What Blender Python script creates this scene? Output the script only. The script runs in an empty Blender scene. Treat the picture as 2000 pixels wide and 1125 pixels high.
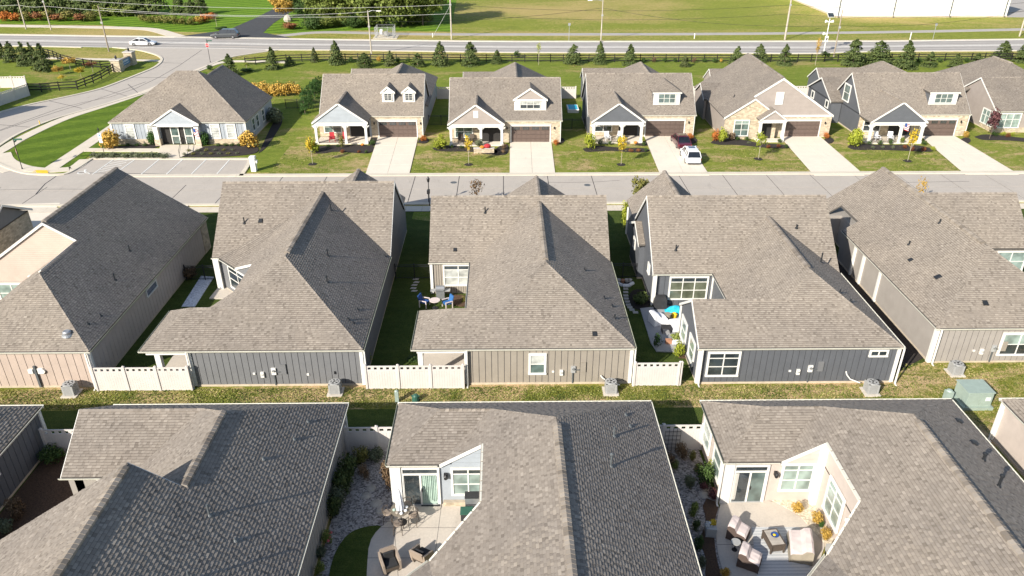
import bpy, math, random
import numpy as np
from mathutils import Vector, Matrix
random.seed(11)
rng = np.random.default_rng(11)
R = math.radians
scene = bpy.context.scene

# ---------------------------------------------------------------- camera
CAM_H, PITCH, YAW, FPX = 29.5, R(28.05), R(0.68), 1487.0
cam_data = bpy.data.cameras.new("camera")
cam = bpy.data.objects.new("camera", cam_data)
scene.collection.objects.link(cam)
cam.location = (0, 0, CAM_H)
cam.rotation_euler = (R(90) - PITCH, 0, -YAW)
cam_data.sensor_width = 36.0
cam_data.lens = 36.0 * FPX / 2000.0
cam_data.clip_start = 0.5
cam_data.clip_end = 3000
scene.camera = cam

# ---------------------------------------------------------------- sky, sun, exposure
SUN_EL = R(29.0)
SH = Vector((0.665, 0.747, 0)).normalized()          # direction in which shadows fall
world = bpy.data.worlds.new("World")
scene.world = world
world.use_nodes = True
wn = world.node_tree
for n in list(wn.nodes): wn.nodes.remove(n)
sky = wn.nodes.new("ShaderNodeTexSky"); sky.sky_type = 'NISHITA'; sky.sun_disc = False
sky.sun_elevation = SUN_EL
sky.sun_rotation = math.atan2(-SH.x, -SH.y)
bg = wn.nodes.new("ShaderNodeBackground"); bg.inputs[1].default_value = 0.11
wo = wn.nodes.new("ShaderNodeOutputWorld")
wn.links.new(sky.outputs[0], bg.inputs[0]); wn.links.new(bg.outputs[0], wo.inputs[0])
sd = bpy.data.lights.new("sun", 'SUN'); sd.energy = 5.0; sd.angle = R(0.5); sd.color = (1.0, 0.94, 0.84)
sun = bpy.data.objects.new("sun", sd); scene.collection.objects.link(sun)
sun.rotation_euler = Vector((SH.x * math.cos(SUN_EL), SH.y * math.cos(SUN_EL), -math.sin(SUN_EL))).to_track_quat('-Z', 'Y').to_euler()
scene.view_settings.view_transform = 'Standard'
scene.view_settings.look = 'None'
scene.view_settings.gamma = 1.0
scene.view_settings.use_curve_mapping = False
scene.view_settings.exposure = 0.66

# ---------------------------------------------------------------- survey: picture coordinates -> ground
_cp, _sp = math.cos(PITCH), math.sin(PITCH)
def ray(u, v):
    a = (u - 1000) / FPX; b = -(v - 562.5) / FPX
    f = _cp + b * _sp; z = -_sp + b * _cp
    return (a * math.cos(YAW) + f * math.sin(YAW), -a * math.sin(YAW) + f * math.cos(YAW), z)
def W(u, v, z=0.0):
    d = ray(u, v); t = (z - CAM_H) / d[2]
    return (d[0] * t, d[1] * t)
def HT(v, Y):                                       # height of a point seen at row v, standing at depth Y
    d = ray(1000, v); return CAM_H + d[2] * Y / d[1]
def WL(L, z=0.0): return [W(u, v, z) for u, v in L]

# ---------------------------------------------------------------- materials
MATS = {}
def new_mat(name):
    m = bpy.data.materials.new(name); m.use_nodes = True
    nt = m.node_tree; b = nt.nodes["Principled BSDF"]
    MATS[name] = m
    return m, nt, b
def N(nt, t, **kw):
    n = nt.nodes.new(t)
    for k, v in kw.items():
        if isinstance(k, str) and hasattr(n, k): setattr(n, k, v)
    return n
def pos(nt, scale=(1, 1, 1), rot=0.0):
    g = nt.nodes.new("ShaderNodeNewGeometry"); mp = nt.nodes.new("ShaderNodeMapping")
    mp.inputs['Scale'].default_value = scale; mp.inputs['Rotation'].default_value = (0, 0, rot)
    nt.links.new(g.outputs['Position'], mp.inputs['Vector'])
    return mp.outputs[0]
def noise(nt, vec, scale, detail=4, rough=0.6, dist=0.0):
    n = nt.nodes.new("ShaderNodeTexNoise"); n.inputs['Scale'].default_value = scale
    n.inputs['Detail'].default_value = detail; n.inputs['Roughness'].default_value = rough
    n.inputs['Distortion'].default_value = dist
    nt.links.new(vec, n.inputs['Vector']); return n.outputs['Fac']
def ramp(nt, fac, stops):
    r = nt.nodes.new("ShaderNodeValToRGB"); e = r.color_ramp.elements
    while len(e) < len(stops): e.new(0.5)
    for i, (p, c) in enumerate(stops):
        e[i].position = p; e[i].color = (*c, 1) if len(c) == 3 else c
    nt.links.new(fac, r.inputs[0]); return r.outputs[0]
def mixc(nt, fac, a, b, mode='MIX'):
    m = nt.nodes.new("ShaderNodeMix"); m.data_type = 'RGBA'; m.blend_type = mode
    if isinstance(fac, (int, float)): m.inputs[0].default_value = fac
    else: nt.links.new(fac, m.inputs[0])
    for s, i in ((a, 6), (b, 7)):
        if isinstance(s, tuple): m.inputs[i].default_value = (*s, 1)
        else: nt.links.new(s, m.inputs[i])
    return m.outputs[2]
def bump(nt, b, h, strength=0.3, dist=0.02):
    n = nt.nodes.new("ShaderNodeBump"); n.inputs['Strength'].default_value = strength
    n.inputs['Distance'].default_value = dist
    nt.links.new(h, n.inputs['Height']); nt.links.new(n.outputs[0], b.inputs['Normal'])
def G(c, k): return tuple(min(1, x * k) for x in c)
def plain(name, c, rough=0.6, var=0.12, scale=3.0, metal=0.0, bmp=0.0, spec=0.4, bscale=None):
    """a surface with soft mottled wear"""
    m, nt, b = new_mat(name)
    v = pos(nt)
    f = noise(nt, v, scale, 5)
    col = ramp(nt, f, [(0.3, G(c, 1 - var)), (0.7, G(c, 1 + var))])
    nt.links.new(col, b.inputs['Base Color'])
    b.inputs['Roughness'].default_value = rough; b.inputs['Metallic'].default_value = metal
    b.inputs['Specular IOR Level'].default_value = spec
    if bmp: bump(nt, b, noise(nt, v, bscale or scale * 8, 3), bmp)
    return m
def tinted(name, stops, rough=0.85, attr="tint", extra=None, spec=0.25, sss=False, grain=60, gr=0.55):
    """per-piece colour read from the mesh attribute, plus fine grain"""
    m, nt, b = new_mat(name)
    a = nt.nodes.new("ShaderNodeAttribute"); a.attribute_name = attr
    col = ramp(nt, a.outputs['Fac'], stops)
    v = pos(nt)
    g = noise(nt, v, grain, 2)
    col = mixc(nt, gr, col, ramp(nt, g, [(0.3, (0.55, 0.55, 0.55)), (0.7, (1.35, 1.35, 1.35))]), 'MULTIPLY')
    g2 = noise(nt, v, 0.35, 4)
    col = mixc(nt, 0.5, col, ramp(nt, g2, [(0.3, (0.78, 0.78, 0.80)), (0.7, (1.15, 1.13, 1.1))]), 'MULTIPLY')
    oi = nt.nodes.new("ShaderNodeObjectInfo")
    col = mixc(nt, 1.0, col, ramp(nt, oi.outputs['Random'], [(0.0, (0.92, 0.92, 0.93)), (1.0, (1.08, 1.07, 1.05))]), 'MULTIPLY')
    nt.links.new(col, b.inputs['Base Color'])
    b.inputs['Roughness'].default_value = rough
    b.inputs['Specular IOR Level'].default_value = spec
    return m

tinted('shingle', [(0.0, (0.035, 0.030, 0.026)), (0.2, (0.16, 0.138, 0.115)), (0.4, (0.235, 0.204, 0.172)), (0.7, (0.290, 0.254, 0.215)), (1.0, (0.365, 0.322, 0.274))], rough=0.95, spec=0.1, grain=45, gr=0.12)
plain('roof_felt', (0.10, 0.09, 0.08), 0.95)
plain('ridge_shingle', (0.27, 0.24, 0.21), 0.92, var=0.2, scale=2.2, spec=0.15)
plain('white_trim', (0.70, 0.685, 0.64), 0.5, var=0.04, scale=1.5)
plain('gutter_cream', (0.66, 0.64, 0.55), 0.45, var=0.08, scale=2)
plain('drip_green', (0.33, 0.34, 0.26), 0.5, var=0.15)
def siding_mat(name, c, var=0.07):
    return plain(name, c, 0.6, var=var, scale=1.3, bmp=0.12, bscale=90)
siding_mat('siding_pink', (0.46, 0.37, 0.31))
siding_mat('siding_slate', (0.105, 0.111, 0.123))
siding_mat('siding_grey', (0.165, 0.167, 0.172))
siding_mat('siding_taupe', (0.30, 0.265, 0.22))
siding_mat('siding_greige', (0.33, 0.30, 0.27))
siding_mat('siding_gable_taupe', (0.33, 0.285, 0.255))
siding_mat('siding_blue', (0.33, 0.36, 0.39))
siding_mat('siding_beige', (0.50, 0.43, 0.38))
plain('joint_and_shade_dark', (0.045, 0.045, 0.05), 0.9)  # dark of real joints, also of painted shadow lines in the siding
plain('vinyl_white', (0.60, 0.55, 0.51), 0.45, var=0.06, scale=1.4)
plain('black_metal', (0.018, 0.018, 0.02), 0.45)
plain('black_rail', (0.014, 0.013, 0.012), 0.7, bmp=0.2)
plain('pipe_grey', (0.10, 0.11, 0.115), 0.5)
plain('pipe_black', (0.02, 0.022, 0.025), 0.5)
plain('metal_galv', (0.45, 0.46, 0.47), 0.4, metal=0.6, var=0.15)
plain('ac_grey', (0.36, 0.36, 0.35), 0.5, var=0.08)
plain('ac_dark', (0.06, 0.06, 0.06), 0.6)
plain('pad_concrete', (0.55, 0.50, 0.43), 0.9, var=0.12, bmp=0.2)
plain('foundation', (0.50, 0.42, 0.32), 0.9, var=0.15, bmp=0.2)
plain('util_green', (0.31, 0.38, 0.33), 0.45, var=0.08)
plain('util_dark_green', (0.03, 0.10, 0.07), 0.5)
plain('garage_brown', (0.125, 0.090, 0.075), 0.5, var=0.08)
plain('interior_dark', (0.03, 0.028, 0.026), 0.9)
plain('mulch', (0.030, 0.024, 0.021), 1.0, var=0.5, scale=14, bmp=0.9, bscale=25)
plain('mulch_brown', (0.085, 0.050, 0.030), 1.0, var=0.5, scale=14, bmp=0.9, bscale=25)
plain('wood_pole', (0.30, 0.25, 0.20), 0.9, var=0.2, scale=1.2, bmp=0.4)
plain('wood_pole_pale', (0.42, 0.37, 0.31), 0.9, var=0.2, scale=1.2, bmp=0.4)
plain('bark', (0.16, 0.12, 0.09), 0.95, var=0.3, scale=4, bmp=0.5)
plain('bark_pale', (0.42, 0.36, 0.28), 0.95, var=0.2, scale=4)
plain('wire_dark', (0.02, 0.02, 0.02), 0.6)
plain('wire_pale', (0.5, 0.5, 0.48), 0.4)
plain('asphalt', (0.055, 0.056, 0.060), 0.92, var=0.15, scale=1.0, bmp=0.3, bscale=60)
plain('line_white', (0.72, 0.72, 0.68), 0.7, var=0.2, scale=6)
plain('paint_yellow', (0.75, 0.48, 0.03), 0.7, var=0.15, scale=5)
plain('sign_red', (0.38, 0.02, 0.025), 0.4, var=0.05)
plain('sign_white', (0.8, 0.8, 0.8), 0.4, var=0.03)
plain('sign_blue', (0.09, 0.22, 0.38), 0.4, var=0.05)
plain('tyre', (0.015, 0.015, 0.016), 0.8)
plain('rim', (0.45, 0.45, 0.46), 0.3, metal=0.8)
plain('wicker', (0.085, 0.065, 0.05), 0.8, var=0.3, scale=30)
plain('wicker_tan', (0.30, 0.24, 0.19), 0.8, var=0.25, scale=30)
plain('cushion_dark', (0.03, 0.03, 0.032), 0.9)
plain('cover_pale', (0.62, 0.53, 0.50), 0.8, var=0.06, scale=4, bmp=0.4, bscale=5)
plain('cover_brown', (0.085, 0.06, 0.05), 0.8, var=0.1, scale=4)
plain('cover_tan', (0.30, 0.26, 0.20), 0.8, var=0.1, scale=4)
plain('cloth_white', (0.78, 0.78, 0.80), 0.8, var=0.05, scale=6)
plain('fabric_blue', (0.02, 0.07, 0.24), 0.8)
plain('fabric_cyan', (0.02, 0.42, 0.58), 0.6, var=0.15, scale=5, bmp=0.5, bscale=4)
plain('fabric_red', (0.42, 0.03, 0.04), 0.7)
plain('fabric_orange', (0.75, 0.20, 0.04), 0.7)
plain('fabric_green', (0.50, 0.60, 0.38), 0.7)
plain('pumpkin', (0.70, 0.22, 0.03), 0.6)
plain('terracotta', (0.40, 0.20, 0.12), 0.8)
plain('grill_steel', (0.30, 0.31, 0.32), 0.35, metal=0.5)
plain('tabletop_glass', (0.20, 0.17, 0.13), 0.15)
plain('boulder', (0.40, 0.36, 0.31), 0.9, var=0.2, scale=3, bmp=0.5)
plain('step_stone', (0.50, 0.46, 0.42), 0.9, var=0.15, scale=5, bmp=0.3)
plain('metal_white', (0.82, 0.80, 0.75), 0.45, var=0.03, scale=0.5)
plain('bed_flower_yellow', (0.80, 0.52, 0.03), 0.8)
plain('flower_pink', (0.6, 0.12, 0.14), 0.8)
plain('brick_red', (0.28, 0.12, 0.09), 0.9)

def stone_mat(name, base, mortar, sx=0.42, sy=0.17):
    m, nt, b = new_mat(name)
    g = nt.nodes.new("ShaderNodeNewGeometry"); sp = nt.nodes.new("ShaderNodeSeparateXYZ")
    nt.links.new(g.outputs['Position'], sp.inputs[0])
    ad = nt.nodes.new("ShaderNodeMath"); ad.operation = 'ADD'
    nt.links.new(sp.outputs[0], ad.inputs[0]); nt.links.new(sp.outputs[1], ad.inputs[1])
    cb = nt.nodes.new("ShaderNodeCombineXYZ"); nt.links.new(ad.outputs[0], cb.inputs[0]); nt.links.new(sp.outputs[2], cb.inputs[1])
    br = nt.nodes.new("ShaderNodeTexBrick"); nt.links.new(cb.outputs[0], br.inputs['Vector'])
    br.inputs['Scale'].default_value = 1.0; br.inputs['Brick Width'].default_value = sx; br.inputs['Row Height'].default_value = sy
    br.inputs['Mortar Size'].default_value = 0.012; br.offset = 0.4; br.squash = 0.7; br.squash_frequency = 3
    br.inputs['Color1'].default_value = (*G(base, 0.72), 1); br.inputs['Color2'].default_value = (*G(base, 1.2), 1)
    br.inputs['Mortar'].default_value = (*mortar, 1)
    n = noise(nt, cb.outputs[0], 3.0, 4)
    col = mixc(nt, 0.7, br.outputs[0], ramp(nt, n, [(0.3, (0.75, 0.68, 0.6)), (0.7, (1.2, 1.15, 1.05))]), 'MULTIPLY')
    nt.links.new(col, b.inputs['Base Color']); b.inputs['Roughness'].default_value = 0.9
    bump(nt, b, br.outputs['Fac'], -0.6, 0.02)
    return m
stone_mat('stone_cream', (0.50, 0.43, 0.33), (0.42, 0.37, 0.30))

def concrete(name, c, stain=0.25):
    m, nt, b = new_mat(name)
    v = pos(nt)
    f = noise(nt, v, 0.5, 6, 0.7); f2 = noise(nt, v, 9, 3)
    col = ramp(nt, f, [(0.25, G(c, 1 - stain)), (0.75, G(c, 1 + stain * 0.6))])
    col = mixc(nt, 0.5, col, ramp(nt, f2, [(0.3, (0.85, 0.85, 0.85)), (0.7, (1.1, 1.1, 1.1))]), 'MULTIPLY')
    nt.links.new(col, b.inputs['Base Color']); b.inputs['Roughness'].default_value = 0.9
    b.inputs['Specular IOR Level'].default_value = 0.2
    if True:
        sp = noise(nt, pos(nt, (1, .25, 1)), 1.3, 5, .8)
        col = mixc(nt, 0.55, col, ramp(nt, sp, [(0.30, (0.72, 0.71, 0.70)), (0.42, (1, 1, 1)), (0.8, (1.03, 1.02, 1.0))]), 'MULTIPLY'); nt.links.new(col, b.inputs['Base Color'])
    bump(nt, b, noise(nt, v, 40, 3), 0.25)
    return m
concrete('road_concrete', (0.44, 0.395, 0.345), 0.08)
concrete('road_old', (0.40, 0.37, 0.34), 0.12)
concrete('drive_concrete', (0.70, 0.625, 0.52), 0.07)
concrete('walk_concrete', (0.62, 0.55, 0.45), 0.10)
concrete('patio_concrete', (0.55, 0.49, 0.42), 0.10)
concrete('patio_grey', (0.34, 0.34, 0.35), 0.10)
concrete('kerb_concrete', (0.60, 0.54, 0.44), 0.12)

def grass_mat(name, green, green2, straw, cover, sc=0.22, stripe=None):
    """cover: how much straw-coloured patches show"""
    m, nt, b = new_mat(name)
    v = pos(nt)
    big = noise(nt, pos(nt, (.45, 1, 1)), sc, 6, 0.7, 0.6)
    mid = noise(nt, v, 1.6, 5, 0.7, 0.8)
    fine = noise(nt, v, 14, 4, 0.75, 0.5)
    col = ramp(nt, mid, [(0.32, green), (0.68, green2)])
    col = mixc(nt, 0.9, col, ramp(nt, noise(nt, pos(nt, (.5, 1.6, 1), .3), .6, 6, .75), [(0.3, (0.72, 0.76, 0.72)), (0.7, (1.28, 1.2, 1.2))]), 'MULTIPLY')
    ad = nt.nodes.new("ShaderNodeMath"); ad.operation = 'ADD'
    s1 = nt.nodes.new("ShaderNodeMath"); s1.operation = 'MULTIPLY'; s1.inputs[1].default_value = 0.55
    s2 = nt.nodes.new("ShaderNodeMath"); s2.operation = 'MULTIPLY_ADD'; s2.inputs[1].default_value = 0.25
    s3 = nt.nodes.new("ShaderNodeMath"); s3.operation = 'MULTIPLY_ADD'; s3.inputs[1].default_value = 0.20
    nt.links.new(big, s1.inputs[0]); nt.links.new(mid, s2.inputs[0]); nt.links.new(s1.outputs[0], s2.inputs[2])
    nt.links.new(fine, s3.inputs[0]); nt.links.new(s2.outputs[0], s3.inputs[2])
    fac = ramp(nt, s3.outputs[0], [(0.60 - cover, (0, 0, 0)), (0.68 - cover, (1, 1, 1))])
    col = mixc(nt, fac, col, straw)
    col = mixc(nt, 0.8, col, ramp(nt, fine, [(0.28, (0.34, 0.40, 0.36)), (0.72, (1.6, 1.52, 1.45))]), 'MULTIPLY')
    if stripe:
        w = nt.nodes.new("ShaderNodeTexWave"); w.inputs['Scale'].default_value = stripe[0]; w.bands_direction = 'X'
        w.inputs['Distortion'].default_value = 0.5
        nt.links.new(pos(nt, (1, 1, 1), stripe[1]), w.inputs['Vector'])
        col = mixc(nt, stripe[2], col, ramp(nt, w.outputs['Fac'], [(0.35, (0.7, 0.75, 0.7)), (0.65, (1.3, 1.25, 1.2))]), 'MULTIPLY')
    nt.links.new(col, b.inputs['Base Color']); b.inputs['Roughness'].default_value = 0.95
    b.inputs['Specular IOR Level'].default_value = 0.1
    bump(nt, b, fine, 0.9, 0.12)
    return m
grass_mat('grass_field', (0.185, 0.225, 0.034), (0.265, 0.29, 0.055), (0.44, 0.34, 0.14), 0.125, 0.022)
grass_mat('grass_lush', (0.145, 0.205, 0.028), (0.215, 0.255, 0.046), (0.36, 0.29, 0.12), 0.075, 0.1)
grass_mat('grass_mown', (0.095, 0.165, 0.018), (0.14, 0.21, 0.028), (0.2, 0.18, 0.06), -0.1, 0.1, (0.075, R(52), 0.45))
grass_mat('grass_stripe', (0.11, 0.21, 0.018), (0.16, 0.27, 0.03), (0.2, 0.18, 0.06), -0.1, 0.1, (0.09, R(60), 0.7))
grass_mat('grass_yard', (0.17, 0.22, 0.034), (0.255, 0.28, 0.058), (0.48, 0.35, 0.19), 0.10, 0.25)
grass_mat('grass_dry', (0.17, 0.20, 0.030), (0.27, 0.27, 0.06), (0.58, 0.42, 0.24), 0.13, 0.30)
grass_mat('grass_shade_dark', (0.06, 0.095, 0.02), (0.09, 0.12, 0.03), (0.12, 0.11, 0.05), -0.1, 0.2)  # deep shade of the yards is put into this darker grass colour

def gravel_mat(name, c1, c2, sc=16):
    m, nt, b = new_mat(name)
    vo = nt.nodes.new("ShaderNodeTexVoronoi"); vo.inputs['Scale'].default_value = sc
    nt.links.new(pos(nt), vo.inputs['Vector'])
    sp = nt.nodes.new("ShaderNodeSeparateXYZ"); nt.links.new(vo.outputs['Color'], sp.inputs[0])
    col = ramp(nt, sp.outputs[0], [(0.0, c1), (1.0, c2)])
    nt.links.new(col, b.inputs['Base Color']); b.inputs['Roughness'].default_value = 0.9
    bump(nt, b, vo.outputs['Distance'], -0.9, 0.04)
    return m
gravel_mat('gravel_pale', (0.10, 0.085, 0.08), (0.46, 0.42, 0.39), 12)
gravel_mat('gravel_white', (0.45, 0.46, 0.50), (0.78, 0.80, 0.85), 11)
gravel_mat('gravel_cream', (0.42, 0.36, 0.27), (0.75, 0.67, 0.52), 14)

def glass_mat(name, c, rough=0.06, bands=False):
    m, nt, b = new_mat(name)
    v = pos(nt)
    f = noise(nt, v, 1.1, 2)
    col = ramp(nt, f, [(0.35, G(c, 0.65)), (0.65, G(c, 1.35))])
    if bands:
        w = nt.nodes.new("ShaderNodeTexWave"); w.bands_direction = 'Z'; w.inputs['Scale'].default_value = 5.5
        nt.links.new(v, w.inputs['Vector'])
        col = mixc(nt, 0.35, col, ramp(nt, w.outputs['Fac'], [(0.3, (0.7, 0.7, 0.7)), (0.6, (1.1, 1.1, 1.1))]), 'MULTIPLY')
    nt.links.new(col, b.inputs['Base Color']); b.inputs['Roughness'].default_value = rough
    b.inputs['Specular IOR Level'].default_value = 0.8
    b.inputs['Coat Weight'].default_value = 0.6; b.inputs['Coat Roughness'].default_value = 0.03
    return m
glass_mat('glass_dark', (0.035, 0.045, 0.05))
glass_mat('glass_green', (0.10, 0.14, 0.13))
glass_mat('glass_blind', (0.42, 0.43, 0.40), 0.25, True)
glass_mat('glass_sheer', (0.26, 0.33, 0.30), 0.2, True)
glass_mat('glass_gold', (0.11, 0.12, 0.085))
glass_mat('glass_car', (0.012, 0.014, 0.016), 0.04)

def car_paint(name, c):
    m, nt, b = new_mat(name)
    f = noise(nt, pos(nt), 2.0, 2)
    nt.links.new(ramp(nt, f, [(0.3, G(c, 0.93)), (0.7, G(c, 1.05))]), b.inputs['Base Color'])
    b.inputs['Roughness'].default_value = 0.28; b.inputs['Coat Weight'].default_value = 0.8; b.inputs['Coat Roughness'].default_value = 0.04
    return m
car_paint('paint_white', (0.80, 0.80, 0.80)); car_paint('paint_maroon', (0.075, 0.012, 0.022)); car_paint('paint_charcoal', (0.05, 0.055, 0.06))

def leafy(name, dark, mid, light): return tinted(name, [(0.0, dark), (0.5, mid), (1.0, light)], rough=0.7, spec=0.2, grain=18)
leafy('leaf_conifer', (0.022, 0.038, 0.012), (0.060, 0.088, 0.026), (0.14, 0.165, 0.05))
leafy('leaf_conifer_light', (0.035, 0.050, 0.015), (0.075, 0.095, 0.032), (0.14, 0.15, 0.055))
leafy('leaf_arbor', (0.015, 0.045, 0.010), (0.035, 0.085, 0.018), (0.075, 0.14, 0.03))
leafy('leaf_shrub', (0.02, 0.045, 0.012), (0.045, 0.085, 0.02), (0.09, 0.13, 0.04))
leafy('leaf_sage', (0.06, 0.075, 0.04), (0.12, 0.14, 0.08), (0.20, 0.22, 0.13))
leafy('leaf_lime', (0.10, 0.14, 0.015), (0.24, 0.28, 0.03), (0.45, 0.46, 0.06))
leafy('leaf_yellow', (0.20, 0.16, 0.02), (0.50, 0.36, 0.03), (0.80, 0.60, 0.06))
leafy('leaf_gold', (0.14, 0.09, 0.02), (0.42, 0.26, 0.05), (0.72, 0.48, 0.12))
leafy('leaf_orange', (0.16, 0.05, 0.02), (0.40, 0.13, 0.03), (0.65, 0.25, 0.05))
leafy('leaf_red', (0.07, 0.025, 0.015), (0.16, 0.055, 0.025), (0.30, 0.11, 0.04))
leafy('leaf_purple', (0.04, 0.015, 0.02), (0.10, 0.04, 0.045), (0.20, 0.09, 0.08))
leafy('leaf_brown', (0.05, 0.03, 0.02), (0.14, 0.09, 0.05), (0.28, 0.19, 0.11))
leafy('leaf_oak', (0.04, 0.06, 0.012), (0.13, 0.17, 0.035), (0.36, 0.38, 0.10))
leafy('leaf_reed', (0.06, 0.07, 0.015), (0.15, 0.15, 0.035), (0.28, 0.24, 0.08))
leafy('leaf_rust', (0.10, 0.04, 0.02), (0.22, 0.09, 0.04), (0.36, 0.17, 0.07))

# ---------------------------------------------------------------- objects and tags
COL = scene.collection
def tag(o, label=None, cat=None, group=None, kind=None):
    if label: o['label'] = label
    if cat: o['category'] = cat
    if group: o['group'] = group
    if kind: o['kind'] = kind
    return o
def thing(name, label, cat, loc=(0, 0, 0), group=None):
    o = bpy.data.objects.new(name, None); o.empty_display_size = 0.3
    COL.objects.link(o); o.location = loc
    return tag(o, label, cat, group)
def link(name, me, parent=None, loc=None):
    o = bpy.data.objects.new(name, me); COL.objects.link(o)
    if parent is not None:
        o.parent = parent
        if loc is None:                                  # vertices are in world metres: undo the parents' offsets
            t = Vector((0, 0, 0)); q = parent
            while q is not None: t += q.location; q = q.parent
            o.location = -t
        else: o.location = loc
    elif loc is not None: o.location = loc
    return o
def copy_tree(o, parent=None):
    c = o.copy(); COL.objects.link(c)
    if parent is not None: c.parent = parent
    for ch in list(o.children): copy_tree(ch, c)
    return c

class MB:
    def __init__(s): s.v = []; s.f = []; s.m = []; s.mats = []; s.t = []
    def mi(s, mat):
        if mat not in s.mats: s.mats.append(mat)
        return s.mats.index(mat)
    def add(s, vs, fs, mat, tint=0.5):
        b = len(s.v); s.v += [tuple(x) for x in vs]; k = s.mi(mat)
        for f in fs: s.f.append(tuple(b + i for i in f)); s.m.append(k); s.t.append(tint)
    def box(s, x0, x1, y0, y1, z0, z1, mat, tint=0.5):
        vs = [(x, y, z) for z in (z0, z1) for y in (y0, y1) for x in (x0, x1)]
        s.add(vs, [(0, 2, 3, 1), (4, 5, 7, 6), (0, 1, 5, 4), (2, 6, 7, 3), (0, 4, 6, 2), (1, 3, 7, 5)], mat, tint)
    def obox(s, o, ax, ay, az, mat, tint=0.5):          # corner + three edge vectors
        o, ax, ay, az = map(Vector, (o, ax, ay, az))
        vs = [o + ax * i + ay * j + az * k for k in (0, 1) for j in (0, 1) for i in (0, 1)]
        s.add(vs, [(0, 2, 3, 1), (4, 5, 7, 6), (0, 1, 5, 4), (2, 6, 7, 3), (0, 4, 6, 2), (1, 3, 7, 5)], mat, tint)
    def bar(s, p, q, w, h, mat, up=(0, 0, 1), tint=0.5):  # rectangular bar along p-q, centred
        p, q = Vector(p), Vector(q); d = (q - p)
        if d.length < 1e-6: return
        dn = d.normalized(); upv = Vector(up)
        if abs(dn.dot(upv)) > 0.98: upv = Vector((0, 1, 0))
        a = dn.cross(upv).normalized(); b = a.cross(dn).normalized()
        s.obox(p - a * w / 2 - b * h / 2, d, a * w, b * h, mat, tint)
    def tube(s, p, q, r0, r1, mat, n=8, caps=True, tint=0.5):
        p, q = Vector(p), Vector(q); d = (q - p).normalized()
        a = d.cross(Vector((0, 0, 1)) if abs(d.z) < 0.95 else Vector((1, 0, 0))).normalized(); b = d.cross(a)
        vs = []
        for c, r in ((p, r0), (q, r1)):
            for i in range(n):
                t = 2 * math.pi * i / n; vs.append(c + a * (math.cos(t) * r) + b * (math.sin(t) * r))
        fs = [(i, (i + 1) % n, n + (i + 1) % n, n + i) for i in range(n)]
        if caps: fs += [tuple(range(n - 1, -1, -1)), tuple(range(n, 2 * n))]
        s.add(vs, fs, mat, tint)
    def path(s, pts, r, mat, n=6):
        for a, b in zip(pts, pts[1:]): s.tube(a, b, r, r, mat, n)
    def lathe(s, c, prof, mat, n=14, tint=0.5):          # prof: (radius, z)
        c = Vector(c); vs = []
        for r, z in prof:
            for i in range(n):
                t = 2 * math.pi * i / n; vs.append(c + Vector((math.cos(t) * r, math.sin(t) * r, z)))
        fs = []
        for k in range(len(prof) - 1):
            for i in range(n): fs.append((k * n + i, k * n + (i + 1) % n, (k + 1) * n + (i + 1) % n, (k + 1) * n + i))
        fs.append(tuple(range(n - 1, -1, -1))); fs.append(tuple(range((len(prof) - 1) * n, len(prof) * n)))
        s.add(vs, fs, mat, tint)
    def prism(s, poly, z0, z1, mat, tint=0.5):           # plan polygon extruded; z1 may be a function
        n = len(poly); zt = [(z1(x, y) if callable(z1) else z1) for x, y in poly]
        zb = [(z0(x, y) if callable(z0) else z0) for x, y in poly]
        a = sum(poly[i][0] * poly[(i + 1) % n][1] - poly[(i + 1) % n][0] * poly[i][1] for i in range(n))
        if a < 0: poly = poly[::-1]; zt = zt[::-1]; zb = zb[::-1]
        vs = [(x, y, z) for (x, y), z in zip(poly, zb)] + [(x, y, z) for (x, y), z in zip(poly, zt)]
        fs = [tuple(range(n - 1, -1, -1)), tuple(range(n, 2 * n))] + [(i, (i + 1) % n, n + (i + 1) % n, n + i) for i in range(n)]
        s.add(vs, fs, mat, tint)
    def wall_poly(s, pts, th, nrm, mat, tint=0.5):       # vertical/any planar polygon given thickness along nrm
        n = len(pts); nv = Vector(nrm).normalized() * th; pts = [Vector(p) for p in pts]
        c = Vector((0, 0, 0))
        for i in range(n): c += pts[i].cross(pts[(i + 1) % n])
        if c.dot(nv) < 0: pts = pts[::-1]
        vs = [p for p in pts] + [p + nv for p in pts]
        fs = [tuple(range(n - 1, -1, -1)), tuple(range(n, 2 * n))] + [(i, (i + 1) % n, n + (i + 1) % n, n + i) for i in range(n)]
        s.add(vs, fs, mat, tint)
    def mesh(s, name, smooth=False):
        me = bpy.data.meshes.new(name); me.from_pydata(s.v, [], s.f)
        for k in s.mats: me.materials.append(MATS[k])
        me.polygons.foreach_set('material_index', s.m)
        at = me.attributes.new('tint', 'FLOAT', 'FACE'); at.data.foreach_set('value', s.t)
        if smooth: me.polygons.foreach_set('use_smooth', [True] * len(s.f))
        me.update(); return me
    def build(s, name, parent=None, smooth=False, loc=None, label=None, cat=None, group=None, kind=None):
        if not s.v: return None
        o = link(name, s.mesh(name, smooth), parent, loc)
        return tag(o, label, cat, group, kind)

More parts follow.
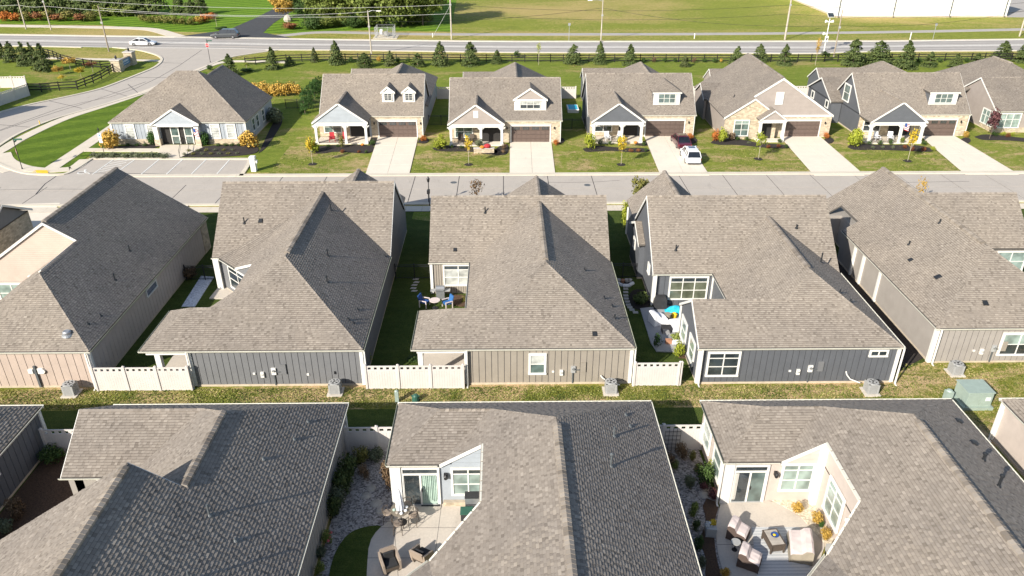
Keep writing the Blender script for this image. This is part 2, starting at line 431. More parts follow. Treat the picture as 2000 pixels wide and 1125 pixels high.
# ---------------------------------------------------------------- roofs
ZE = 2.9
def PE(xe, p, z0=ZE): return ('E', lambda x, y: z0 + p * (xe - x))
def PW(xw, p, z0=ZE): return ('W', lambda x, y: z0 + p * (x - xw))
def PS(ys, p, z0=ZE): return ('S', lambda x, y: z0 + p * (y - ys))
def PN(yn, p, z0=ZE): return ('N', lambda x, y: z0 + p * (yn - y))
def PD(ax, ay, c, p, z0=ZE):                          # diagonal plane rising along (ax, ay)
    return ('D', lambda x, y: z0 + p * (ax * x + ay * y - c))
EXPO = 0.15
def spans(poly, t):
    xs = []
    n = len(poly)
    for i in range(n):
        (s0, t0), (s1, t1) = poly[i], poly[(i + 1) % n]
        if (t0 <= t < t1) or (t1 <= t < t0): xs.append(s0 + (s1 - s0) * (t - t0) / (t1 - t0))
    xs.sort(); return list(zip(xs[::2], xs[1::2]))
def lay_shingles(P3, sink, full):
    """lay courses of laminated shingles over one roof plane; P3 are its 3-D corners"""
    P = [Vector(p) for p in P3]; c = Vector((0, 0, 0)); n = len(P)
    for i in range(n): c += P[i].cross(P[(i + 1) % n])
    nr = c.normalized()
    if nr.z < 0: nr = -nr
    s = Vector((0, 0, 1)).cross(nr).normalized(); t = nr.cross(s)
    o = min(P, key=lambda p: p.z)
    poly = [((p - o).dot(s), (p - o).dot(t)) for p in P]
    tmax = max(q[1] for q in poly); k = 0
    while k * EXPO < tmax - 0.02:
        t0 = k * EXPO; t1 = min(t0 + EXPO, tmax); k += 1
        A = spans(poly, t0 + 1e-3); B = spans(poly, t1 - 1e-3)
        if len(A) != len(B) or not A:
            A = spans(poly, (t0 + t1) / 2); B = A
        for (a0, b0), (a1, b1) in zip(A, B):
            lo, hi = min(a0, a1), max(b0, b1)
            x = lo - random.random() * 0.3; tooth = random.random() < 0.5
            while x < hi:
                w = random.uniform(0.12, 0.30) if tooth else random.uniform(0.10, 0.22)
                x1 = x + w
                p0, p1 = max(x, a0), min(x1, b0); q0, q1 = max(x, a1), min(x1, b1)
                if p1 < p0: p0 = p1 = min(max(x, a0), b0)
                if q1 < q0: q0 = q1 = min(max(x, a1), b1)
                if (p1 - p0) + (q1 - q0) > 0.01:
                    h = 0.031 if tooth else 0.019
                    tn = min(.95, max(.26, random.gauss(0.64 if tooth else 0.46, 0.11)))
                    rec = (o, s, t, nr, p0, p1, q0, q1, t0, t1, h, tn)
                    if full is not None and p0 == x and p1 == x1 and q0 == x and q1 == x1 and tooth: full.append(rec)
                    else: sink.append(rec)
                x = x1; tooth = not tooth
def shingle_mesh(recs, name):
    m = len(recs)
    V = np.zeros((m, 8, 3)); 
    O = np.array([r[0] for r in recs]); S = np.array([r[1] for r in recs]); T = np.array([r[2] for r in recs]); NN = np.array([r[3] for r in recs])
    a = np.array([r[4:12] for r in recs])
    p0, p1, q0, q1, t0, t1, h, tn = [a[:, i:i + 1] for i in range(8)]
    V[:, 0] = O + S * p0 + T * t0 + NN * h; V[:, 1] = O + S * p1 + T * t0 + NN * h
    V[:, 2] = O + S * q1 + T * t1 + NN * 0.004; V[:, 3] = O + S * q0 + T * t1 + NN * 0.004
    V[:, 4] = O + S * p0 + T * t0; V[:, 5] = O + S * p1 + T * t0
    V[:, 6] = V[:, 0] * .12 + V[:, 3] * .88; V[:, 7] = V[:, 1] * .12 + V[:, 2] * .88
    loops = np.array([0, 1, 7, 6, 6, 7, 2, 3, 4, 5, 1, 0, 4, 0, 3, 5, 2, 1])
    L = (np.arange(m)[:, None] * 8 + loops[None]).ravel()
    st = (np.arange(m)[:, None] * 18 + np.array([0, 4, 8, 12, 15])[None]).ravel()
    me = bpy.data.meshes.new(name)
    me.vertices.add(m * 8); me.vertices.foreach_set('co', V.ravel())
    me.loops.add(m * 18); me.loops.foreach_set('vertex_index', L.astype(np.int32))
    me.polygons.add(m * 5); me.polygons.foreach_set('loop_start', st.astype(np.int32))
    me.update(calc_edges=True)
    at = me.attributes.new('tint', 'FLOAT', 'FACE'); at.data.foreach_set('value', (np.repeat(tn.ravel(), 5).reshape(m, 5) * np.array([1, .45, 0, .3, .3])).ravel())  # printed band, plus butts tinted dark to paint shadow lines between courses
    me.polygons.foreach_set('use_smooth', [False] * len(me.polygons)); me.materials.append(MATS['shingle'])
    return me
_tabs = []
def unit_tab(k):
    if not _tabs:
        for i in range(8):
            mb = MB(); tt = 0.35 + 0.5 * i / 7; mb.add([(0, 0, 1), (1, 0, 1), (1, .88, .25), (0, .88, .25)], [(0, 1, 2, 3)], 'shingle', tt); mb.add([(0, .88, .25), (1, .88, .25), (1, 1, .15), (0, 1, .15)], [(0, 1, 2, 3)], 'shingle', tt * .45); mb.add([(0, 0, 1), (1, 0, 1), (1, 1, .15), (0, 1, .15), (0, 0, 0), (1, 0, 0)], [(4, 5, 1, 0), (4, 0, 3), (5, 2, 1)], 'shingle', 0)  # same band and darkened butts: course shadow lines put into the tint
            _tabs.append(mb.mesh('shingle'))
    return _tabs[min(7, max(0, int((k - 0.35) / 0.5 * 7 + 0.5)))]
def roof(root, faces, single=False, th=0.14):
    """faces: (plane, plan polygon, shingled?)"""
    mb = MB(); sink = []; full = [] if single else None
    for (d, fn), poly, vis in faces:
        mb.prism(poly, lambda x, y: fn(x, y) - th, fn, 'roof_felt')
        if vis: lay_shingles([(x, y, fn(x, y)) for x, y in poly], sink, full)
    rf = mb.build('roof', root)
    if single and full:
        def near(r):
            p = r[0] + r[1] * r[4] + r[2] * r[8]
            d = p - Vector((0, 0, CAM_H))
            x = p.x * math.cos(YAW) - p.y * math.sin(YAW); y = p.x * math.sin(YAW) + p.y * math.cos(YAW)
            f = y * _cp - d.z * _sp; u = 1000 + FPX * x / f; v = 562.5 - FPX * (y * _sp + d.z * _cp) / f
            return d.length + (0 if (20 < u < 1980 and v < 1115) else 500)
        full.sort(key=near)
        for r in full[:300]:
            o, s, t, nr, p0, p1, q0, q1, t0, t1, h, tn = r
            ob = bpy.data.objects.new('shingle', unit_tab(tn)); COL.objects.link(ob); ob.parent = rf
            c = o + s * p0 + t * t0
            M = Matrix(((s.x * (p1 - p0), t.x * (t1 - t0), nr.x * h, c.x), (s.y * (p1 - p0), t.y * (t1 - t0), nr.y * h, c.y), (s.z * (p1 - p0), t.z * (t1 - t0), nr.z * h, c.z), (0, 0, 0, 1)))
            ob.matrix_basis = M
        sink += full[300:]
    if sink:
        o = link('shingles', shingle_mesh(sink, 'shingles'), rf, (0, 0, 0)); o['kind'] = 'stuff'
    return rf
def ridge(rf, pts, vent=False, n0=0.0):
    """overlapping cap shingles along a ridge or hip; vent=True lifts them on a ridge vent"""
    mb = MB()
    for a, b in zip(pts, pts[1:]):
        a, b = Vector(a), Vector(b); d = b - a; L = d.length; dn = d.normalized()
        sd = Vector((dn.y, -dn.x, 0))
        if sd.length < .01: continue
        sd.normalize(); up = sd.cross(dn)
        if up.z < 0: up = -up
        lift = 0.075 if vent else 0.0; hw = 0.19 if vent else 0.13; drop = 0.075
        i = 0; x = 0
        while x < L:
            x1 = min(L, x + 0.24); p = a + dn * x; q = a + dn * x1
            t = random.uniform(0.25, 0.85)
            h0 = lift + 0.035; h1 = lift + 0.015
            vs = [p - sd * hw + up * (h1 - drop), p + up * h1, p + sd * hw + up * (h1 - drop), q - sd * hw + up * (h0 - drop), q + up * h0, q + sd * hw + up * (h0 - drop)]
            vs += [v - up * (0.05 + lift) for v in vs]
            mb.add(vs, [(0, 1, 4, 3), (1, 2, 5, 4), (3, 4, 5, 11, 9), (0, 3, 9, 6), (2, 8, 11, 5), (0, 6, 8, 2, 1)], 'shingle', t)
            x = x1; i += 1
    o = link('ridge_cap', mb.mesh('ridge_cap'), rf, (0, 0, 0)); o['kind'] = 'stuff'
def edge_trim(root, name, segs, w, h, mat, dz=0.0, up=(0, 0, 1)):
    for a, b in segs:
        mb = MB(); a = Vector(a) + Vector((0, 0, dz)); b = Vector(b) + Vector((0, 0, dz)); mb.bar(a, b, w, h, mat, up); mb.build(name, root)
def gutter(root, a, b, out, z=ZE, mat='gutter_cream'):
    """k-style gutter along an eave; out = horizontal outward direction"""
    a = Vector((a[0], a[1], z)); b = Vector((b[0], b[1], z)); o = Vector((out[0], out[1], 0)).normalized(); d = (b - a).normalized()
    prof = [(0.0, -0.14), (0.07, -0.14), (0.13, -0.03), (0.13, 0.0), (0.11, 0.0), (0.06, -0.10), (0.0, -0.10)]
    mb = MB(); n = len(prof); vs = [p + o * x + Vector((0, 0, y)) for p in (a, b) for x, y in prof]
    fs = [(i, (i + 1) % n, n + (i + 1) % n, n + i) for i in range(n)] + [tuple(range(n - 1, -1, -1)), tuple(range(n, 2 * n))]
    mb.add(vs, fs, mat); mb.build('gutter', root)
def downspout(root, x, y, z1=ZE - 0.12, z0=0.05, mat='white_trim'):
    mb = MB(); mb.box(x - 0.045, x + 0.045, y - 0.04, y + 0.04, z0, z1, mat); mb.box(x - 0.045, x + 0.045, y - 0.22, y + 0.04, z0 - 0.04, z0 + 0.04, mat); mb.build('downspout', root)
def rake(root, a, b, nrm, mat='white_trim', w=0.20):
    """barge board along a sloping gable edge: hangs below the roof surface"""
    a, b = Vector(a), Vector(b); n = Vector((nrm[0], nrm[1], 0)).normalized()
    mb = MB(); mb.obox(a + Vector((0, 0, -w - 0.005)) - n * 0.02, b - a, n * 0.06, Vector((0, 0, w)), mat)
    mb.build('rake_board', root)

# ---------------------------------------------------------------- walls and siding
_bd = {}
def boards(root, A, B, z0, z1, mat, step=0.41, name='siding_board', gap=0.036, top=None):
    """board-and-batten: each board a part, from plan point A to B (outward side on the right of A->B)"""
    A, B = Vector((A[0], A[1], 0)), Vector((B[0], B[1], 0)); d = B - A; L = d.length; d.normalize(); n = Vector((d.y, -d.x, 0))
    k = max(1, round(L / step)); w = L / k
    for i in range(k):
        if top is None:
            key = (round(w, 3), round(z1 - z0, 2), mat)
            if key not in _bd:
                mb = MB(); mb.obox((gap / 2, 0, 0), (w - gap, 0, 0), (0, -0.028, 0), (0, 0, z1 - z0), mat); _bd[key] = mb.mesh(name)
            o = bpy.data.objects.new(name, _bd[key]); COL.objects.link(o); o.parent = root
            p = A + d * (i * w); o.location = Vector((p.x, p.y, z0)) - root.location
            o.rotation_euler = (0, 0, math.atan2(d.y, d.x))
        else:
            p = A + d * (i * w + gap / 2); q = A + d * ((i + 1) * w - gap / 2)
            mb = MB(); mb.wall_poly([(p.x, p.y, z0), (q.x, q.y, z0), (q.x, q.y, top(q.x, q.y)), (p.x, p.y, top(p.x, p.y))], 0.028, n, mat); mb.build(name, root)
def laps(root, pts, nrm, mat, h=0.15, name='lap_board', single=True):
    """horizontal lap siding filling a planar vertical polygon (3-D points), leaning boards"""
    P = [Vector(p) for p in pts]; n = Vector(nrm).normalized(); s = Vector((0, 0, 1)).cross(n).normalized()
    o = min(P, key=lambda p: p.z); poly = [((p - o).dot(s), p.z - o.z) for p in P]; tm = max(q[1] for q in poly); t = 0; all_ = MB()
    bk = MB(); bk.wall_poly([q + n * .001 for q in P], .006, n, 'joint_and_shade_dark'); bk.build('lap_shade_backing', root)  # dark sheet showing under each board as a painted shadow line
    while t < tm - 0.01:
        t1 = min(t + h, tm); A = spans(poly, t + 1e-3); Bs = spans(poly, t1 - 1e-3)
        if len(A) != len(Bs) or not A: A = spans(poly, (t + t1) / 2); Bs = A
        for (a0, b0), (a1, b1) in zip(A, Bs):
            mb = MB() if single else all_
            base = o + Vector((0, 0, 0))
            f = lambda x, z, k: base + s * x + Vector((0, 0, z)) + n * k
            g_ = h * .09; vs = [f(a0, t + g_, .036), f(b0, t + g_, .036), f(b1, t1, .016), f(a1, t1, .016), f(a0, t + g_, .006), f(b0, t + g_, .006), f(b1, t1, .006), f(a1, t1, .006)]
            mb.add(vs, [(0, 1, 2, 3), (4, 5, 1, 0), (4, 0, 3, 7), (1, 5, 6, 2), (3, 2, 6, 7)], mat)
            if single: mb.build(name, root)
        t = t1
    if not single:
        o2 = all_.build(name, root)
        if o2: o2['kind'] = 'stuff'
def window(root, A, B, z0, z1, cols=2, rows=(0.5, 0.5), glass='glass_dark', out=0.05, fw=0.10, sill=True, mun=0.035, name='window', gl2=None, trim='white_trim', each=True):
    """framed window from plan point A to B (outside on the right of A->B)"""
    A, B = Vector((A[0], A[1], 0)), Vector((B[0], B[1], 0)); d = (B - A); L = d.length; d.normalize(); n = Vector((d.y, -d.x, 0)); up = Vector((0, 0, 1)); H = z1 - z0
    def bx(mb, x0, x1, y0, y1, k0, k1, mat): mb.obox(A + d * x0 + up * (z0 + y0) + n * k0, d * (x1 - x0), n * (k1 - k0), up * (y1 - y0), mat)
    mb = MB()
    bx(mb, -fw, L + fw, H, H + fw * 1.1, 0, out + 0.05, trim); bx(mb, -fw * 1.1, L + fw * 1.1, -fw * 0.9, 0, 0, out + 0.07, trim)
    bx(mb, -fw, 0, 0, H, 0, out + 0.045, trim); bx(mb, L, L + fw, 0, H, 0, out + 0.045, trim)
    cw = L / cols; ys = [0]
    for r in rows: ys.append(ys[-1] + r * H / sum(rows))
    for i in range(1, cols): bx(mb, i * cw - mun, i * cw + mun, 0, H, 0, out + 0.03, trim)
    for j in range(1, len(ys) - 1):
        for i in range(cols): bx(mb, i * cw + (mun if i else 0), (i + 1) * cw - (mun if i < cols - 1 else 0), ys[j] - mun * .8, ys[j] + mun * .8, 0, out + 0.028, trim)
    w = mb.build(name, root)
    allp = MB()
    for i in range(cols):
        for j in range(len(ys) - 1):
            g = glass if not (gl2 and j == len(ys) - 2) else gl2
            pb = MB() if each else allp
            bx(pb, i * cw, (i + 1) * cw, ys[j], ys[j + 1], 0.0, out, g)
            if each:
                p = link('pane', pb.mesh('pane'), w, (0, 0, 0))
    if not each: link('panes', allp.mesh('panes'), w, (0, 0, 0))
    return w

# ================================================================ GROUND
def struct(o, kind='structure'):
    if o: o['kind'] = kind
    return o
def sheet(name, pts, z, mat, th=0.0, parent=None):
    mb = MB(); mb.prism([(p[0], p[1]) for p in pts], -0.3 if th == 0 else z - th, z, mat)
    return struct(mb.build(name, parent)) if parent is None else mb.build(name, parent)
def smooth(pts, k=2):
    for _ in range(k):
        q = [pts[0]]
        for a, b in zip(pts, pts[1:]):
            q += [(a[0] * .75 + b[0] * .25, a[1] * .75 + b[1] * .25), (a[0] * .25 + b[0] * .75, a[1] * .25 + b[1] * .75)]
        q.append(pts[-1]); pts = q
    return pts
def ribbon(name, cl, w, z, mat, h=0.0, parent=None, sm=2):
    """strip of width w along a centre line, raised to z"""
    cl = smooth(cl, sm); L, Rr = [], []
    for i, p in enumerate(cl):
        a = Vector(cl[max(0, i - 1)]); b = Vector(cl[min(len(cl) - 1, i + 1)]); d = (b - a).normalized(); n = Vector((d.y, -d.x))
        L.append(Vector(p) - n * w / 2); Rr.append(Vector(p) + n * w / 2)
    mb = MB(); n = len(cl)
    vs = [(p.x, p.y, z) for p in L] + [(p.x, p.y, z) for p in Rr] + [(p.x, p.y, -.05) for p in L] + [(p.x, p.y, -.05) for p in Rr]
    fs = []
    for i in range(n - 1):
        fs += [(i, n + i, n + i + 1, i + 1), (n + i, 3 * n + i, 3 * n + i + 1, n + i + 1), (2 * n + i, i, i + 1, 2 * n + i + 1)]
    fs += [(0, 2 * n, 3 * n, n), (n - 1, 2 * n - 1, 4 * n - 1, 3 * n - 1)]
    mb.add(vs, fs, mat)
    o = mb.build(name, parent)
    return struct(o) if parent is None else o

g = MB(); g.add([(-900, -200, 0), (900, -200, 0), (900, 1500, 0), (-900, 1500, 0)], [(0, 1, 2, 3)], 'grass_field'); struct(g.build('ground'))
sheet('lawn', [(-140, 84), (140, 84), (140, 148), (-20, 148), (-36, 148), (-140, 148)], 0.012, 'grass_lush')
sheet('lawn', WL([(-140, -45), (900, -45), (880, 62), (700, 59), (560, 66), (340, 62), (200, 49), (0, 46), (-140, 45)]), 0.012, 'grass_stripe')
sheet('lawn', [(-27, 82.8), (130, 82.8), (130, 101), (-27, 101)], 0.024, 'grass_yard')
sheet('lawn', [(-80, 35.0), (80, 35.0), (80, 42.2), (-80, 42.2)], 0.012, 'grass_dry')
sheet('lawn', [(-80, 42.0), (80, 42.0), (80, 72.2), (-80, 72.2)], 0.024, 'grass_shade_dark')
sheet('lawn', [(-80, 30.0), (28.8, 30.0), (28.8, 39.0), (-80, 39.3)], 0.018, 'grass_shade_dark')  # house shade on the back strip, put in as darker grass
sheet('mulch_or_shade_bed', [(25.85, 42.2), (29.4, 44.5), (29.4, 66), (25.85, 66)], 0.05, 'mulch', .03)  # dark sheet added to stand in for black shade between the houses
sheet('lawn', [(25.9, 36), (80, 36), (80, 44.1), (29.4, 44.1), (25.9, 42.3)], 0.036, 'grass_dry')
sheet('lawn', [(-9.1, 70), (-5.9, 69), (-5.9, 72), (-9.1, 72)], 0.03, 'grass_lush')  # sunlit end of the house gap, painted as a brighter grass patch

# roads -----------------------------------------------------------------
def slabs(parent, name, x0, x1, y0, y1, nx, ny, z, mat, gap=0.035, th=0.05, skew=0.0):
    key = {}
    for i in range(nx):
        for j in range(ny):
            ax, bx_ = x0 + (x1 - x0) * i / nx, x0 + (x1 - x0) * (i + 1) / nx
            ay, by = y0 + (y1 - y0) * j / ny, y0 + (y1 - y0) * (j + 1) / ny
            k = 0
            if k not in key:
                mb = MB(); w, d = (x1 - x0) / nx - gap, (y1 - y0) / ny - gap
                mb.box(0, w, 0, d, -th, 0, mat); key[k] = mb.mesh(name)
            o = bpy.data.objects.new(name, key[k]); COL.objects.link(o); o.parent = parent
            o.location = Vector((ax + gap / 2, ay + gap / 2, z)) - parent.location
rd = struct(MB().build('x') or (lambda mb: (mb.box(-90, 120, 74.1, 82.5, -0.2, 0.012, 'joint_and_shade_dark'), mb.build('street'))[1])(MB()))
slabs(rd, 'road_slab', -90, 120, 74.1, 82.5, 42, 2, 0.036, 'road_concrete', gap=.08)
ribbon('kerb', [(-44.6, 82.85), (10, 82.85), (120, 82.85)], 0.75, 0.13, 'kerb_concrete')
ribbon('kerb', [(-90, 73.95), (10, 73.95), (120, 73.95)], 0.45, 0.12, 'kerb_concrete')
wk = struct((lambda mb: (mb.box(-90, 120, 71.9, 73.3, -0.2, 0.05, 'joint_and_shade_dark'), mb.build('pavement'))[1])(MB()))
slabs(wk, 'paving_slab', -90, 120, 71.9, 73.3, 126, 1, 0.075, 'walk_concrete', gap=0.02)

# entrance road -----------------------------------------------------------
kl = [(-60, 241), (0, 219.5), (62, 203.5), (115, 193), (187, 177), (218, 166.5), (280, 141.6), (305, 131), (317, 119), (314, 111), (295, 104), (270, 98), (221, 93)]
kr = [(545, 98), (500, 104), (450, 112), (428, 119), (389, 137), (302, 177), (264, 187), (187, 210), (124, 227), (78, 243), (31, 264), (0, 284), (-30, 305)]
er = MB(); er.prism(WL(kl[:1] + smooth(kl)[1:-1] + [(221, 90), (545, 90)] + smooth(kr) + [(-30, 318), (-60, 330), (-260, 380), (-260, 260)]), -0.2, 0.026, 'road_concrete'); er = struct(er.build('entrance_road'))
struct(sheet('entrance_road_apron', WL([(-60, 300), (0, 321), (31, 334), (62, 340.7), (118, 343), (137, 338), (179, 310), (488, 311), (476, 330), (470, 348), (470, 360), (-120, 368)]), 0.040, 'road_concrete'))
ribbon('kerb', WL(kl), 0.45, 0.12, 'kerb_concrete')
ribbon('kerb', WL(kr), 0.40, 0.12, 'kerb_concrete')
ribbon('kerb', WL([(-30, 305), (-12, 315), (0, 322), (31, 335), (62, 341.5), (118, 343), (137, 338.5), (179, 311)]), 0.45, 0.14, 'kerb_concrete')
ribbon('kerb', WL([(179, 310.5), (330, 311.3), (488, 311.5)]), 0.5, 0.13, 'kerb_concrete', sm=0)
ribbon('kerb', WL([(489, 311), (486, 322), (474, 340), (471, 345)]), 0.45, 0.13, 'kerb_concrete')
# tar joints of the entrance road
for jk, pts in enumerate(([(394, 98), (330, 142), (240, 185), (130, 207), (60, 232), (-20, 262)], [(285, 160), (180, 198), (100, 222), (0, 256)], [(300, 122), (355, 124)], [(190, 172), (255, 190)], [(90, 196), (160, 212)], [(0, 244), (60, 249)], [(230, 152), (330, 152)], [(250, 165), (270, 182)])):
    ribbon('tar_joint', WL(pts), 0.07, 0.040 + jk * .0015, 'joint_and_shade_dark', sm=1)
for pts in ([(110, 345), (88, 360), (70, 380)], [(150, 338), (470, 343)]):
    ribbon('tar_joint', WL(pts), 0.07, 0.060, 'joint_and_shade_dark', sm=0)
# parking bay lines
for a, b in (((222, 312), (181, 341)), ((264, 312), (222, 342)), ((311, 312), (276, 341)), ((357, 312), (322, 344)), ((403, 312), (370, 345)), ((449, 312), (419, 346))):
    ribbon('bay_line', WL([a, b]), 0.11, 0.062, 'line_white', sm=0)
for k in range(5):
    a = 187 + k * 9; ribbon('hatch_line', WL([(a, 338 - k * 6), (a + 42, 329 - k * 5.5)]), 0.09, 0.058, 'line_white', sm=0)
w0 = WL([(162, 338)], 0)[0]
mb = MB()
for k in range(14):
    t0, t1 = math.pi * (0.3 + 1.4 * k / 14), math.pi * (0.3 + 1.4 * (k + 1) / 14)
    mb.bar((w0[0] + math.cos(t0) * .55, w0[1] + math.sin(t0) * .45, .06), (w0[0] + math.cos(t1) * .55, w0[1] + math.sin(t1) * .45, .06), .12, .01, 'line_white')
mb.bar((w0[0] - .1, w0[1] + .7, .062), (w0[0] + .3, w0[1] - .1, .062), .14, .01, 'line_white'); mb.bar((w0[0] + .3, w0[1] - .1, .064), (w0[0] + .75, w0[1] - .15, .064), .14, .01, 'line_white')
mb.bar((w0[0] + .75, w0[1] - .15, .066), (w0[0] + 1.0, w0[1] - .5, .066), .12, .01, 'line_white'); mb.lathe((w0[0] - .15, w0[1] + .9, .055), [(.16, 0), (.16, .012)], 'line_white', 10)
tag(mb.build('wheelchair_marking'), 'white wheelchair symbol painted on the parking bay by the hatched lines', 'road marking')
mb = MB(); c0 = W(80, 336.5)
for i in range(10):
    for j in range(5):
        mb.lathe((c0[0] - .85 + i * .19, c0[1] - .45 + j * .2, .10), [(.05, 0), (.03, .02)], 'paint_yellow', 6)
mb.prism(WL([(70, 333.8), (92, 333.8), (95, 339.8), (72, 339.8)]), 0.05, 0.10, 'paint_yellow')
tag(mb.build('tactile_paving'), 'yellow tactile paving plate at the kerb ramp of the corner', 'tactile paving')

# footpaths
lp = sheet('lawn', WL([(19, 302), (24, 293), (36, 283), (80, 258), (132, 234), (168, 222), (236, 200), (300, 178), (400, 140), (500, 200), (235, 245), (93, 327), (62, 328), (31, 311)]), 0.045, 'grass_mown')
sheet('lawn', WL([(113, 329), (146, 329), (178, 300), (178, 295), (155, 299)]), 0.046, 'grass_mown')
sheet('lawn', WL([(165, 291), (198, 291), (210, 275), (236, 250), (214, 262)]), 0.046, 'grass_mown')
ribbon('footpath', WL([(20, 335), (-14, 322), (-12, 302), (8, 292), (30, 277), (78, 253), (130, 230), (190, 211.5), (262, 188), (300, 174), (395, 134), (432, 121), (480, 119.5), (560, 122)]), 1.55, 0.07, 'walk_concrete')
ribbon('footpath', WL([(8, 300), (14, 315), (36, 325.5), (60, 331.5), (96, 334), (132, 331.5), (146, 330), (168, 312)]), 1.5, 0.078, 'walk_concrete')
ribbon('footpath', WL([(99, 331), (150, 297), (205, 260), (240, 236)]), 1.7, 0.086, 'walk_concrete')
ribbon('footpath', WL([(152, 293.5), (240, 294), (330, 294.5)]), 1.3, 0.092, 'walk_concrete', sm=0)
sheet('entrance_paving', WL([(314, 284), (392, 284), (396, 289), (347, 311), (328, 311), (309, 298)]), 0.10, 'walk_concrete', 0.2)

# main road ---------------------------------------------------------------
yf = W(1000, 81.6)[1]; 
main_far = [(-260, 66), (0, 68.3), (150, 70.5), (340, 73), (660, 78.3), (980, 81.8), (1400, 81.8), (1740, 80.9), (2000, 77.5), (2260, 75)]
main_near = [(-260, 87), (34, 89.3), (221, 93), (440, 95), (520, 97), (660, 97.3), (980, 102), (1400, 103), (1587, 104.5), (1680, 100.3), (2000, 98.4), (2260, 97)]
def lerp_line(L, M, t):
    out = []
    for u in range(-260, 2261, 60):
        def at(Q):
            for a, b in zip(Q, Q[1:]):
                if a[0] <= u <= b[0]: return a[1] + (b[1] - a[1]) * (u - a[0]) / (b[0] - a[0])
        out.append(W(u, at(L) * (1 - t) + at(M) * t))
    return out
A_, B_ = lerp_line(main_far, main_near, 0), lerp_line(main_far, main_near, 1)
mb = MB(); n = len(A_)
mb.add([(p[0], p[1], 0.02) for p in A_] + [(p[0], p[1], 0.02) for p in B_], [(i, n + i, n + i + 1, i + 1) for i in range(n - 1)], 'road_old'); struct(mb.build('main_road'))
for t in (0.015, 0.985): ribbon('edge_line', lerp_line(main_far, main_near, t), 0.16, 0.034, 'line_white', sm=0)
for t in (0.47, 0.53): ribbon('centre_line', lerp_line(main_far, main_near, t), 0.12, 0.034, 'line_white', sm=0)
concrete('road_worn', (0.31, 0.29, 0.27), 0.12)
for t in (0.14, 0.30, 0.68, 0.88): ribbon('tyre_track', lerp_line(main_far, main_near, t), 0.9, 0.028, 'road_worn', sm=0)
concrete('road_pale', (0.40, 0.37, 0.33), 0.1)
ribbon('kerb', lerp_line(main_far, main_near, -0.04), 0.8, 0.10, 'kerb_concrete', sm=0)
for a, b in (((-260, 85), (221, 93)), ((545, 97.5), (2000, 101.5))): pass
ribbon('kerb', lerp_line(main_far, main_near, 1.05)[:8], 0.5, 0.10, 'kerb_concrete', sm=0)
ribbon('kerb', lerp_line(main_far, main_near, 1.05)[13:], 0.5, 0.10, 'kerb_concrete', sm=0)
ribbon('path', WL([(-200, 46), (0, 50.5), (120, 52), (220, 54), (285, 56), (310, 60), (335, 68), (352, 72)]), 3.0, 0.03, 'walk_concrete')
ribbon('path', WL([(520, 72), (560, 69), (620, 62.5), (700, 64), (800, 67), (1000, 67.5), (1400, 66.7), (1740, 63), (2000, 57.5), (2300, 51)]), 2.8, 0.03, 'road_old')
ribbon('footpath', WL([(-60, 108), (0, 110), (88, 113.5), (222, 116.5), (320, 119)]), 1.5, 0.03, 'walk_concrete')
sheet('asphalt_drive', WL([(340, 73), (447, 58), (500, 35), (545, 12), (600, -14), (640, -14), (566, 25), (535, 45), (514, 64), (585, 77)]), 0.036, 'asphalt', 0.05)
sheet('car_park', WL([(1962, 33.5), (2300, 36), (2300, -60), (1950, -60)]), 0.02, 'road_old')

# driveways
def quad_slabs(parent, q, nx, ny, z, mat, name='slab', gap=0.03):
    P = [Vector((*p, 0)) for p in q]                   # near-house left, near-house right, street right, street left
    for i in range(nx):
        for j in range(ny):
            def f(s, t): return (P[0] * (1 - s) + P[1] * s) * (1 - t) + (P[3] * (1 - s) + P[2] * s) * t
            w = (P[1] - P[0]).length; L = (P[3] - P[0]).length; gs, gt = gap / w / 2, gap / L / 2
            s0, s1, t0, t1 = i / nx + gs, (i + 1) / nx - gs, j / ny + gt, (j + 1) / ny - gt
            mb = MB(); mb.prism([f(*k).xy for k in ((s0, t0), (s1, t0), (s1, t1), (s0, t1))], z - 0.05, z, mat); mb.build(name, parent)
def driveway(q, nx=2, ny=4, mat='drive_concrete'):
    mb = MB(); mb.prism(q, -0.1, 0.04, 'joint_and_shade_dark'); d = struct(mb.build('driveway')); quad_slabs(d, q, nx, ny, 0.10, mat); return d
for q in ([(738, 269), (817, 269), (799, 344), (713, 344)], [(996, 278.5), (1077, 278.5), (1085, 344), (995, 344)], [(1258, 267), (1336, 267), (1386, 344), (1290, 344)],
          [(1522, 266.5), (1600, 266.5), (1689, 344), (1590, 344)], [(1797, 266.5), (1864, 266.5), (1990, 342), (1885, 342)]):
    driveway(WL(q))
for x in (-35.5, -17.5, -0.5, 19, 37): driveway([(x - 3, 66.5), (x + 3, 66.5), (x + 3, 74), (x - 3, 74)])
sheet('driveway_shared', WL([(0, 400), (118, 397), (60, 470), (-80, 480)]), 0.05, 'drive_concrete')

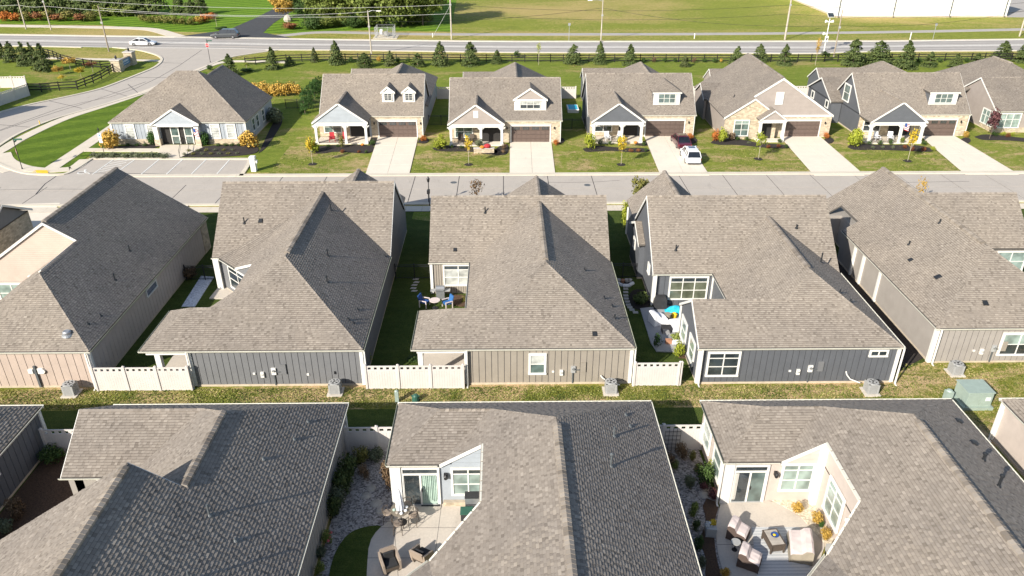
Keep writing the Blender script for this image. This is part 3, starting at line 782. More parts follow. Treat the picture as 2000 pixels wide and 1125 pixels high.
# ================================================================ HOUSES, middle row
def body(root, poly, mat, top=2.78, name='wall'):
    mb = MB(); mb.prism(poly, 0.0, top, mat); mb.build(name, root)
    mb = MB(); c = Vector((sum(p[0] for p in poly) / len(poly), sum(p[1] for p in poly) / len(poly)))
    mb.prism([tuple(Vector(p) + (Vector(p) - c).normalized() * 0.06) for p in poly], -0.05, 0.16, 'foundation'); mb.build('foundation', root)
def corner(root, x, y, z1=2.78, mat='white_trim', s=0.11):
    mb = MB(); mb.box(x - s, x + s, y - s, y + s, 0.1, z1, mat); mb.build('corner_board', root)
def backing(root, A, B, z0, z1):
    A, B = Vector((*A, 0)), Vector((*B, 0)); d = B - A; n = Vector((d.y, -d.x, 0)).normalized()
    mb = MB(); mb.obox(A + Vector((0, 0, z0)) + n * 0.001, d, n * 0.006, Vector((0, 0, z1 - z0)), 'joint_and_shade_dark'); mb.build('board_shade_backing', root)  # dark sheet showing between boards as painted batten shadow
def bb(root, A, B, z0, z1, mat, step=0.41): backing(root, A, B, z0, z1); boards(root, A, B, z0, z1, mat, step)
def pipe(root, x, y, fn, h=0.5, r=0.05, mat='pipe_black', cap=False):
    z = fn(x, y); mb = MB(); mb.lathe((x, y, z - 0.05), [(0.14, 0), (0.13, 0.06), (r * 1.4, 0.12), (r, 0.14), (r, h), (r * .7, h)], mat, 10)
    if cap: mb.lathe((x, y, z + h), [(r * 1.2, -0.02), (r * 1.9, 0.02), (r * 1.9, 0.1), (r * .6, 0.15)], mat, 10)
    mb.build('vent_pipe', root)
def box_vent(root, x, y, fn, dx, dy, s=0.3, mat='pipe_black'):
    z = fn(x, y); z2 = fn(x + dx * .5, y + dy * .5); up = Vector((dx * .5, dy * .5, z2 - z)); L = up.length; up.normalize(); sd = Vector((-dy, dx, 0)); nr = up.cross(sd)
    if nr.z < 0: nr = -nr
    o = Vector((x, y, z)) - sd * s / 2; mb = MB()
    vs = [o, o + sd * s, o + sd * s + up * s * 1.25, o + up * s * 1.25, o + nr * .12 + sd * s * .06, o + nr * .12 + sd * s * .94, o + sd * s * .9 + up * s * .95 + nr * .10, o + sd * s * .1 + up * s * .95 + nr * .10]
    mb.add(vs, [(3, 2, 1, 0), (4, 5, 6, 7), (0, 1, 5, 4), (1, 2, 6, 5), (2, 3, 7, 6), (3, 0, 4, 7)], mat); mb.build('roof_vent', root)
def meters(root, x, y, kind=0):
    """gas and electric meters on the back wall at (x, y), facing south"""
    mb = MB(); mb.box(x - .11, x + .11, y - .12, y, .75, 1.15, 'white_trim'); mb.lathe((x, y - .12, 1.0), [(.08, -.02), (.08, .02)], 'metal_galv', 8); mb.build('gas_meter', root)
    mb = MB(); mb.box(x + .62, x + .92, y - .10, y, .95, 1.45, 'ac_grey' if kind else 'white_trim'); mb.tube((x + .77, y - .10, 1.28), (x + .77, y - .17, 1.28), .10, .09, 'metal_galv', 12); mb.box(x + .72, x + .80, y - .07, y, .1, .95, 'pipe_grey'); mb.build('electric_meter', root)
    mb = MB(); mb.box(x + 1.25, x + 1.6, y - .09, y, 1.0, 1.75, 'siding_taupe' if kind else 'siding_grey'); mb.bar((x + .92, y - .05, 1.15), (x + 1.25, y - .05, 1.15), .05, .05, 'pipe_grey'); mb.build('service_panel', root)
    mb = MB(); mb.box(x - .62, x - .47, y - .06, y, .95, 1.08, 'white_trim'); mb.build('outlet_box', root)

def house_root(label, x, y, name='bungalow'): return thing(name, label, 'house', (x, y, 0))

# --- C : taupe board-and-batten house, centre
hC = house_root('taupe board-and-batten bungalow in the centre with one white window in its back wall', 1.3, 53)
p = .63; E, Wd, S = 8.45, -5.95, 41.6
fE, fWw, fS, fPW, fPN, fM, fMN = PE(E, p), PW(-2.65, p), PS(S, p), PW(Wd, p), PN(46.6, p), PS(54.3, .87), PN(63.24, .87)
rf = roof(hC, [(fE, [(E, S), (E, 54.3), (2.9, 58.32), (2.9, 47.15)], 1), (fWw, [(-2.65, 54.3), (2.9, 58.32), (2.9, 47.15), (-.15, 44.1), (-2.65, 46.6)], 1),
    (fS, [(Wd, S), (E, S), (2.9, 47.15), (-.15, 44.1), (-3.45, 44.1)], 1), (fPW, [(Wd, S), (-3.45, 44.1), (Wd, 46.6)], 1), (fPN, [(Wd, 46.6), (-3.45, 44.1), (-.15, 44.1), (-2.65, 46.6)], 0),
    (fM, [(-5.95, 54.3), (-2.65, 54.3), (2.9, 58.32), (E, 54.3), (E, 58.77), (-5.95, 58.77)], 1), (fMN, [(-5.95, 58.77), (E, 58.77), (E, 63.24), (-5.95, 63.24)], 0),
    (PE(7.4, .67), [(7.4, 66), (3, 66), (3, 59.6), (7.4, 63)], 1), (PW(-1.4, .67), [(-1.4, 66), (3, 66), (3, 59.6), (-1.4, 63)], 1)])
ridge(rf, [(2.9, 58.3, 6.4), (2.9, 47.6, 6.4)], True); ridge(rf, [(2.9, 47.15, 6.4), (E, S, ZE)]); ridge(rf, [(2.9, 47.15, 6.4), (-.15, 44.1, 4.475)]); ridge(rf, [(-3.45, 44.1, 4.475), (Wd, S, ZE)])
ridge(rf, [(-.15, 44.1, 4.475), (-3.45, 44.1, 4.475)]); ridge(rf, [(Wd, 58.77, 6.79), (E, 58.77, 6.79)]); ridge(rf, [(3, 59.8, 5.85), (3, 66, 5.85)], True)
body(hC, [(-5.8, 54.45), (-2.5, 54.45), (-2.5, 41.75), (8.3, 41.75), (8.3, 65), (-5.8, 65)], 'siding_taupe')
bb(hC, (-2.5, 41.75), (8.3, 41.75), .16, 2.78, 'siding_taupe'); bb(hC, (-5.8, 54.45), (-2.5, 54.45), .16, 2.78, 'siding_taupe', .2)
for q in ((-2.5, 41.75), (8.3, 41.75), (-5.8, 54.45)): corner(hC, *q)
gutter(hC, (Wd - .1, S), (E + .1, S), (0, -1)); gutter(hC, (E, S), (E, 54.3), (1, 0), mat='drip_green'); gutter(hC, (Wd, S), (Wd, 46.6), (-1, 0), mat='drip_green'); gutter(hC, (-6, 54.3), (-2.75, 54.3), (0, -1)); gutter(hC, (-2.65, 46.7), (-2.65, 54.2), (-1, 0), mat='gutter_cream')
downspout(hC, 8.5, 41.55); downspout(hC, -2.45, 41.5)
mb = MB()
for q in ((-5.5, 42.0),): mb.box(q[0] - .16, q[0] + .16, q[1] - .16, q[1] + .16, 0, 2.6, 'white_trim')
mb.build('porch_post', hC)
mb = MB(); mb.box(-5.66, -5.34, 46.0, 46.32, 0, 2.6, 'white_trim'); mb.build('porch_post', hC)
mb = MB(); mb.box(-5.7, -2.6, 41.72, 42.0, 2.5, 2.78, 'white_trim'); mb.build('porch_beam', hC)
mb = MB(); mb.box(-5.7, -2.5, 41.9, 46.5, 2.74, 2.79, 'white_trim'); mb.build('porch_ceiling', hC)
window(hC, (1.72, 41.73), (2.6, 41.73), .95, 2.30, 1, (.5, .5), 'glass_green', gl2='glass_blind', fw=.15)
window(hC, (-4.75, 54.43), (-2.55, 54.43), .85, 2.55, 2, (.4, .4, .2), 'glass_blind', gl2='glass_dark', fw=.12)
meters(hC, 3.75, 41.72, 1)
mb = MB(); mb.path([(6.35, 41.6, .75), (6.5, 41.5, .6), (7.0, 41.4, .3), (7.6, 41.2, .25)], .045, 'white_trim'); mb.build('refrigerant_line', hC)
for x, y, h in ((2.0 - 3.9, 55.8 + 1.9, .55),): pipe(hC, -1.5, 57.6, fM[1], .55)
box_vent(hC, -3.9, 55.0, fM[1], 0, 1, .28); box_vent(hC, 5.9, 42.3, fS[1], 0, 1, .3)
for x, y, h in ((5.9, 49.6, .12), (7.0, 46.6, .10), (7.5, 46.0, .08), (7.45, 44.3, .2)): pipe(hC, x, y, fE[1], h + .15)
mb = MB(); mb.box(-2.7, -2.66, 42.1, 42.2, 2.0, 2.3, 'black_metal'); mb.build('wall_lamp', hC)

# --- B : slate grey house, left of centre
hB = house_root('slate grey board-and-batten bungalow left of the centre with slanted courtyard window', -16.3, 53)
p = .65; E, Wd, S = -9.15, -23.45, 41.6
fE, fWw, fS, fPW, fPN, fM, fMN = PE(E, p), PW(-21.05, p), PS(S, p), PW(Wd, p), PN(46.8, p), PS(55.4, .87), PN(65.8, .87)
fCh = PD(.283, .283, .283 * 32.5, 1.0)
rf = roof(hB, [(fE, [(E, S), (E, 55.4), (-15.1, 59.85), (-15.1, 47.55)], 1),
    (fWw, [(-21.05, 53.55), (-17.66, 57.93), (-15.1, 59.85), (-15.1, 47.55), (-18.45, 44.2), (-21.05, 46.8), (-18.75, 46.8), (-18.75, 51.25)], 1),
    (fS, [(Wd, S), (E, S), (-15.1, 47.55), (-18.45, 44.2), (-20.85, 44.2)], 1), (fPW, [(Wd, S), (-20.85, 44.2), (Wd, 46.8)], 1), (fPN, [(Wd, 46.8), (-20.85, 44.2), (-18.45, 44.2), (-21.05, 46.8)], 0),
    (fCh, [(-22.9, 55.4), (-21.05, 53.55), (-17.66, 57.93)], 1),
    (fM, [(Wd, 55.4), (-22.9, 55.4), (-17.66, 57.93), (-15.1, 59.85), (E, 55.4), (E, 60.6), (Wd, 60.6)], 1), (fMN, [(Wd, 60.6), (E, 60.6), (E, 65.8), (Wd, 65.8)], 0),
    (PE(-9.4, .67), [(-9.4, 68.5), (-13.6, 68.5), (-13.6, 61.6), (-9.4, 65.5)], 1), (PW(-17.8, .67), [(-17.8, 68.5), (-13.6, 68.5), (-13.6, 61.6), (-17.8, 65.5)], 1)])
ridge(rf, [(-15.1, 59.8, 6.77), (-15.1, 48.1, 6.77)], True); ridge(rf, [(-15.1, 47.55, 6.77), (E, S, ZE)]); ridge(rf, [(-15.1, 47.55, 6.77), (-18.45, 44.2, 4.59)]); ridge(rf, [(-20.85, 44.2, 4.59), (Wd, S, ZE)])
ridge(rf, [(-18.45, 44.2, 4.59), (-20.85, 44.2, 4.59)]); ridge(rf, [(Wd, 60.6, 7.42), (E, 60.6, 7.42)]); ridge(rf, [(-13.6, 62, 5.7), (-13.6, 68.5, 5.7)], True)
body(hB, [(-23.3, 55.5), (-22.8, 55.5), (-18.65, 51.35), (-18.65, 46.9), (-20.4, 46.9), (-20.4, 41.75), (-9.3, 41.75), (-9.3, 67), (-23.3, 67)], 'siding_grey')
mb = MB(); mb.prism([(-18.65, 46.95), (-18.0, 46.95), (-18.0, 51.2), (-18.65, 51.2)], 2.7, 4.2, 'siding_grey'); mb.build('wall', hB)
mb = MB(); mb.wall_poly([(-21.0, 53.6, 2.7), (-18.7, 51.3, 2.7), (-18.7, 51.3, 4.2), (-21.0, 53.6, 2.75)], .08, (1, 1, 0), 'siding_grey'); mb.build('gable_wall', hB); mb = MB(); mb.wall_poly([(-9.25, 55.5, 2.7), (-9.25, 65.7, 2.7), (-9.25, 60.6, 7.2)], .1, (-1, 0, 0), 'siding_grey'); mb.build('gable_wall', hB)
rake(hB, (-21.0, 53.5, 2.93), (-18.75, 51.25, 4.38), (-1, -1)); rake(hB, (E, 55.4, ZE), (E, 60.6, 7.42), (1, 0)); rake(hB, (E, 65.8, ZE), (E, 60.6, 7.42), (1, 0))
bb(hB, (-20.4, 41.75), (-9.3, 41.75), .16, 2.78, 'siding_grey'); bb(hB, (-9.3, 41.75), (-9.3, 67), .16, 2.78, 'siding_grey')
for q in ((-20.4, 41.75), (-9.3, 41.75), (-23.3, 55.5)): corner(hB, *q)
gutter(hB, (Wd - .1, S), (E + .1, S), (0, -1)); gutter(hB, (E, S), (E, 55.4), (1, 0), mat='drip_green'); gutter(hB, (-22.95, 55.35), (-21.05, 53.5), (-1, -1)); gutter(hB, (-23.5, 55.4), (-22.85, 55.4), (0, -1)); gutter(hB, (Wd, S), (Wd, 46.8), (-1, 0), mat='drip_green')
downspout(hB, -9.05, 41.5); downspout(hB, -20.5, 41.5)
window(hB, (-21.9, 54.58), (-19.0, 51.68), .75, 2.55, 3, (.4, .35, .2), 'glass_dark', fw=.12)
mb = MB(); mb.box(-23.4, -22.95, 55.25, 55.48, 0, 2.78, 'white_trim'); mb.build('corner_board', hB)
for q in ((-23.0, 42.0), (-22.3, 42.0)): pass
mb = MB(); mb.box(-22.75, -22.4, 41.85, 42.2, 0, 2.6, 'white_trim'); mb.build('porch_post', hB)
mb = MB(); mb.box(-23.2, -20.4, 41.72, 42.0, 2.5, 2.78, 'white_trim'); mb.build('porch_beam', hB)
mb = MB(); mb.box(-23.3, -20.4, 41.9, 46.7, 2.74, 2.79, 'white_trim'); mb.build('porch_ceiling', hB)
meters(hB, -15.9, 41.72, 0)
for x, y, h in ((-19.8 - 1.9, 57.6, .5),): pipe(hB, -21.2, 58.0 - .3, fM[1], .55)
box_vent(hB, -19.9, 57.7, fM[1], 0, 1, .35)
for x, y, h in ((-14.0, 57.6, .6), (-12.9, 50.5, .6), (-12.3, 47.1, .55), (-10.1, 45.7, .2), (-10.4, 44.0, .25), (-10.1, 43.9, .2), (-9.5, 55.0, .2)): pipe(hB, x, y, fE[1], h)
mb = MB(); mb.box(-13.0, -12.85, 41.66, 41.73, .85, 1.0, 'white_trim'); mb.box(-11.2, -11.1, 41.66, 41.73, .95, 1.15, 'black_metal'); mb.build('wall_vent', hB)

# --- D : dark slate house, right of centre
hD = house_root('dark slate blue board-and-batten bungalow right of the centre with corner window', 18.7, 53)
p = .65; E, Wd, S, Wr = 25.9, 11.5, 41.5, 12.6
fE, fWw, fS, fPN, fM, fMN = PE(E, p), PW(16.1, p), PS(S, p), PN(47.5, p), PS(52.1, .87), PN(62.3, .87)
rf = roof(hD, [(fE, [(E, S), (E, 52.1), (21.0, 55.77), (21.0, 46.4)], 1), (fWw, [(16.1, 52.1), (21.0, 55.77), (21.0, 46.4), (19.1, 44.5), (16.1, 47.5)], 1),
    (fS, [(Wr, S), (E, S), (21.0, 46.4), (19.1, 44.5), (Wr, 44.5)], 1), (fPN, [(Wr, 44.5), (19.1, 44.5), (16.1, 47.5), (Wr, 47.5)], 0),
    (fM, [(Wd, 52.1), (16.1, 52.1), (21, 55.77), (E, 52.1), (E, 57.2), (Wd, 57.2)], 1), (fMN, [(Wd, 57.2), (E, 57.2), (E, 62.3), (Wd, 62.3)], 0),
    (PE(18.3, .87), [(18.3, 67.5), (15, 67.5), (15, 59), (18.3, 62.3)], 1), (PW(11.7, .87), [(11.7, 67.5), (15, 67.5), (15, 59), (11.7, 62.3)], 1),
    (PS(56.6, .45, 3.3), [(11.05, 56.6), (11.6, 56.6), (11.6, 59), (11.05, 59)], 1), (PN(61.4, .45, 3.3), [(11.05, 59), (11.6, 59), (11.6, 61.4), (11.05, 61.4)], 0)])
zr = ZE + .87 * 5.1
ridge(rf, [(21, 55.7, 6.08), (21, 46.9, 6.08)], True); ridge(rf, [(21, 46.4, 6.08), (E, S, ZE)]); ridge(rf, [(21, 46.4, 6.08), (19.1, 44.5, 4.85)]); ridge(rf, [(Wr, 44.5, 4.85), (19.1, 44.5, 4.85)])
ridge(rf, [(Wd, 57.2, zr), (E, 57.2, zr)]); ridge(rf, [(15, 59.3, 5.77), (15, 67.5, 5.77)], True)
body(hD, [(11.65, 52.25), (16.25, 52.25), (16.25, 47.4), (12.75, 47.4), (12.75, 41.65), (25.75, 41.65), (25.75, 66), (11.65, 66)], 'siding_slate')
body(hD, [(11.2, 56.9), (11.65, 56.9), (11.65, 61.1), (11.2, 61.1)], 'siding_slate', 3.2)
mb = MB(); mb.wall_poly([(11.62, 52.25, 2.7), (11.62, 62.2, 2.7), (11.62, 57.2, zr - .2)], .1, (1, 0, 0), 'siding_slate'); mb.wall_poly([(12.72, 41.65, 2.7), (12.72, 47.4, 2.7), (12.72, 44.5, 4.7)], .1, (1, 0, 0), 'siding_slate'); mb.build('gable_wall', hD)
rake(hD, (Wr, S, ZE), (Wr, 44.5, 4.85), (-1, 0)); rake(hD, (Wr, 47.5, ZE), (Wr, 44.5, 4.85), (-1, 0)); rake(hD, (Wd, 52.1, ZE), (Wd, 57.2, zr), (-1, 0)); rake(hD, (Wd, 62.3, ZE), (Wd, 57.2, zr), (-1, 0))
rake(hD, (11.05, 56.6, 3.3), (11.05, 59, 4.38), (-1, 0)); rake(hD, (11.05, 61.4, 3.3), (11.05, 59, 4.38), (-1, 0))
bb(hD, (12.75, 41.65), (25.75, 41.65), .16, 2.78, 'siding_slate'); bb(hD, (11.65, 52.25), (16.25, 52.25), .16, 2.78, 'siding_slate'); bb(hD, (12.75, 47.4), (12.75, 41.65), .16, 2.78, 'siding_slate', .5)
for q in ((12.75, 41.65), (25.75, 41.65), (11.65, 52.25), (16.25, 52.25), (16.25, 47.4), (12.75, 47.4), (11.65, 66)): corner(hD, *q)
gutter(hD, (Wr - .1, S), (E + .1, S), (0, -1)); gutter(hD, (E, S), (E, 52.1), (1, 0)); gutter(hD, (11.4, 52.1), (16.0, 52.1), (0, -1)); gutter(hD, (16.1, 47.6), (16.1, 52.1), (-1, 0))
downspout(hD, 25.95, 41.4); downspout(hD, 11.75, 52.0); downspout(hD, 12.85, 41.4)
window(hD, (13.4, 41.63), (15.3, 41.63), .75, 2.42, 2, (.4, .4, .22), 'glass_dark', fw=.14)
window(hD, (23.95, 41.63), (24.95, 41.63), 2.2, 2.52, 2, (1,), 'glass_dark', fw=.12)
window(hD, (12.95, 52.23), (15.75, 52.23), .7, 2.5, 3, (.4, .4, .2), 'glass_gold', gl2='glass_dark', fw=.13)
window(hD, (12.73, 46.6), (12.73, 45.3), .8, 2.3, 1, (.5, .5), 'glass_sheer', fw=.14); window(hD, (12.73, 44.1), (12.73, 42.8), .8, 2.3, 1, (.5, .5), 'glass_sheer', fw=.14)
window(hD, (11.2, 59.4), (11.2, 58.8), 1.9, 2.7, 1, (1,), 'glass_dark', fw=.1, each=False); window(hD, (11.63, 54.6), (11.63, 54.1), 1.9, 2.6, 1, (1,), 'glass_sheer', fw=.1, each=False)
meters(hD, 19.4, 41.62, 0)
mb = MB(); mb.path([(22.6, 41.6, .95), (22.65, 41.5, .75), (22.9, 41.4, .45), (23.5, 41.2, .3)], .045, 'white_trim'); mb.build('refrigerant_line', hD)
pipe(hD, 13.4, 53.6, fM[1], .5); pipe(hD, 23.1, 55.0, fM[1], .35)
for x, y, h in ((22.8, 45.2, .15), (23.3, 44.5, .12), (23.9, 51.3, .7)): pipe(hD, x, y, fE[1], h + .15)

# --- A : beige house with the pinkish gable, left
hA = house_root('beige bungalow at the left with a long east roof slope and lapped south gable', -33.7, 53)
p = .67; E, S = -26.7, 41.6
fE, fN, fS, fWs = PE(E, p), PW(-40.7, p), PS(S, p), PW(-36.3, p)
rf = roof(hA, [(fE, [(E, S), (E, 63.8), (-33.7, 63.8), (-33.7, 51.7), (-31.5, 51.7), (-31.5, 46.4)], 1), (fN, [(-40.7, 51.7), (-33.7, 51.7), (-33.7, 63.8), (-40.7, 63.8)], 1),
    (fS, [(-40.5, S), (E, S), (-31.5, 46.4), (-33.3, 44.6), (-40.5, 44.6)], 1), (fWs, [(-36.3, 51.7), (-31.5, 51.7), (-31.5, 46.4), (-33.3, 44.6), (-36.3, 47.6)], 1),
    (PN(47.6, p), [(-40.5, 44.6), (-33.3, 44.6), (-36.3, 47.6), (-40.5, 47.6)], 0),
    (PN(63.8, p), [(-40.7, 63.8), (-40.6, 63.8), (-40.6, 63.7), (-40.7, 63.7)], 0)])
ridge(rf, [(-31.5, 51.7, 6.12), (-31.5, 46.4, 6.12)]); ridge(rf, [(-31.5, 46.4, 6.12), (E, S, ZE)]); ridge(rf, [(-31.5, 46.4, 6.12), (-33.3, 44.6, 4.91)]); ridge(rf, [(-33.7, 51.9, 7.59), (-33.7, 63.8, 7.59)], True); ridge(rf, [(-33.3, 44.6, 4.91), (-40.5, 44.6, 4.91)])
body(hA, [(-40.6, 41.75), (-26.85, 41.75), (-26.85, 63.5), (-40.5, 63.5), (-40.5, 51.9), (-36.2, 51.9), (-36.2, 47.5), (-40.6, 47.5)], 'siding_beige')
G3 = [(-40.6, 51.82, 2.7), (-31.3, 51.82, 2.7), (-31.3, 51.82, 5.8), (-33.7, 51.82, 7.42), (-40.6, 51.82, 2.85)]
mb = MB(); mb.wall_poly(G3, .12, (0, 1, 0), 'siding_beige'); mb.wall_poly([(-40.5, 63.4, 2.7), (-26.9, 63.4, 2.7), (-33.7, 63.4, 7.3)], .1, (0, -1, 0), 'siding_beige'); mb.build('gable_wall', hA)
laps(hA, [(-40.5, 51.82, 2.75), (-31.35, 51.82, 2.75), (-31.35, 51.82, 5.85), (-33.7, 51.82, 7.35), (-40.5, 51.82, 2.85)], (0, -1, 0), 'siding_pink', .17)
rake(hA, (-40.7, 51.7, ZE), (-33.7, 51.7, 7.59), (0, -1)); rake(hA, (-31.5, 51.7, 6.12), (-33.7, 51.7, 7.59), (0, -1)); rake(hA, (E, 63.8, ZE), (-33.7, 63.8, 7.59), (0, 1))
mb = MB(); mb.obox((-31.62, 51.62, 6.05), (-.2, 0, -.14), (0, -4.8, 0), (0, 0, .1), 'white_trim'); mb.build('step_flashing', hA)
bb(hA, (-40.6, 41.75), (-26.85, 41.75), .16, 2.78, 'siding_pink', .52); bb(hA, (-26.85, 41.75), (-26.85, 62.2), .16, 2.78, 'siding_beige', .5)
mb = MB(); mb.box(-27.0, -26.78, 62.2, 63.6, 0, 2.78, 'stone_cream'); mb.box(-28.4, -26.8, 63.5, 63.62, 0, 2.78, 'stone_cream'); mb.build('stone_corner', hA)
gutter(hA, (-40.6, S), (E + .1, S), (0, -1)); gutter(hA, (E, S), (E, 63.8), (1, 0), mat='drip_green')
corner(hA, -26.85, 41.75); downspout(hA, -26.95, 41.5)
window(hA, (-26.83, 50.5), (-26.83, 52.2), 2.05, 2.5, 1, (1,), 'glass_dark', fw=.1)
window(hA, (-38.6, 51.8), (-34.6, 51.8), 1.0, 2.45, 4, (.5, .5), 'glass_sheer', fw=.12)
mb = MB(); mb.box(-36.0, -35.7, 51.6, 51.8, 3.0, 3.25, 'white_trim'); mb.box(-35.6, -35.4, 51.6, 51.8, 3.0, 3.25, 'black_metal'); mb.build('wall_vent', hA)
for x, y, h in ((-28.9, 53.6, .55), (-28.3, 49.5, .6), (-27.5, 45.2, .25), (-27.7, 43.9, .2)): pipe(hA, x, y, fE[1], h)
mb = MB(); zz = fS[1](-28.4, 42.6); mb.lathe((-28.4, 42.6, zz - .1), [(.36, 0), (.32, .12), (.26, .14), (.26, .3), (.2, .36)], 'metal_galv', 18); mb.build('solar_tube', hA)
mb = MB(); x = -30.6; mb.box(x - .07, x + .07, 41.6, 41.72, .1, 1.75, 'pipe_grey'); mb.box(x - .45, x - .15, 41.58, 41.72, 1.2, 1.5, 'white_trim'); mb.tube((x + .45, 41.6, 1.35), (x + .45, 41.72, 1.35), .18, .18, 'white_trim', 14); mb.box(x + .15, x + .5, 41.62, 41.72, 1.15, 1.55, 'white_trim'); mb.build('electric_meter', hA)

# --- A0 : neighbour, only its garage corner in view
h0 = house_root('dark grey garage corner of the house at the far left edge behind the beige gable', -47, 62)
roof(h0, [(PS(58.5, .5), [(-60, 58.5), (-43.6, 58.5), (-43.6, 62.3), (-60, 62.3)], 1), (PN(66.1, .5), [(-60, 62.3), (-43.6, 62.3), (-43.6, 66.1), (-60, 66.1)], 0)])
body(h0, [(-60, 58.7), (-43.9, 58.7), (-43.9, 65.9), (-60, 65.9)], 'stone_cream'); rake(h0, (-43.6, 58.5, ZE), (-43.6, 62.3, 4.8), (1, 0)); rake(h0, (-43.6, 66.1, ZE), (-43.6, 62.3, 4.8), (1, 0))
mb = MB(); mb.wall_poly([(-43.9, 58.7, 2.7), (-43.9, 65.9, 2.7), (-43.9, 62.3, 4.6)], .1, (-1, 0, 0), 'siding_grey'); mb.build('gable_wall', h0)

# --- E : greige house, right
hE = house_root('greige bungalow at the right edge with white banded west wall', 36.5, 55)
p = .667; Wd, S = 29.3, 43.8
fW, fS, fM = PW(Wd, p), PS(S, p), PS(56.4, .87)
rf = roof(hE, [(fW, [(Wd, S), (34.7, 49.2), (34.7, 66.2), (Wd, 66.2), (Wd, 63.9), (30.5, 63.9), (30.5, 60.2), (Wd, 60.2)], 1), (fS, [(Wd, S), (43.9, S), (43.9, 46.6), (37.3, 46.6), (34.7, 49.2)], 1),
    (PE(40.1, p), [(34.7, 49.2), (37.3, 46.6), (40.1, 49.4), (40.1, 56.4), (34.7, 60.5)], 1), (PE(40.1, p), [(34.7, 66.2), (34.7, 60.2), (37, 60.3), (40.1, 63.9), (40.1, 66.2)], 0), (fM, [(40.1, 56.4), (43.5, 56.4), (43.5, 60.3), (35.1, 60.3)], 1), (PN(64.2, .87), [(34.9, 60.3), (43.5, 60.3), (43.5, 64.2), (38, 64.2)], 0), (PN(49.4, p), [(43.9, 46.6), (37.3, 46.6), (40.1, 49.4), (43.9, 49.4)], 0)])
ridge(rf, [(34.7, 66.2, 6.5), (34.7, 49.7, 6.5)], True); ridge(rf, [(34.7, 49.2, 6.5), (Wd, S, ZE)]); ridge(rf, [(34.7, 49.2, 6.5), (37.3, 46.6, 4.77)]); ridge(rf, [(35.1, 60.3, 6.29), (43.5, 60.3, 6.29)])
body(hE, [(29.45, 43.95), (43.7, 43.95), (43.7, 49.2), (40.0, 49.2), (40.0, 56.6), (43.4, 56.6), (43.4, 66), (29.45, 66), (29.45, 63.8), (30.7, 63.8), (30.7, 60.3), (29.45, 60.3)], 'siding_greige')
bb(hE, (29.45, 43.95), (43.7, 43.95), .16, 2.78, 'siding_greige'); 
mb = MB(); mb.box(29.40, 29.46, 44.1, 52.5, .3, 2.78, 'siding_greige'); mb.build('west_panel', hE)
for y in (43.95, 52.6, 55.6, 57.3): corner(hE, 29.42, y, s=.13)
gutter(hE, (Wd - .1, S), (44, S), (0, -1)); gutter(hE, (Wd, S), (Wd, 60.2), (-1, 0)); downspout(hE, 29.6, 43.7)
window(hE, (34.15, 43.93), (36.4, 43.93), .75, 2.3, 2, (.5, .5), 'glass_dark', fw=.15, gl2='glass_sheer')
window(hE, (41.0, 56.58), (43.3, 56.58), .8, 2.45, 2, (.5, .5), 'glass_sheer', fw=.13)
box_vent(hE, 30.9, 51.9, fW[1], 1, 0, .3); box_vent(hE, 31.2, 48.6, fW[1], 1, 0, .4); pipe(hE, 31.7, 53.8, fW[1], .35); pipe(hE, 34.0, 54.4, fW[1], .4); box_vent(hE, 33.1, 45.2, fS[1], 0, 1, .35)
meters(hE, 32.9, 43.92, 1)

for k, pts in enumerate(([(-30, 77.2), (-22, 76.9), (-14, 77.6)], [(2, 80.4), (9, 80.1), (13, 80.8)], [(22, 76.1), (31, 75.6)], [(-58, 78.4), (-49, 78.9), (-40, 78.3)], [(40, 79.6), (52, 80.0)], [(-3, 75.6), (6, 75.9)])):
    ribbon('tar_joint', pts, 0.05, 0.042 + k * .0005, 'joint_and_shade_dark', sm=1)

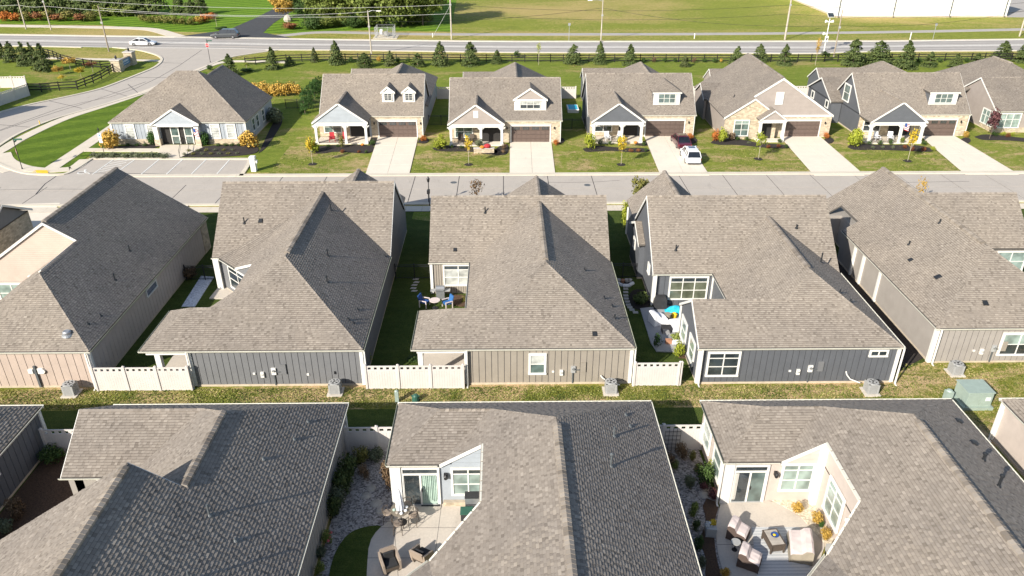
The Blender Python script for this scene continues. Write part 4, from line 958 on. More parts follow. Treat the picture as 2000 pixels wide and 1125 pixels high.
# ================================================================ HOUSES, bottom row
def courtyard_roof(root, E, Wd, Wi, rx, N_, p, ns, notch, single):
    """house whose north wing ends in a hip, with a low sunroom roof to the west"""
    az = ZE + p * (E - rx); ay = N_ - (E - rx); d = (N_ - ns) / 2; my = ns + d; mz = ZE + p * d; hx = Wd + d; jx = Wi + d
    nx, ny = notch
    fE, fN, fWi, fPW, fPS = PE(E, p), PN(N_, p), PW(Wi, p), PW(Wd, p), PS(ns, p)
    k = nx - ny                                          # chamfer line x - y = k
    yc = Wi - k; yn = 22.0; xe = yn + k
    rf = roof(root, [(fE, [(E, N_), (rx, ay), (rx, 15), (E, 15)], 1), (fN, [(Wd, N_), (E, N_), (rx, ay), (jx, my), (hx, my)], 1),
        (fPS, [(Wd, ns), (Wi, ns), (jx, my), (hx, my)], 1), (fPW, [(Wd, ns), (hx, my), (Wd, N_)], 1),
        (fWi, [(Wi, ns), (jx, my), (rx, ay), (rx, 15), (Wi + 1.2, 15), (Wi, yc), (nx, ny), (nx, ns)], 1),
        (PD(-.12, .12, -.12 * k, -1.0), [(xe, yn), (Wi, yc), (Wi + 2.6, yc - 4.6)], 1),
        (PN(yn, .87), [(Wd, yn), (xe, yn), (Wi + 2.6, yc - 4.6), (Wi + 2.6, 17), (Wd, 17)], 0), (PS(12, .87), [(Wd, 12), (E, 12), (E, 17), (Wd, 17)], 0)], single)
    ridge(rf, [(rx, ay - .5, az), (rx, 15, az)], True); ridge(rf, [(rx, ay, az), (E, N_, ZE)]); ridge(rf, [(rx, ay, az), (jx, my, mz)]); ridge(rf, [(hx, my, mz), (jx, my, mz)]); ridge(rf, [(hx, my, mz), (Wd, N_, ZE)]); ridge(rf, [(hx, my, mz), (Wd, ns, ZE)])
    gutter(root, (Wd - .1, N_), (E + .1, N_), (0, 1)); gutter(root, (E, N_), (E, 15), (1, 0)); gutter(root, (Wd - .05, ns), (Wi - .1, ns), (0, -1)); gutter(root, (Wd, ns), (Wd, N_), (-1, 0), mat='drip_green')
    zt = ZE + p * (nx - Wi)
    rake(root, (Wi, ns, ZE), (nx, ns, zt), (0, -1), w=.22)
    for a, b, n in (((nx, ns, zt), (nx, ny, zt), (-1, 0)), ((nx, ny, zt), (Wi, yc, ZE), (-1, 1))):
        rake(root, a, b, n, w=.12, mat='gutter_cream'); a, b = Vector(a), Vector(b); d_ = b - a
        for i in range(6):
            q0, q1 = a + d_ * (i / 6 + .01), a + d_ * ((i + 1) / 6 - .01); m = MB(); m.bar(q0 + Vector((0, 0, .03)), q1 + Vector((0, 0, .03)), .09, .03, 'gutter_cream'); m.build('gutter_guard', root)
    gutter(root, (Wi, yc), (xe, yn), (-1, 1))
    body(root, [(Wd + .15, N_ - .15), (E - .15, N_ - .15), (E - .15, 12.2), (Wd + .15, 12.2), (Wd + .15, yn - .15), (xe, yn - .15), (nx + .1, ny), (nx + .1, ns + .12), (Wd + .15, ns + .12)], MATC[root.name][0])
    m = MB(); m.prism([(nx + .1, ny), (nx + 1.5, ny), (nx + 1.5, ns + .1), (nx + .1, ns + .1)], 2.7, zt - .16, MATC[root.name][0]); m.build('upper_wall', root)
    return rf, (fE, fN, fWi, fPW, fPS), zt
MATC = {}
def sliding_door(root, x0, x1, y, z0=.12, z1=2.15, left='glass_dark', right='glass_sheer'):
    m = MB(); m.box(x0 - .12, x0, y - .08, y, 0, z1 + .5, 'white_trim'); m.box(x1, x1 + .12, y - .08, y, 0, z1 + .5, 'white_trim'); m.box(x0, x1, y - .08, y, z1, z1 + .10, 'white_trim'); m.box(x0, x1, y - .08, y, z1 + .38, z1 + .5, 'white_trim'); m.box(x0, x1, y - .1, y, 0, z0, 'ac_grey')
    c = (x0 + x1) / 2; m.box(c - .05, c + .05, y - .07, y, z0, z1, 'white_trim'); m.box(x0, x0 + .04, y - .06, y, z0, z1, 'white_trim'); m.box(x1 - .04, x1, y - .06, y, z0, z1, 'white_trim')
    d = m.build('sliding_door', root)
    for a, b, g_, zz0, zz1 in ((x0 + .04, c - .05, left, z0, z1), (c + .05, x1 - .04, right, z0, z1), (x0, x1, 'glass_dark', z1 + .1, z1 + .38)):
        q = MB(); q.box(a, b, y - .03, y, zz0, zz1, g_); link('pane', q.mesh('pane'), d, (0, 0, 0))
    q = MB(); q.box(c + .07, c + .1, y - .12, y - .03, 1.0, 1.2, 'black_metal'); link('door_handle', q.mesh('door_handle'), d, (0, 0, 0))
    return d
def curtain(root, x0, x1, y, z0, z1, mat):
    m = MB(); n = 26; vs = []
    for i in range(n + 1):
        x = x0 + (x1 - x0) * i / n; o = math.sin(i * 1.9) * .035 + math.sin(i * .7) * .015
        vs += [(x, y + o, z0 + .12 * abs(math.sin(i * .31))), (x, y + o, z1)]
    m.add(vs, [(2 * i, 2 * i + 2, 2 * i + 3, 2 * i + 1) for i in range(n)], mat); m.build('curtain', root)
plain('curtain_green', (0.36, 0.46, 0.40), 0.8, var=0.2, scale=2)

# --- BH2 : pale blue house, bottom centre
h2 = house_root('pale blue walled bungalow in the bottom centre with a sliding door onto its patio', 1.2, 24, 'patio_bungalow'); MATC[h2.name] = ['siding_blue']
rf, F2, zt = courtyard_roof(h2, 8.43, -6.1, -3.4, 2.53, 35.8, .59, 30.55, (-1.14, 26.4), True)
laps(h2, [(-2.75, 30.62, 2.65), (-1.05, 30.62, 2.65), (-1.05, 30.62, 3.95), (-2.75, 30.62, 2.95)], (0, -1, 0), 'siding_blue', .3)
m = MB(); m.wall_poly([(-3.3, 30.72, 2.6), (-1.0, 30.72, 2.6), (-1.0, 30.72, 4.0), (-3.3, 30.72, 2.7)], .1, (0, 1, 0), 'siding_blue'); m.build('gable_wall', h2)
m = MB(); m.box(-6.0, -5.45, 30.5, 30.66, 0, 2.72, 'white_trim'); m.build('wall_panel', h2)
sliding_door(h2, -5.35, -3.55, 30.64, right='curtain_green')
curtain(h2, -4.35, -3.6, 30.585, .3, 2.1, 'curtain_green')
window(h2, (-2.72, 30.64), (-1.15, 30.64), .85, 2.5, 2, (.4, .42, .18), 'glass_sheer', gl2='glass_dark', fw=.12)
m = MB(); m.box(-3.2, -3.0, 30.45, 30.64, 1.95, 2.25, 'black_metal'); m.lathe((-3.1, 30.4, 2.0), [(.07, 0), (.11, .2), (.03, .28)], 'black_metal', 8); m.build('wall_lamp', h2)
m = MB(); m.box(-3.3, -1.1, 30.45, 30.66, 0, .35, 'stone_cream'); m.build('stone_plinth', h2)
for x, y, h, c in ((6.55, 33.1, .12, 0), (6.65, 32.2, .12, 0), (5.55, 30.6, .55, 0), (5.05, 28.0, .6, 1)): pipe(h2, x, y, F2[0][1], h + .08, mat='pipe_grey', cap=c == 1)

# --- BH3 : pinkish beige house, bottom right
h3 = house_root('pinkish beige bungalow at the bottom right with an angled patio of covered furniture', 18.7, 24, 'patio_bungalow'); MATC[h3.name] = ['siding_beige']
rf, F3, zt = courtyard_roof(h3, 26.0, 11.45, 14.4, 20.2, 35.8, .59, 30.55, (16.5, 26.4), True)
laps(h3, [(14.4, 30.6, 2.7), (16.45, 30.6, 2.7), (16.45, 30.6, 3.95), (14.4, 30.6, 2.75)], (0, -1, 0), 'siding_beige', .3)
m = MB(); m.wall_poly([(14.4, 30.72, 2.6), (16.6, 30.72, 2.6), (16.6, 30.72, 4.0), (14.4, 30.72, 2.7)], .1, (0, 1, 0), 'siding_beige'); m.build('gable_wall', h3)
m = MB(); m.box(16.3, 16.62, 30.3, 30.66, 0, 3.95, 'white_trim'); m.build('corner_board', h3); m = MB(); m.box(11.5, 12.0, 30.5, 30.66, 0, 2.72, 'white_trim'); m.build('corner_board', h3)
sliding_door(h3, 12.1, 13.75, 30.64, left='glass_dark', right='glass_green')
curtain(h3, 12.15, 12.3, 30.585, .2, 2.1, 'white_trim')
window(h3, (14.65, 30.64), (16.15, 30.64), .95, 2.6, 2, (.4, .42, .2), 'glass_sheer', gl2='glass_sheer', fw=.13)
window(h3, (16.56, 29.3), (16.56, 27.7), .95, 2.85, 2, (.45, .4, .2), 'glass_sheer', gl2='glass_sheer', fw=.13)
window(h3, (11.57, 34.9), (11.57, 33.6), .9, 2.3, 1, (.5, .5), 'glass_sheer', fw=.12); window(h3, (11.57, 32.6), (11.57, 31.3), .9, 2.3, 1, (.5, .5), 'glass_sheer', fw=.12)
m = MB(); m.box(14.15, 14.3, 30.42, 30.64, 1.95, 2.2, 'black_metal'); m.lathe((14.22, 30.4, 1.95), [(.08, 0), (.11, .2), (.03, .28)], 'black_metal', 8); m.build('wall_lamp', h3)
m = MB(); m.box(16.44, 16.58, 26.9, 27.1, 2.2, 2.35, 'white_trim'); m.build('security_light', h3)
for x, y in ((24.6, 32.6), (24.2, 30.5)): box_vent(h3, x, y, F3[0][1], -1, 0, .3)
for x, y, h in ((23.6, 28.9, .35), (22.9, 26.6, .6), (23.8, 24.4, .5)): pipe(h3, x, y, F3[0][1], h, .06, cap=True)
downspout(h3, 11.35, 30.5)

# --- BH1 : house with nested gables, bottom left
h1_ = house_root('bungalow at the bottom left with nested gable roofs and a white corner post', -16.2, 28, 'patio_bungalow')
p = .66; E, N_ = -9.13, 35.8
fE, fN, fWw, fPS, fWb = PE(E, p), PN(N_, p), PW(-19.05, p), PS(29.8, p), PW(-23.25, p)
rf = roof(h1_, [(fE, [(E, N_), (-14.1, 30.85), (-14.1, 25.46), (-16.18, 25.46), (-16.18, 14), (E, 14)], 1), (fN, [(-22.5, N_), (E, N_), (-14.1, 30.85), (-16.05, 32.8), (-22.5, 32.8)], 1),
    (fPS, [(-22.5, 29.8), (-22.5, 32.8), (-16.05, 32.8), (-19.05, 29.8)], 1), (fWw, [(-19.05, 29.8), (-16.05, 32.8), (-14.1, 30.85), (-14.1, 25.46), (-19.05, 25.46)], 1),
    (fWb, [(-23.25, 25.46), (-16.18, 25.46), (-16.18, 14), (-23.25, 14)], 1)], True)
z1, z2 = ZE + p * 4.97, ZE + p * 7.05
ridge(rf, [(-14.1, 30.85, z1), (-14.1, 25.5, z1)], True); ridge(rf, [(-14.1, 30.85, z1), (E, N_, ZE)]); ridge(rf, [(-14.1, 30.85, z1), (-16.05, 32.8, 4.88)]); ridge(rf, [(-16.05, 32.8, 4.88), (-22.5, 32.8, 4.88)]); ridge(rf, [(-16.18, 25.2, z2), (-16.18, 14, z2)], True)
body(h1_, [(-22.3, 35.6), (-9.3, 35.6), (-9.3, 14), (-23.1, 14), (-23.1, 25.2), (-18.9, 25.2), (-18.9, 29.95), (-22.3, 29.95)], 'siding_greige')
m = MB(); m.wall_poly([(-23.1, 25.3, 2.7), (-14.0, 25.3, 2.7), (-14.0, 25.3, z1 - .2), (-16.18, 25.3, z2 - .2)], .1, (0, -1, 0), 'siding_greige'); m.wall_poly([(-22.3, 35.6, 2.7), (-22.3, 29.95, 2.7), (-22.3, 32.8, 4.7)], .1, (1, 0, 0), 'siding_greige'); m.build('gable_wall', h1_)
bb(h1_, (-9.3, 14), (-9.3, 35.6), .16, 2.78, 'siding_greige')
gutter(h1_, (-22.6, N_), (E + .1, N_), (0, 1)); gutter(h1_, (E, N_), (E, 14), (1, 0)); gutter(h1_, (-22.6, 29.8), (-19.1, 29.8), (0, -1)); corner(h1_, -9.3, 35.6)
rake(h1_, (-22.5, 29.8, ZE), (-22.5, 32.8, 4.88), (-1, 0)); rake(h1_, (-22.5, 35.8, ZE), (-22.5, 32.8, 4.88), (-1, 0)); rake(h1_, (-23.25, 25.46, ZE), (-16.18, 25.46, z2), (0, 1)); rake(h1_, (-14.1, 25.46, z1), (-16.18, 25.46, z2), (0, 1))
m = MB(); m.box(-22.0, -21.55, 29.95, 30.35, 0, 2.75, 'white_trim'); m.box(-20.8, -18.9, 29.85, 29.96, 0, 2.75, 'white_trim'); m.build('corner_post', h1_)
for x, y, h in ((-10.6, 32.9, .12), (-10.9, 31.2, .12), (-12.8, 24.6, .6), (-11.6, 23.9, .15), (-11.8, 29.0, .1), (-12.5, 21.3, .5)): pipe(h1_, x, y, fE[1], h + .08, mat='pipe_grey')
m = MB()
for yy in (25.2,): m.tube((-9.15, 22.3, .2), (-9.15, 22.3, 2.4), .05, .05, 'white_trim', 8)
m.build('drain_pipe', h1_)

# --- BH0 and BH4 : corners of two more houses
hz = house_root('dark slate bungalow corner cut by the bottom left edge of the picture', -33, 27, 'patio_bungalow')
rf = roof(hz, [(PE(-26.7, .66), [(-26.7, 35.8), (-31.7, 30.8), (-31.7, 18), (-26.7, 18)], 1), (PN(35.8, .66), [(-41, 35.8), (-26.7, 35.8), (-31.7, 30.8), (-36, 30.8), (-41, 35.8)][:4], 1)])
ridge(rf, [(-31.7, 30.8, 6.2), (-26.7, 35.8, ZE)])
body(hz, [(-41, 35.6), (-26.85, 35.6), (-26.85, 18), (-41, 18)], 'siding_slate'); bb(hz, (-26.85, 18), (-26.85, 35.6), .16, 2.78, 'siding_slate', .45); gutter(hz, (-26.7, 35.8), (-26.7, 18), (1, 0)); gutter(hz, (-41, 35.8), (-26.6, 35.8), (0, 1)); corner(hz, -26.85, 35.6)
window(hz, (-26.83, 29.4), (-26.83, 31.2), 1.9, 2.5, 2, (1,), 'glass_dark', fw=.1)
for x, y in ((-28.2, 33.6), (-28.0, 32.2)): pipe(hz, x, y, PE(-26.7, .66)[1], .15)
hy = house_root('beige bungalow corner cut by the right edge beside the green transformer', 36, 27, 'patio_bungalow')
rf = roof(hy, [(PW(29.0, .66), [(29, 35.8), (34, 30.8), (34, 18), (29, 18)], 1), (PN(35.8, .66), [(29, 35.8), (44, 35.8), (39, 30.8), (34, 30.8)], 1)])
ridge(rf, [(34, 30.8, 6.2), (29, 35.8, ZE)])
body(hy, [(29.15, 35.6), (44, 35.6), (44, 18), (29.15, 18)], 'siding_beige'); gutter(hy, (29, 35.8), (29, 18), (-1, 0)); gutter(hy, (28.9, 35.8), (44, 35.8), (0, 1)); corner(hy, 29.15, 35.6); downspout(hy, 28.95, 35.6)
m = MB(); m.wall_poly([(29.13, 35.5, 2.3), (29.13, 18, 2.3), (29.13, 18, 2.78), (29.13, 35.5, 2.78)], .03, (-1, 0, 0), 'siding_beige'); m.build('frieze', hy)

# ================================================================ HOUSES, far row
def garage_door(root, x0, x1, y, h=2.15, lights=0, arch=False):
    m = MB(); m.box(x0 - .13, x0, y - .10, y, 0, h + .13, 'white_trim'); m.box(x1, x1 + .13, y - .10, y, 0, h + .13, 'white_trim'); m.box(x0, x1, y - .10, y, h, h + .13, 'white_trim'); m.build('door_frame', root)
    m = MB(); m.box(x0, x1, y - .02, y, 0, h, 'garage_brown'); nc = 8; cw = (x1 - x0) / nc; rh = h / 4
    for r in range(4):
        m.box(x0, x1, y - .055, y - .02, r * rh + .01, r * rh + .05, 'garage_brown'); m.box(x0, x1, y - .055, y - .02, (r + 1) * rh - .05, (r + 1) * rh - .01, 'garage_brown')
        for c in range(nc + 1): m.box(x0 + c * cw - (.04 if c else 0), x0 + c * cw + (.04 if c < nc else 0), y - .05, y - .02, r * rh + .05, (r + 1) * rh - .05, 'garage_brown')
    d = m.build('garage_door', root)
    if lights:
        w = (x1 - x0) / 4
        for c in range(4):
            q = MB(); q.box(x0 + c * w + .2, x0 + (c + 1) * w - .2, y - .075, y - .04, 3 * rh + .1, 4 * rh - .1, 'glass_dark')
            for k in (1, 2, 3): xx = x0 + c * w + .2 + (w - .4) * k / 4; q.box(xx - .015, xx + .015, y - .085, y - .07, 3 * rh + .1, 4 * rh - .1, 'garage_brown')
            link('pane', q.mesh('pane'), d, (0, 0, 0))
def s_gable(faces, x0, x1, yf, Yf, pm, p, z0=ZE):
    xc = (x0 + x1) / 2; h = p * (x1 - x0) / 2; ya = Yf + (z0 - ZE) / pm; yb = Yf + (z0 + h - ZE) / pm
    faces += [(PE(x1, p, z0), [(x1, yf), (x1, ya), (xc, yb), (xc, yf)], 1), (PW(x0, p, z0), [(x0, yf), (xc, yf), (xc, yb), (x0, ya)], 1)]
    return xc, z0 + h, yb
def s_gable_wall(root, x0, x1, y, z0, p, mat, vent=None, trim=True, wall_y=None):
    xc = (x0 + x1) / 2; zr = z0 + p * (x1 - x0) / 2; yw = y + .12
    m = MB(); m.wall_poly([(x0 + .15, yw + .1, z0 - .05), (x1 - .15, yw + .1, z0 - .05), (xc, yw + .1, zr - .22)], .1, (0, -1, 0), mat); m.build('gable_wall', root)
    laps(root, [(x0 + .25, yw, z0 - .05), (x1 - .25, yw, z0 - .05), (xc, yw, zr - .28)], (0, -1, 0), mat, .17)
    rake(root, (x0, y, z0), (xc, y, zr), (0, -1), w=.24); rake(root, (x1, y, z0), (xc, y, zr), (0, -1), w=.24)
    if vent:
        q = MB(); q.box(xc - .3, xc + .3, yw - .08, yw - .03, z0 + .75, z0 + 1.65, 'white_trim'); q.build('gable_vent', root)
def front_porch(root, x0, x1, y, yw, wallmat, rail=True, gap=True):
    """three white posts, beam, floor, recessed entry"""
    b = MB(); b.box(x0 + .15, x1 - .15, y + .12, y + .42, 2.42, 2.88, 'white_trim'); b.build('porch_beam', root)
    b = MB(); b.box(x0 + .2, x1 - .2, y + .1, yw, 0.02, .16, 'drive_concrete'); b.build('porch_floor', root)
    xm = x0 + (x1 - x0) * .58
    for x in (x0 + .38, xm, x1 - .38):
        b = MB(); b.box(x - .15, x + .15, y + .12, y + .42, .1, 2.45, 'white_trim'); b.box(x - .20, x + .20, y + .07, y + .47, .1, .4, 'white_trim')
        for sx in (-1, 1):
            for k in range(3): b.box(x + sx * (.15 + k * .1), x + sx * (.25 + k * .1), y + .2, y + .34, 2.42 - .30 + k * .1, 2.44, 'white_trim')
        b.build('porch_post', root)
    b = MB(); b.box(x0 + .3, x1 - .3, y + .4, yw, 2.60, 2.66, 'white_trim'); b.build('porch_ceiling', root)
    b = MB(); b.box(xm + .1, x1 - .4, yw + .02, yw + 1.8, .1, 2.5, 'interior_dark'); b.build('entry_recess', root)
    if rail:
        b = MB(); b.bar((x0 + .5, y + .25, 1.0), (xm - .2, y + .25, 1.0), .04, .04, 'black_metal'); b.bar((x0 + .5, y + .25, .3), (xm - .2, y + .25, .3), .03, .03, 'black_metal')
        x = x0 + .5
        while x < xm - .2: b.box(x, x + .02, y + .24, y + .26, .2, 1.0, 'black_metal'); x += .14
        b.build('porch_railing', root)
def stone_front(root, x0, x1, y, door=None, top=2.8):
    b = MB()
    if door:
        b.box(x0, door[0] - .13, y - .05, y + .05, 0, top, 'stone_cream'); b.box(door[1] + .13, x1, y - .05, y + .05, 0, top, 'stone_cream'); b.box(door[0] - .13, door[1] + .13, y - .05, y + .05, 2.28, top, 'stone_cream')
        b.box(door[0] - .2, door[1] + .2, y - .09, y - .05, 2.30, 2.48, 'step_stone')
    else: b.box(x0, x1, y - .05, y + .05, 0, top, 'stone_cream')
    b.build('stone_facing', root)
def coach_lamp(root, x, y, z=1.95):
    b = MB(); b.box(x - .05, x + .05, y - .06, y, z - .1, z + .15, 'black_metal'); b.lathe((x, y - .14, z - .15), [(.06, 0), (.10, .22), (.03, .32)], 'black_metal', 6); b.build('wall_lamp', root)
def rear_wing(faces, E, hw, Yn, ridge_y0, p=.66, room=None):
    rx = E - hw; zr = ZE + p * hw; ay = Yn - hw
    faces += [(PE(E, p), [(E, ridge_y0 - 2), (rx, ridge_y0 - 2), (rx, ay), (E, Yn)], 1), (PN(Yn, p), [(room[0] if room else rx - hw, Yn), (E, Yn), (rx, ay), (rx - (hw - 2.9), Yn - 2.9)] + ([(room[0], Yn - 2.9)] if room else []), 0),
              (PW(rx - hw, p), [(rx - hw, ridge_y0 - 2), (rx, ridge_y0 - 2), (rx, ay), (rx - (hw - 2.9), Yn - 2.9), (rx - hw, Yn - 5.8)], 1)]
    if room: faces.append((PS(Yn - 5.8, p), [(room[0], Yn - 5.8), (rx - hw, Yn - 5.8), (rx - hw + 2.9, Yn - 2.9), (room[0], Yn - 2.9)], 1))
    return rx, zr, ay
def far_house(label, X0, X1, Yf, gx, porch, gmat, hw, dormer, lights, side, vent=False, wing_shift=0):
    h = house_root(label, (X0 + X1) / 2, Yf + 8, 'garage_bungalow'); pm = .867; yr = Yf + 4.95; zr = ZE + pm * 4.95; F = []
    F.append((PS(Yf, pm), [(X0, Yf), (X1, Yf), (X1, yr), (X0, yr)], 1)); F.append((PN(Yf + 9.9, pm), [(X0, yr), (X1, yr), (X1, Yf + 9.9), (X0, Yf + 9.9)], 0))
    xc, zg, yg = s_gable(F, porch[0], porch[1], porch[2], Yf, pm, .70)
    rx, zw, ay = rear_wing(F, X1 + .2, hw, Yf + 22.3, yr + 2, room=(X0 + 1.0 if side != 'C' else X0,))
    dl = []
    for kind, c, w, zb, zt in dormer:
        yb = Yf + (zb - ZE) / pm; dl.append((kind, c, w, zb, zt, yb))
        if kind == 'gable': xk, zk, yk = s_gable(F, c - w / 2 - .2, c + w / 2 + .2, yb - .15, Yf, pm, .8 if w < 2 else .66, zt)
        else:
            z0 = zt; pp = .62; x0, x1 = c - w / 2 - .2, c + w / 2 + .2; hh = (x1 - x0) / 2; y0 = yb - .15
            ya = Yf + (z0 - ZE) / pm; za = z0 + pp * hh; yb2 = Yf + (za - ZE) / pm
            F.append((PS(y0, pp, z0), [(x0, y0), (x1, y0), (c, y0 + hh)], 1)); F.append((PE(x1, pp, z0), [(x1, y0), (x1, ya), (c, yb2), (c, y0 + hh)], 1)); F.append((PW(x0, pp, z0), [(x0, y0), (c, y0 + hh), (c, yb2), (x0, ya)], 1))
    r0 = X0 + 1.0; Yn = Yf + 22.3; b = MB(); b.wall_poly([(r0 + .15, Yn - 5.65, 0), (r0 + .15, Yn - .15, 0), (r0 + .15, Yn - .15, 2.85), (r0 + .15, Yn - 2.9, 4.6), (r0 + .15, Yn - 5.65, 2.85)], .15, (1, 0, 0), side_m[side]); b.build('rear_gable_wall', h)
    for yy in (Yn, Yn - 5.8): rake(h, (r0, yy, ZE), (r0, Yn - 2.9, ZE + .66 * 2.9), (-1, 0))
    b = MB(); b.box(r0 + .2, X1 - 1, Yn - 5.6, Yn - .2, 0, 2.8, side_m[side]); b.build('rear_room_wall', h)
    rf = roof(h, F)
    ridge(rf, [(X0, yr, zr), (X1, yr, zr)]); ridge(rf, [(xc, porch[2] - .05, zg), (xc, yg, zg)], True); ridge(rf, [(rx, yr, zw), (rx, ay - .5, zw)], True)
    body(h, [(X0 + .2, Yf + .12), (X1 - .2, Yf + .12), (X1 - .05, Yf + 22), (X1 - 2 * hw, Yf + 22), (X1 - 2 * hw, Yf + 9.5), (X0 + .2, Yf + 9.5)], side_m[side])
    b = MB(); b.wall_poly([(X0 + .2, Yf + .15, 2.7), (X0 + .2, Yf + 9.7, 2.7), (X0 + .2, yr, zr - .2)], .1, (1, 0, 0), side_m[side]); b.wall_poly([(X1 - .2, Yf + .15, 2.7), (X1 - .2, Yf + 9.7, 2.7), (X1 - .2, yr, zr - .2)], .1, (-1, 0, 0), side_m[side]); b.build('gable_wall', h)
    for x, n in ((X0, -1), (X1, 1)): rake(h, (x, Yf, ZE), (x, yr, zr), (n, 0)); rake(h, (x, Yf + 9.9, ZE), (x, yr, zr), (n, 0))
    s_gable_wall(h, porch[0], porch[1], porch[2], ZE, .70, gmat, vent)
    yw = Yf + .07
    gutter(h, (porch[1], Yf), (X1 + .1, Yf), (0, -1)); stone_front(h, porch[1] - .1, X1 - .2, yw, gx); garage_door(h, gx[0], gx[1], yw, 2.15, lights)
    coach_lamp(h, gx[1] + .55, yw - .05); coach_lamp(h, gx[0] - .55, yw - .05)
    front_porch(h, porch[0], porch[1], porch[2], yw, 'stone_cream'); stone_front(h, porch[0] + .2, porch[0] + (porch[1] - porch[0]) * .58, yw)
    window(h, (porch[0] + .9, yw - .06), (porch[0] + 3.0, yw - .06), .8, 2.35, 2, (.45, .35, .2), 'glass_green' if side != 'G' else 'glass_dark', fw=.12)
    downspout(h, X1 - .15, yw - .15)
    for kind, c, w, zb, zt, yb in dl:
        b = MB(); b.box(c - w / 2, c + w / 2, yb, yb + 2.2, zb - .2, zt - .02, side_m[side] if kind != 'hip' else side_m[side]); b.build('dormer_wall', h)
        b = MB(); b.box(c - w / 2 - .03, c + w / 2 + .03, yb - .04, yb + .03, zb, zt - .05, 'white_trim'); b.box(c - w / 2 - .2, c + w / 2 + .2, yb - .2, yb - .1, zt - .14, zt + .01, 'white_trim'); b.build('dormer_front', h)
        ww = w * .62 if w > 2 else w * .6
        window(h, (c - ww / 2, yb - .05), (c + ww / 2, yb - .05), zb + .28, zt - .22, 3 if w > 2 else 2, (.5, .5) if w > 2 else (1, 1, 1), 'glass_green' if kind == 'hip' else 'glass_dark', fw=.07, mun=.025, gl2='glass_blind' if kind == 'gable' and w > 2 else None, each=w > 2)
        if kind == 'gable':
            gp = .8 if w < 2 else .66
            s_gable_wall(h, c - w / 2 - .2, c + w / 2 + .2, yb - .15, zt, gp, gmat if w > 2 else 'white_trim')
    return h
side_m = {'P': 'siding_blue', 'T': 'siding_gable_taupe', 'G': 'siding_slate', 'C': 'siding_gable_taupe'}
f1 = far_house('far-row bungalow with a pale blue porch gable and two small white dormers', -23.7, -10.3, 97.3, (-16.15, -11.25), (-24.05, -17.0, 94.35), 'siding_blue', 4.7, [('gable', -14.9, 1.5, 4.3, 5.6), ('gable', -12.2, 1.5, 4.3, 5.6)], 1, 'P')
f2 = far_house('far-row bungalow with taupe porch gable, square gable vent and wide three-light dormer', -6.85, 7.45, 95.0, (1.05, 5.95), (-6.95, .2, 93.4), 'siding_gable_taupe', 5.9, [('gable', 3.45, 4.0, 3.9, 5.3)], 1, 'T', True)
f3 = far_house('far-row bungalow with dark slate porch gable and hipped white dormer, two cars on its drive', 11.0, 25.0, 97.3, (18.6, 23.6), (11.1, 17.95, 94.3), 'siding_slate', 4.9, [('hip', 21.25, 3.4, 3.95, 5.55)], 0, 'G')
f5 = far_house('far-row slate blue bungalow with hipped dormer and full slate west gable wall', 46.4, 60.8, 97.2, (54.6, 59.2), (46.2, 53.5, 93.7), 'siding_slate', 5.0, [('hip', 57.3, 3.6, 3.9, 5.5)], 1, 'G')
window(f5, (46.55, 103.6), (46.55, 101.9), 3.4, 5.4, 1, (.5, .5), 'glass_green', fw=.16, each=False)
b = MB(); b.box(45.1, 46.5, 103.6, 112.4, 0, 3.0, 'siding_slate'); b.wall_poly([(45.1, 103.6, 2.9), (45.1, 112.4, 2.9), (45.1, 108, 4.9)], .1, (1, 0, 0), 'siding_slate'); b.build('side_bay', f5)
roof(f5, [(PS(103.4, .5, 3.0), [(44.9, 103.4), (47.5, 103.4), (47.5, 108), (44.9, 108)], 1), (PN(112.6, .5, 3.0), [(44.9, 108), (47.5, 108), (47.5, 112.6), (44.9, 112.6)], 0)])
rake(f5, (44.9, 103.4, 3.0), (44.9, 108, 5.3), (-1, 0)); rake(f5, (44.9, 112.6, 3.0), (44.9, 108, 5.3), (-1, 0)); window(f5, (45.08, 110.8), (45.08, 110.0), 1.9, 2.7, 1, (1,), 'glass_dark', fw=.14, each=False); window(f5, (45.08, 105.4), (45.08, 104.6), 1.9, 2.7, 1, (1,), 'glass_dark', fw=.14, each=False)

# H4 : street-facing gable
h4 = house_root('far-row bungalow with a wide beige street gable over its brown garage door', 35.5, 105, 'garage_bungalow')
p = .66; pW = PW(28.3, p); F = [(pW, [(28.3, 96.0), (28.3, 105.4), (30.7, 108.2), (28.3, 111), (28.3, 113), (35.55, 113), (35.55, 97.0), (32.0, 97.0), (32.0, 96.0)], 1), (PE(42.8, p), [(42.8, 97.0), (42.8, 119), (38.8, 115), (35.55, 109), (35.55, 97.0)], 1),
    (PE(35.6, p, 2.9), [(32.0, 96.0), (35.6, 96.0), (35.6, 97.6), (32.0, 97.6)], 1),
    (PS(105.4, .58), [(27.9, 105.4), (28.3, 105.4), (30.7, 108.2), (27.9, 108.2)], 1), (PN(111, .58), [(27.9, 111), (28.3, 111), (30.7, 108.2), (27.9, 108.2)], 0),
    (PS(113.2, p), [(31.0, 113.2), (34, 113.2), (36.5, 116.1), (31.0, 116.1)], 1), (PN(119, p), [(31.0, 116.1), (36.5, 116.1), (42, 119), (31.0, 119)], 0), (PW(31.5, p), [(31.5, 113), (35.55, 113), (35.55, 116.5), (31.5, 113.4)], 1),
    (PE(36.1, .7), [(36.1, 94.7), (34.3, 94.7), (34.3, 96.6), (36.1, 96.6)], 1), (PW(32.5, .7), [(32.5, 94.7), (34.3, 94.7), (34.3, 96.6), (32.5, 96.6)], 1)]
rf = roof(h4, F); zr = ZE + p * 7.25
ridge(rf, [(35.55, 97, zr), (35.55, 112, zr)], True); ridge(rf, [(35.55, 113, zr), (42.8, 119, ZE)])
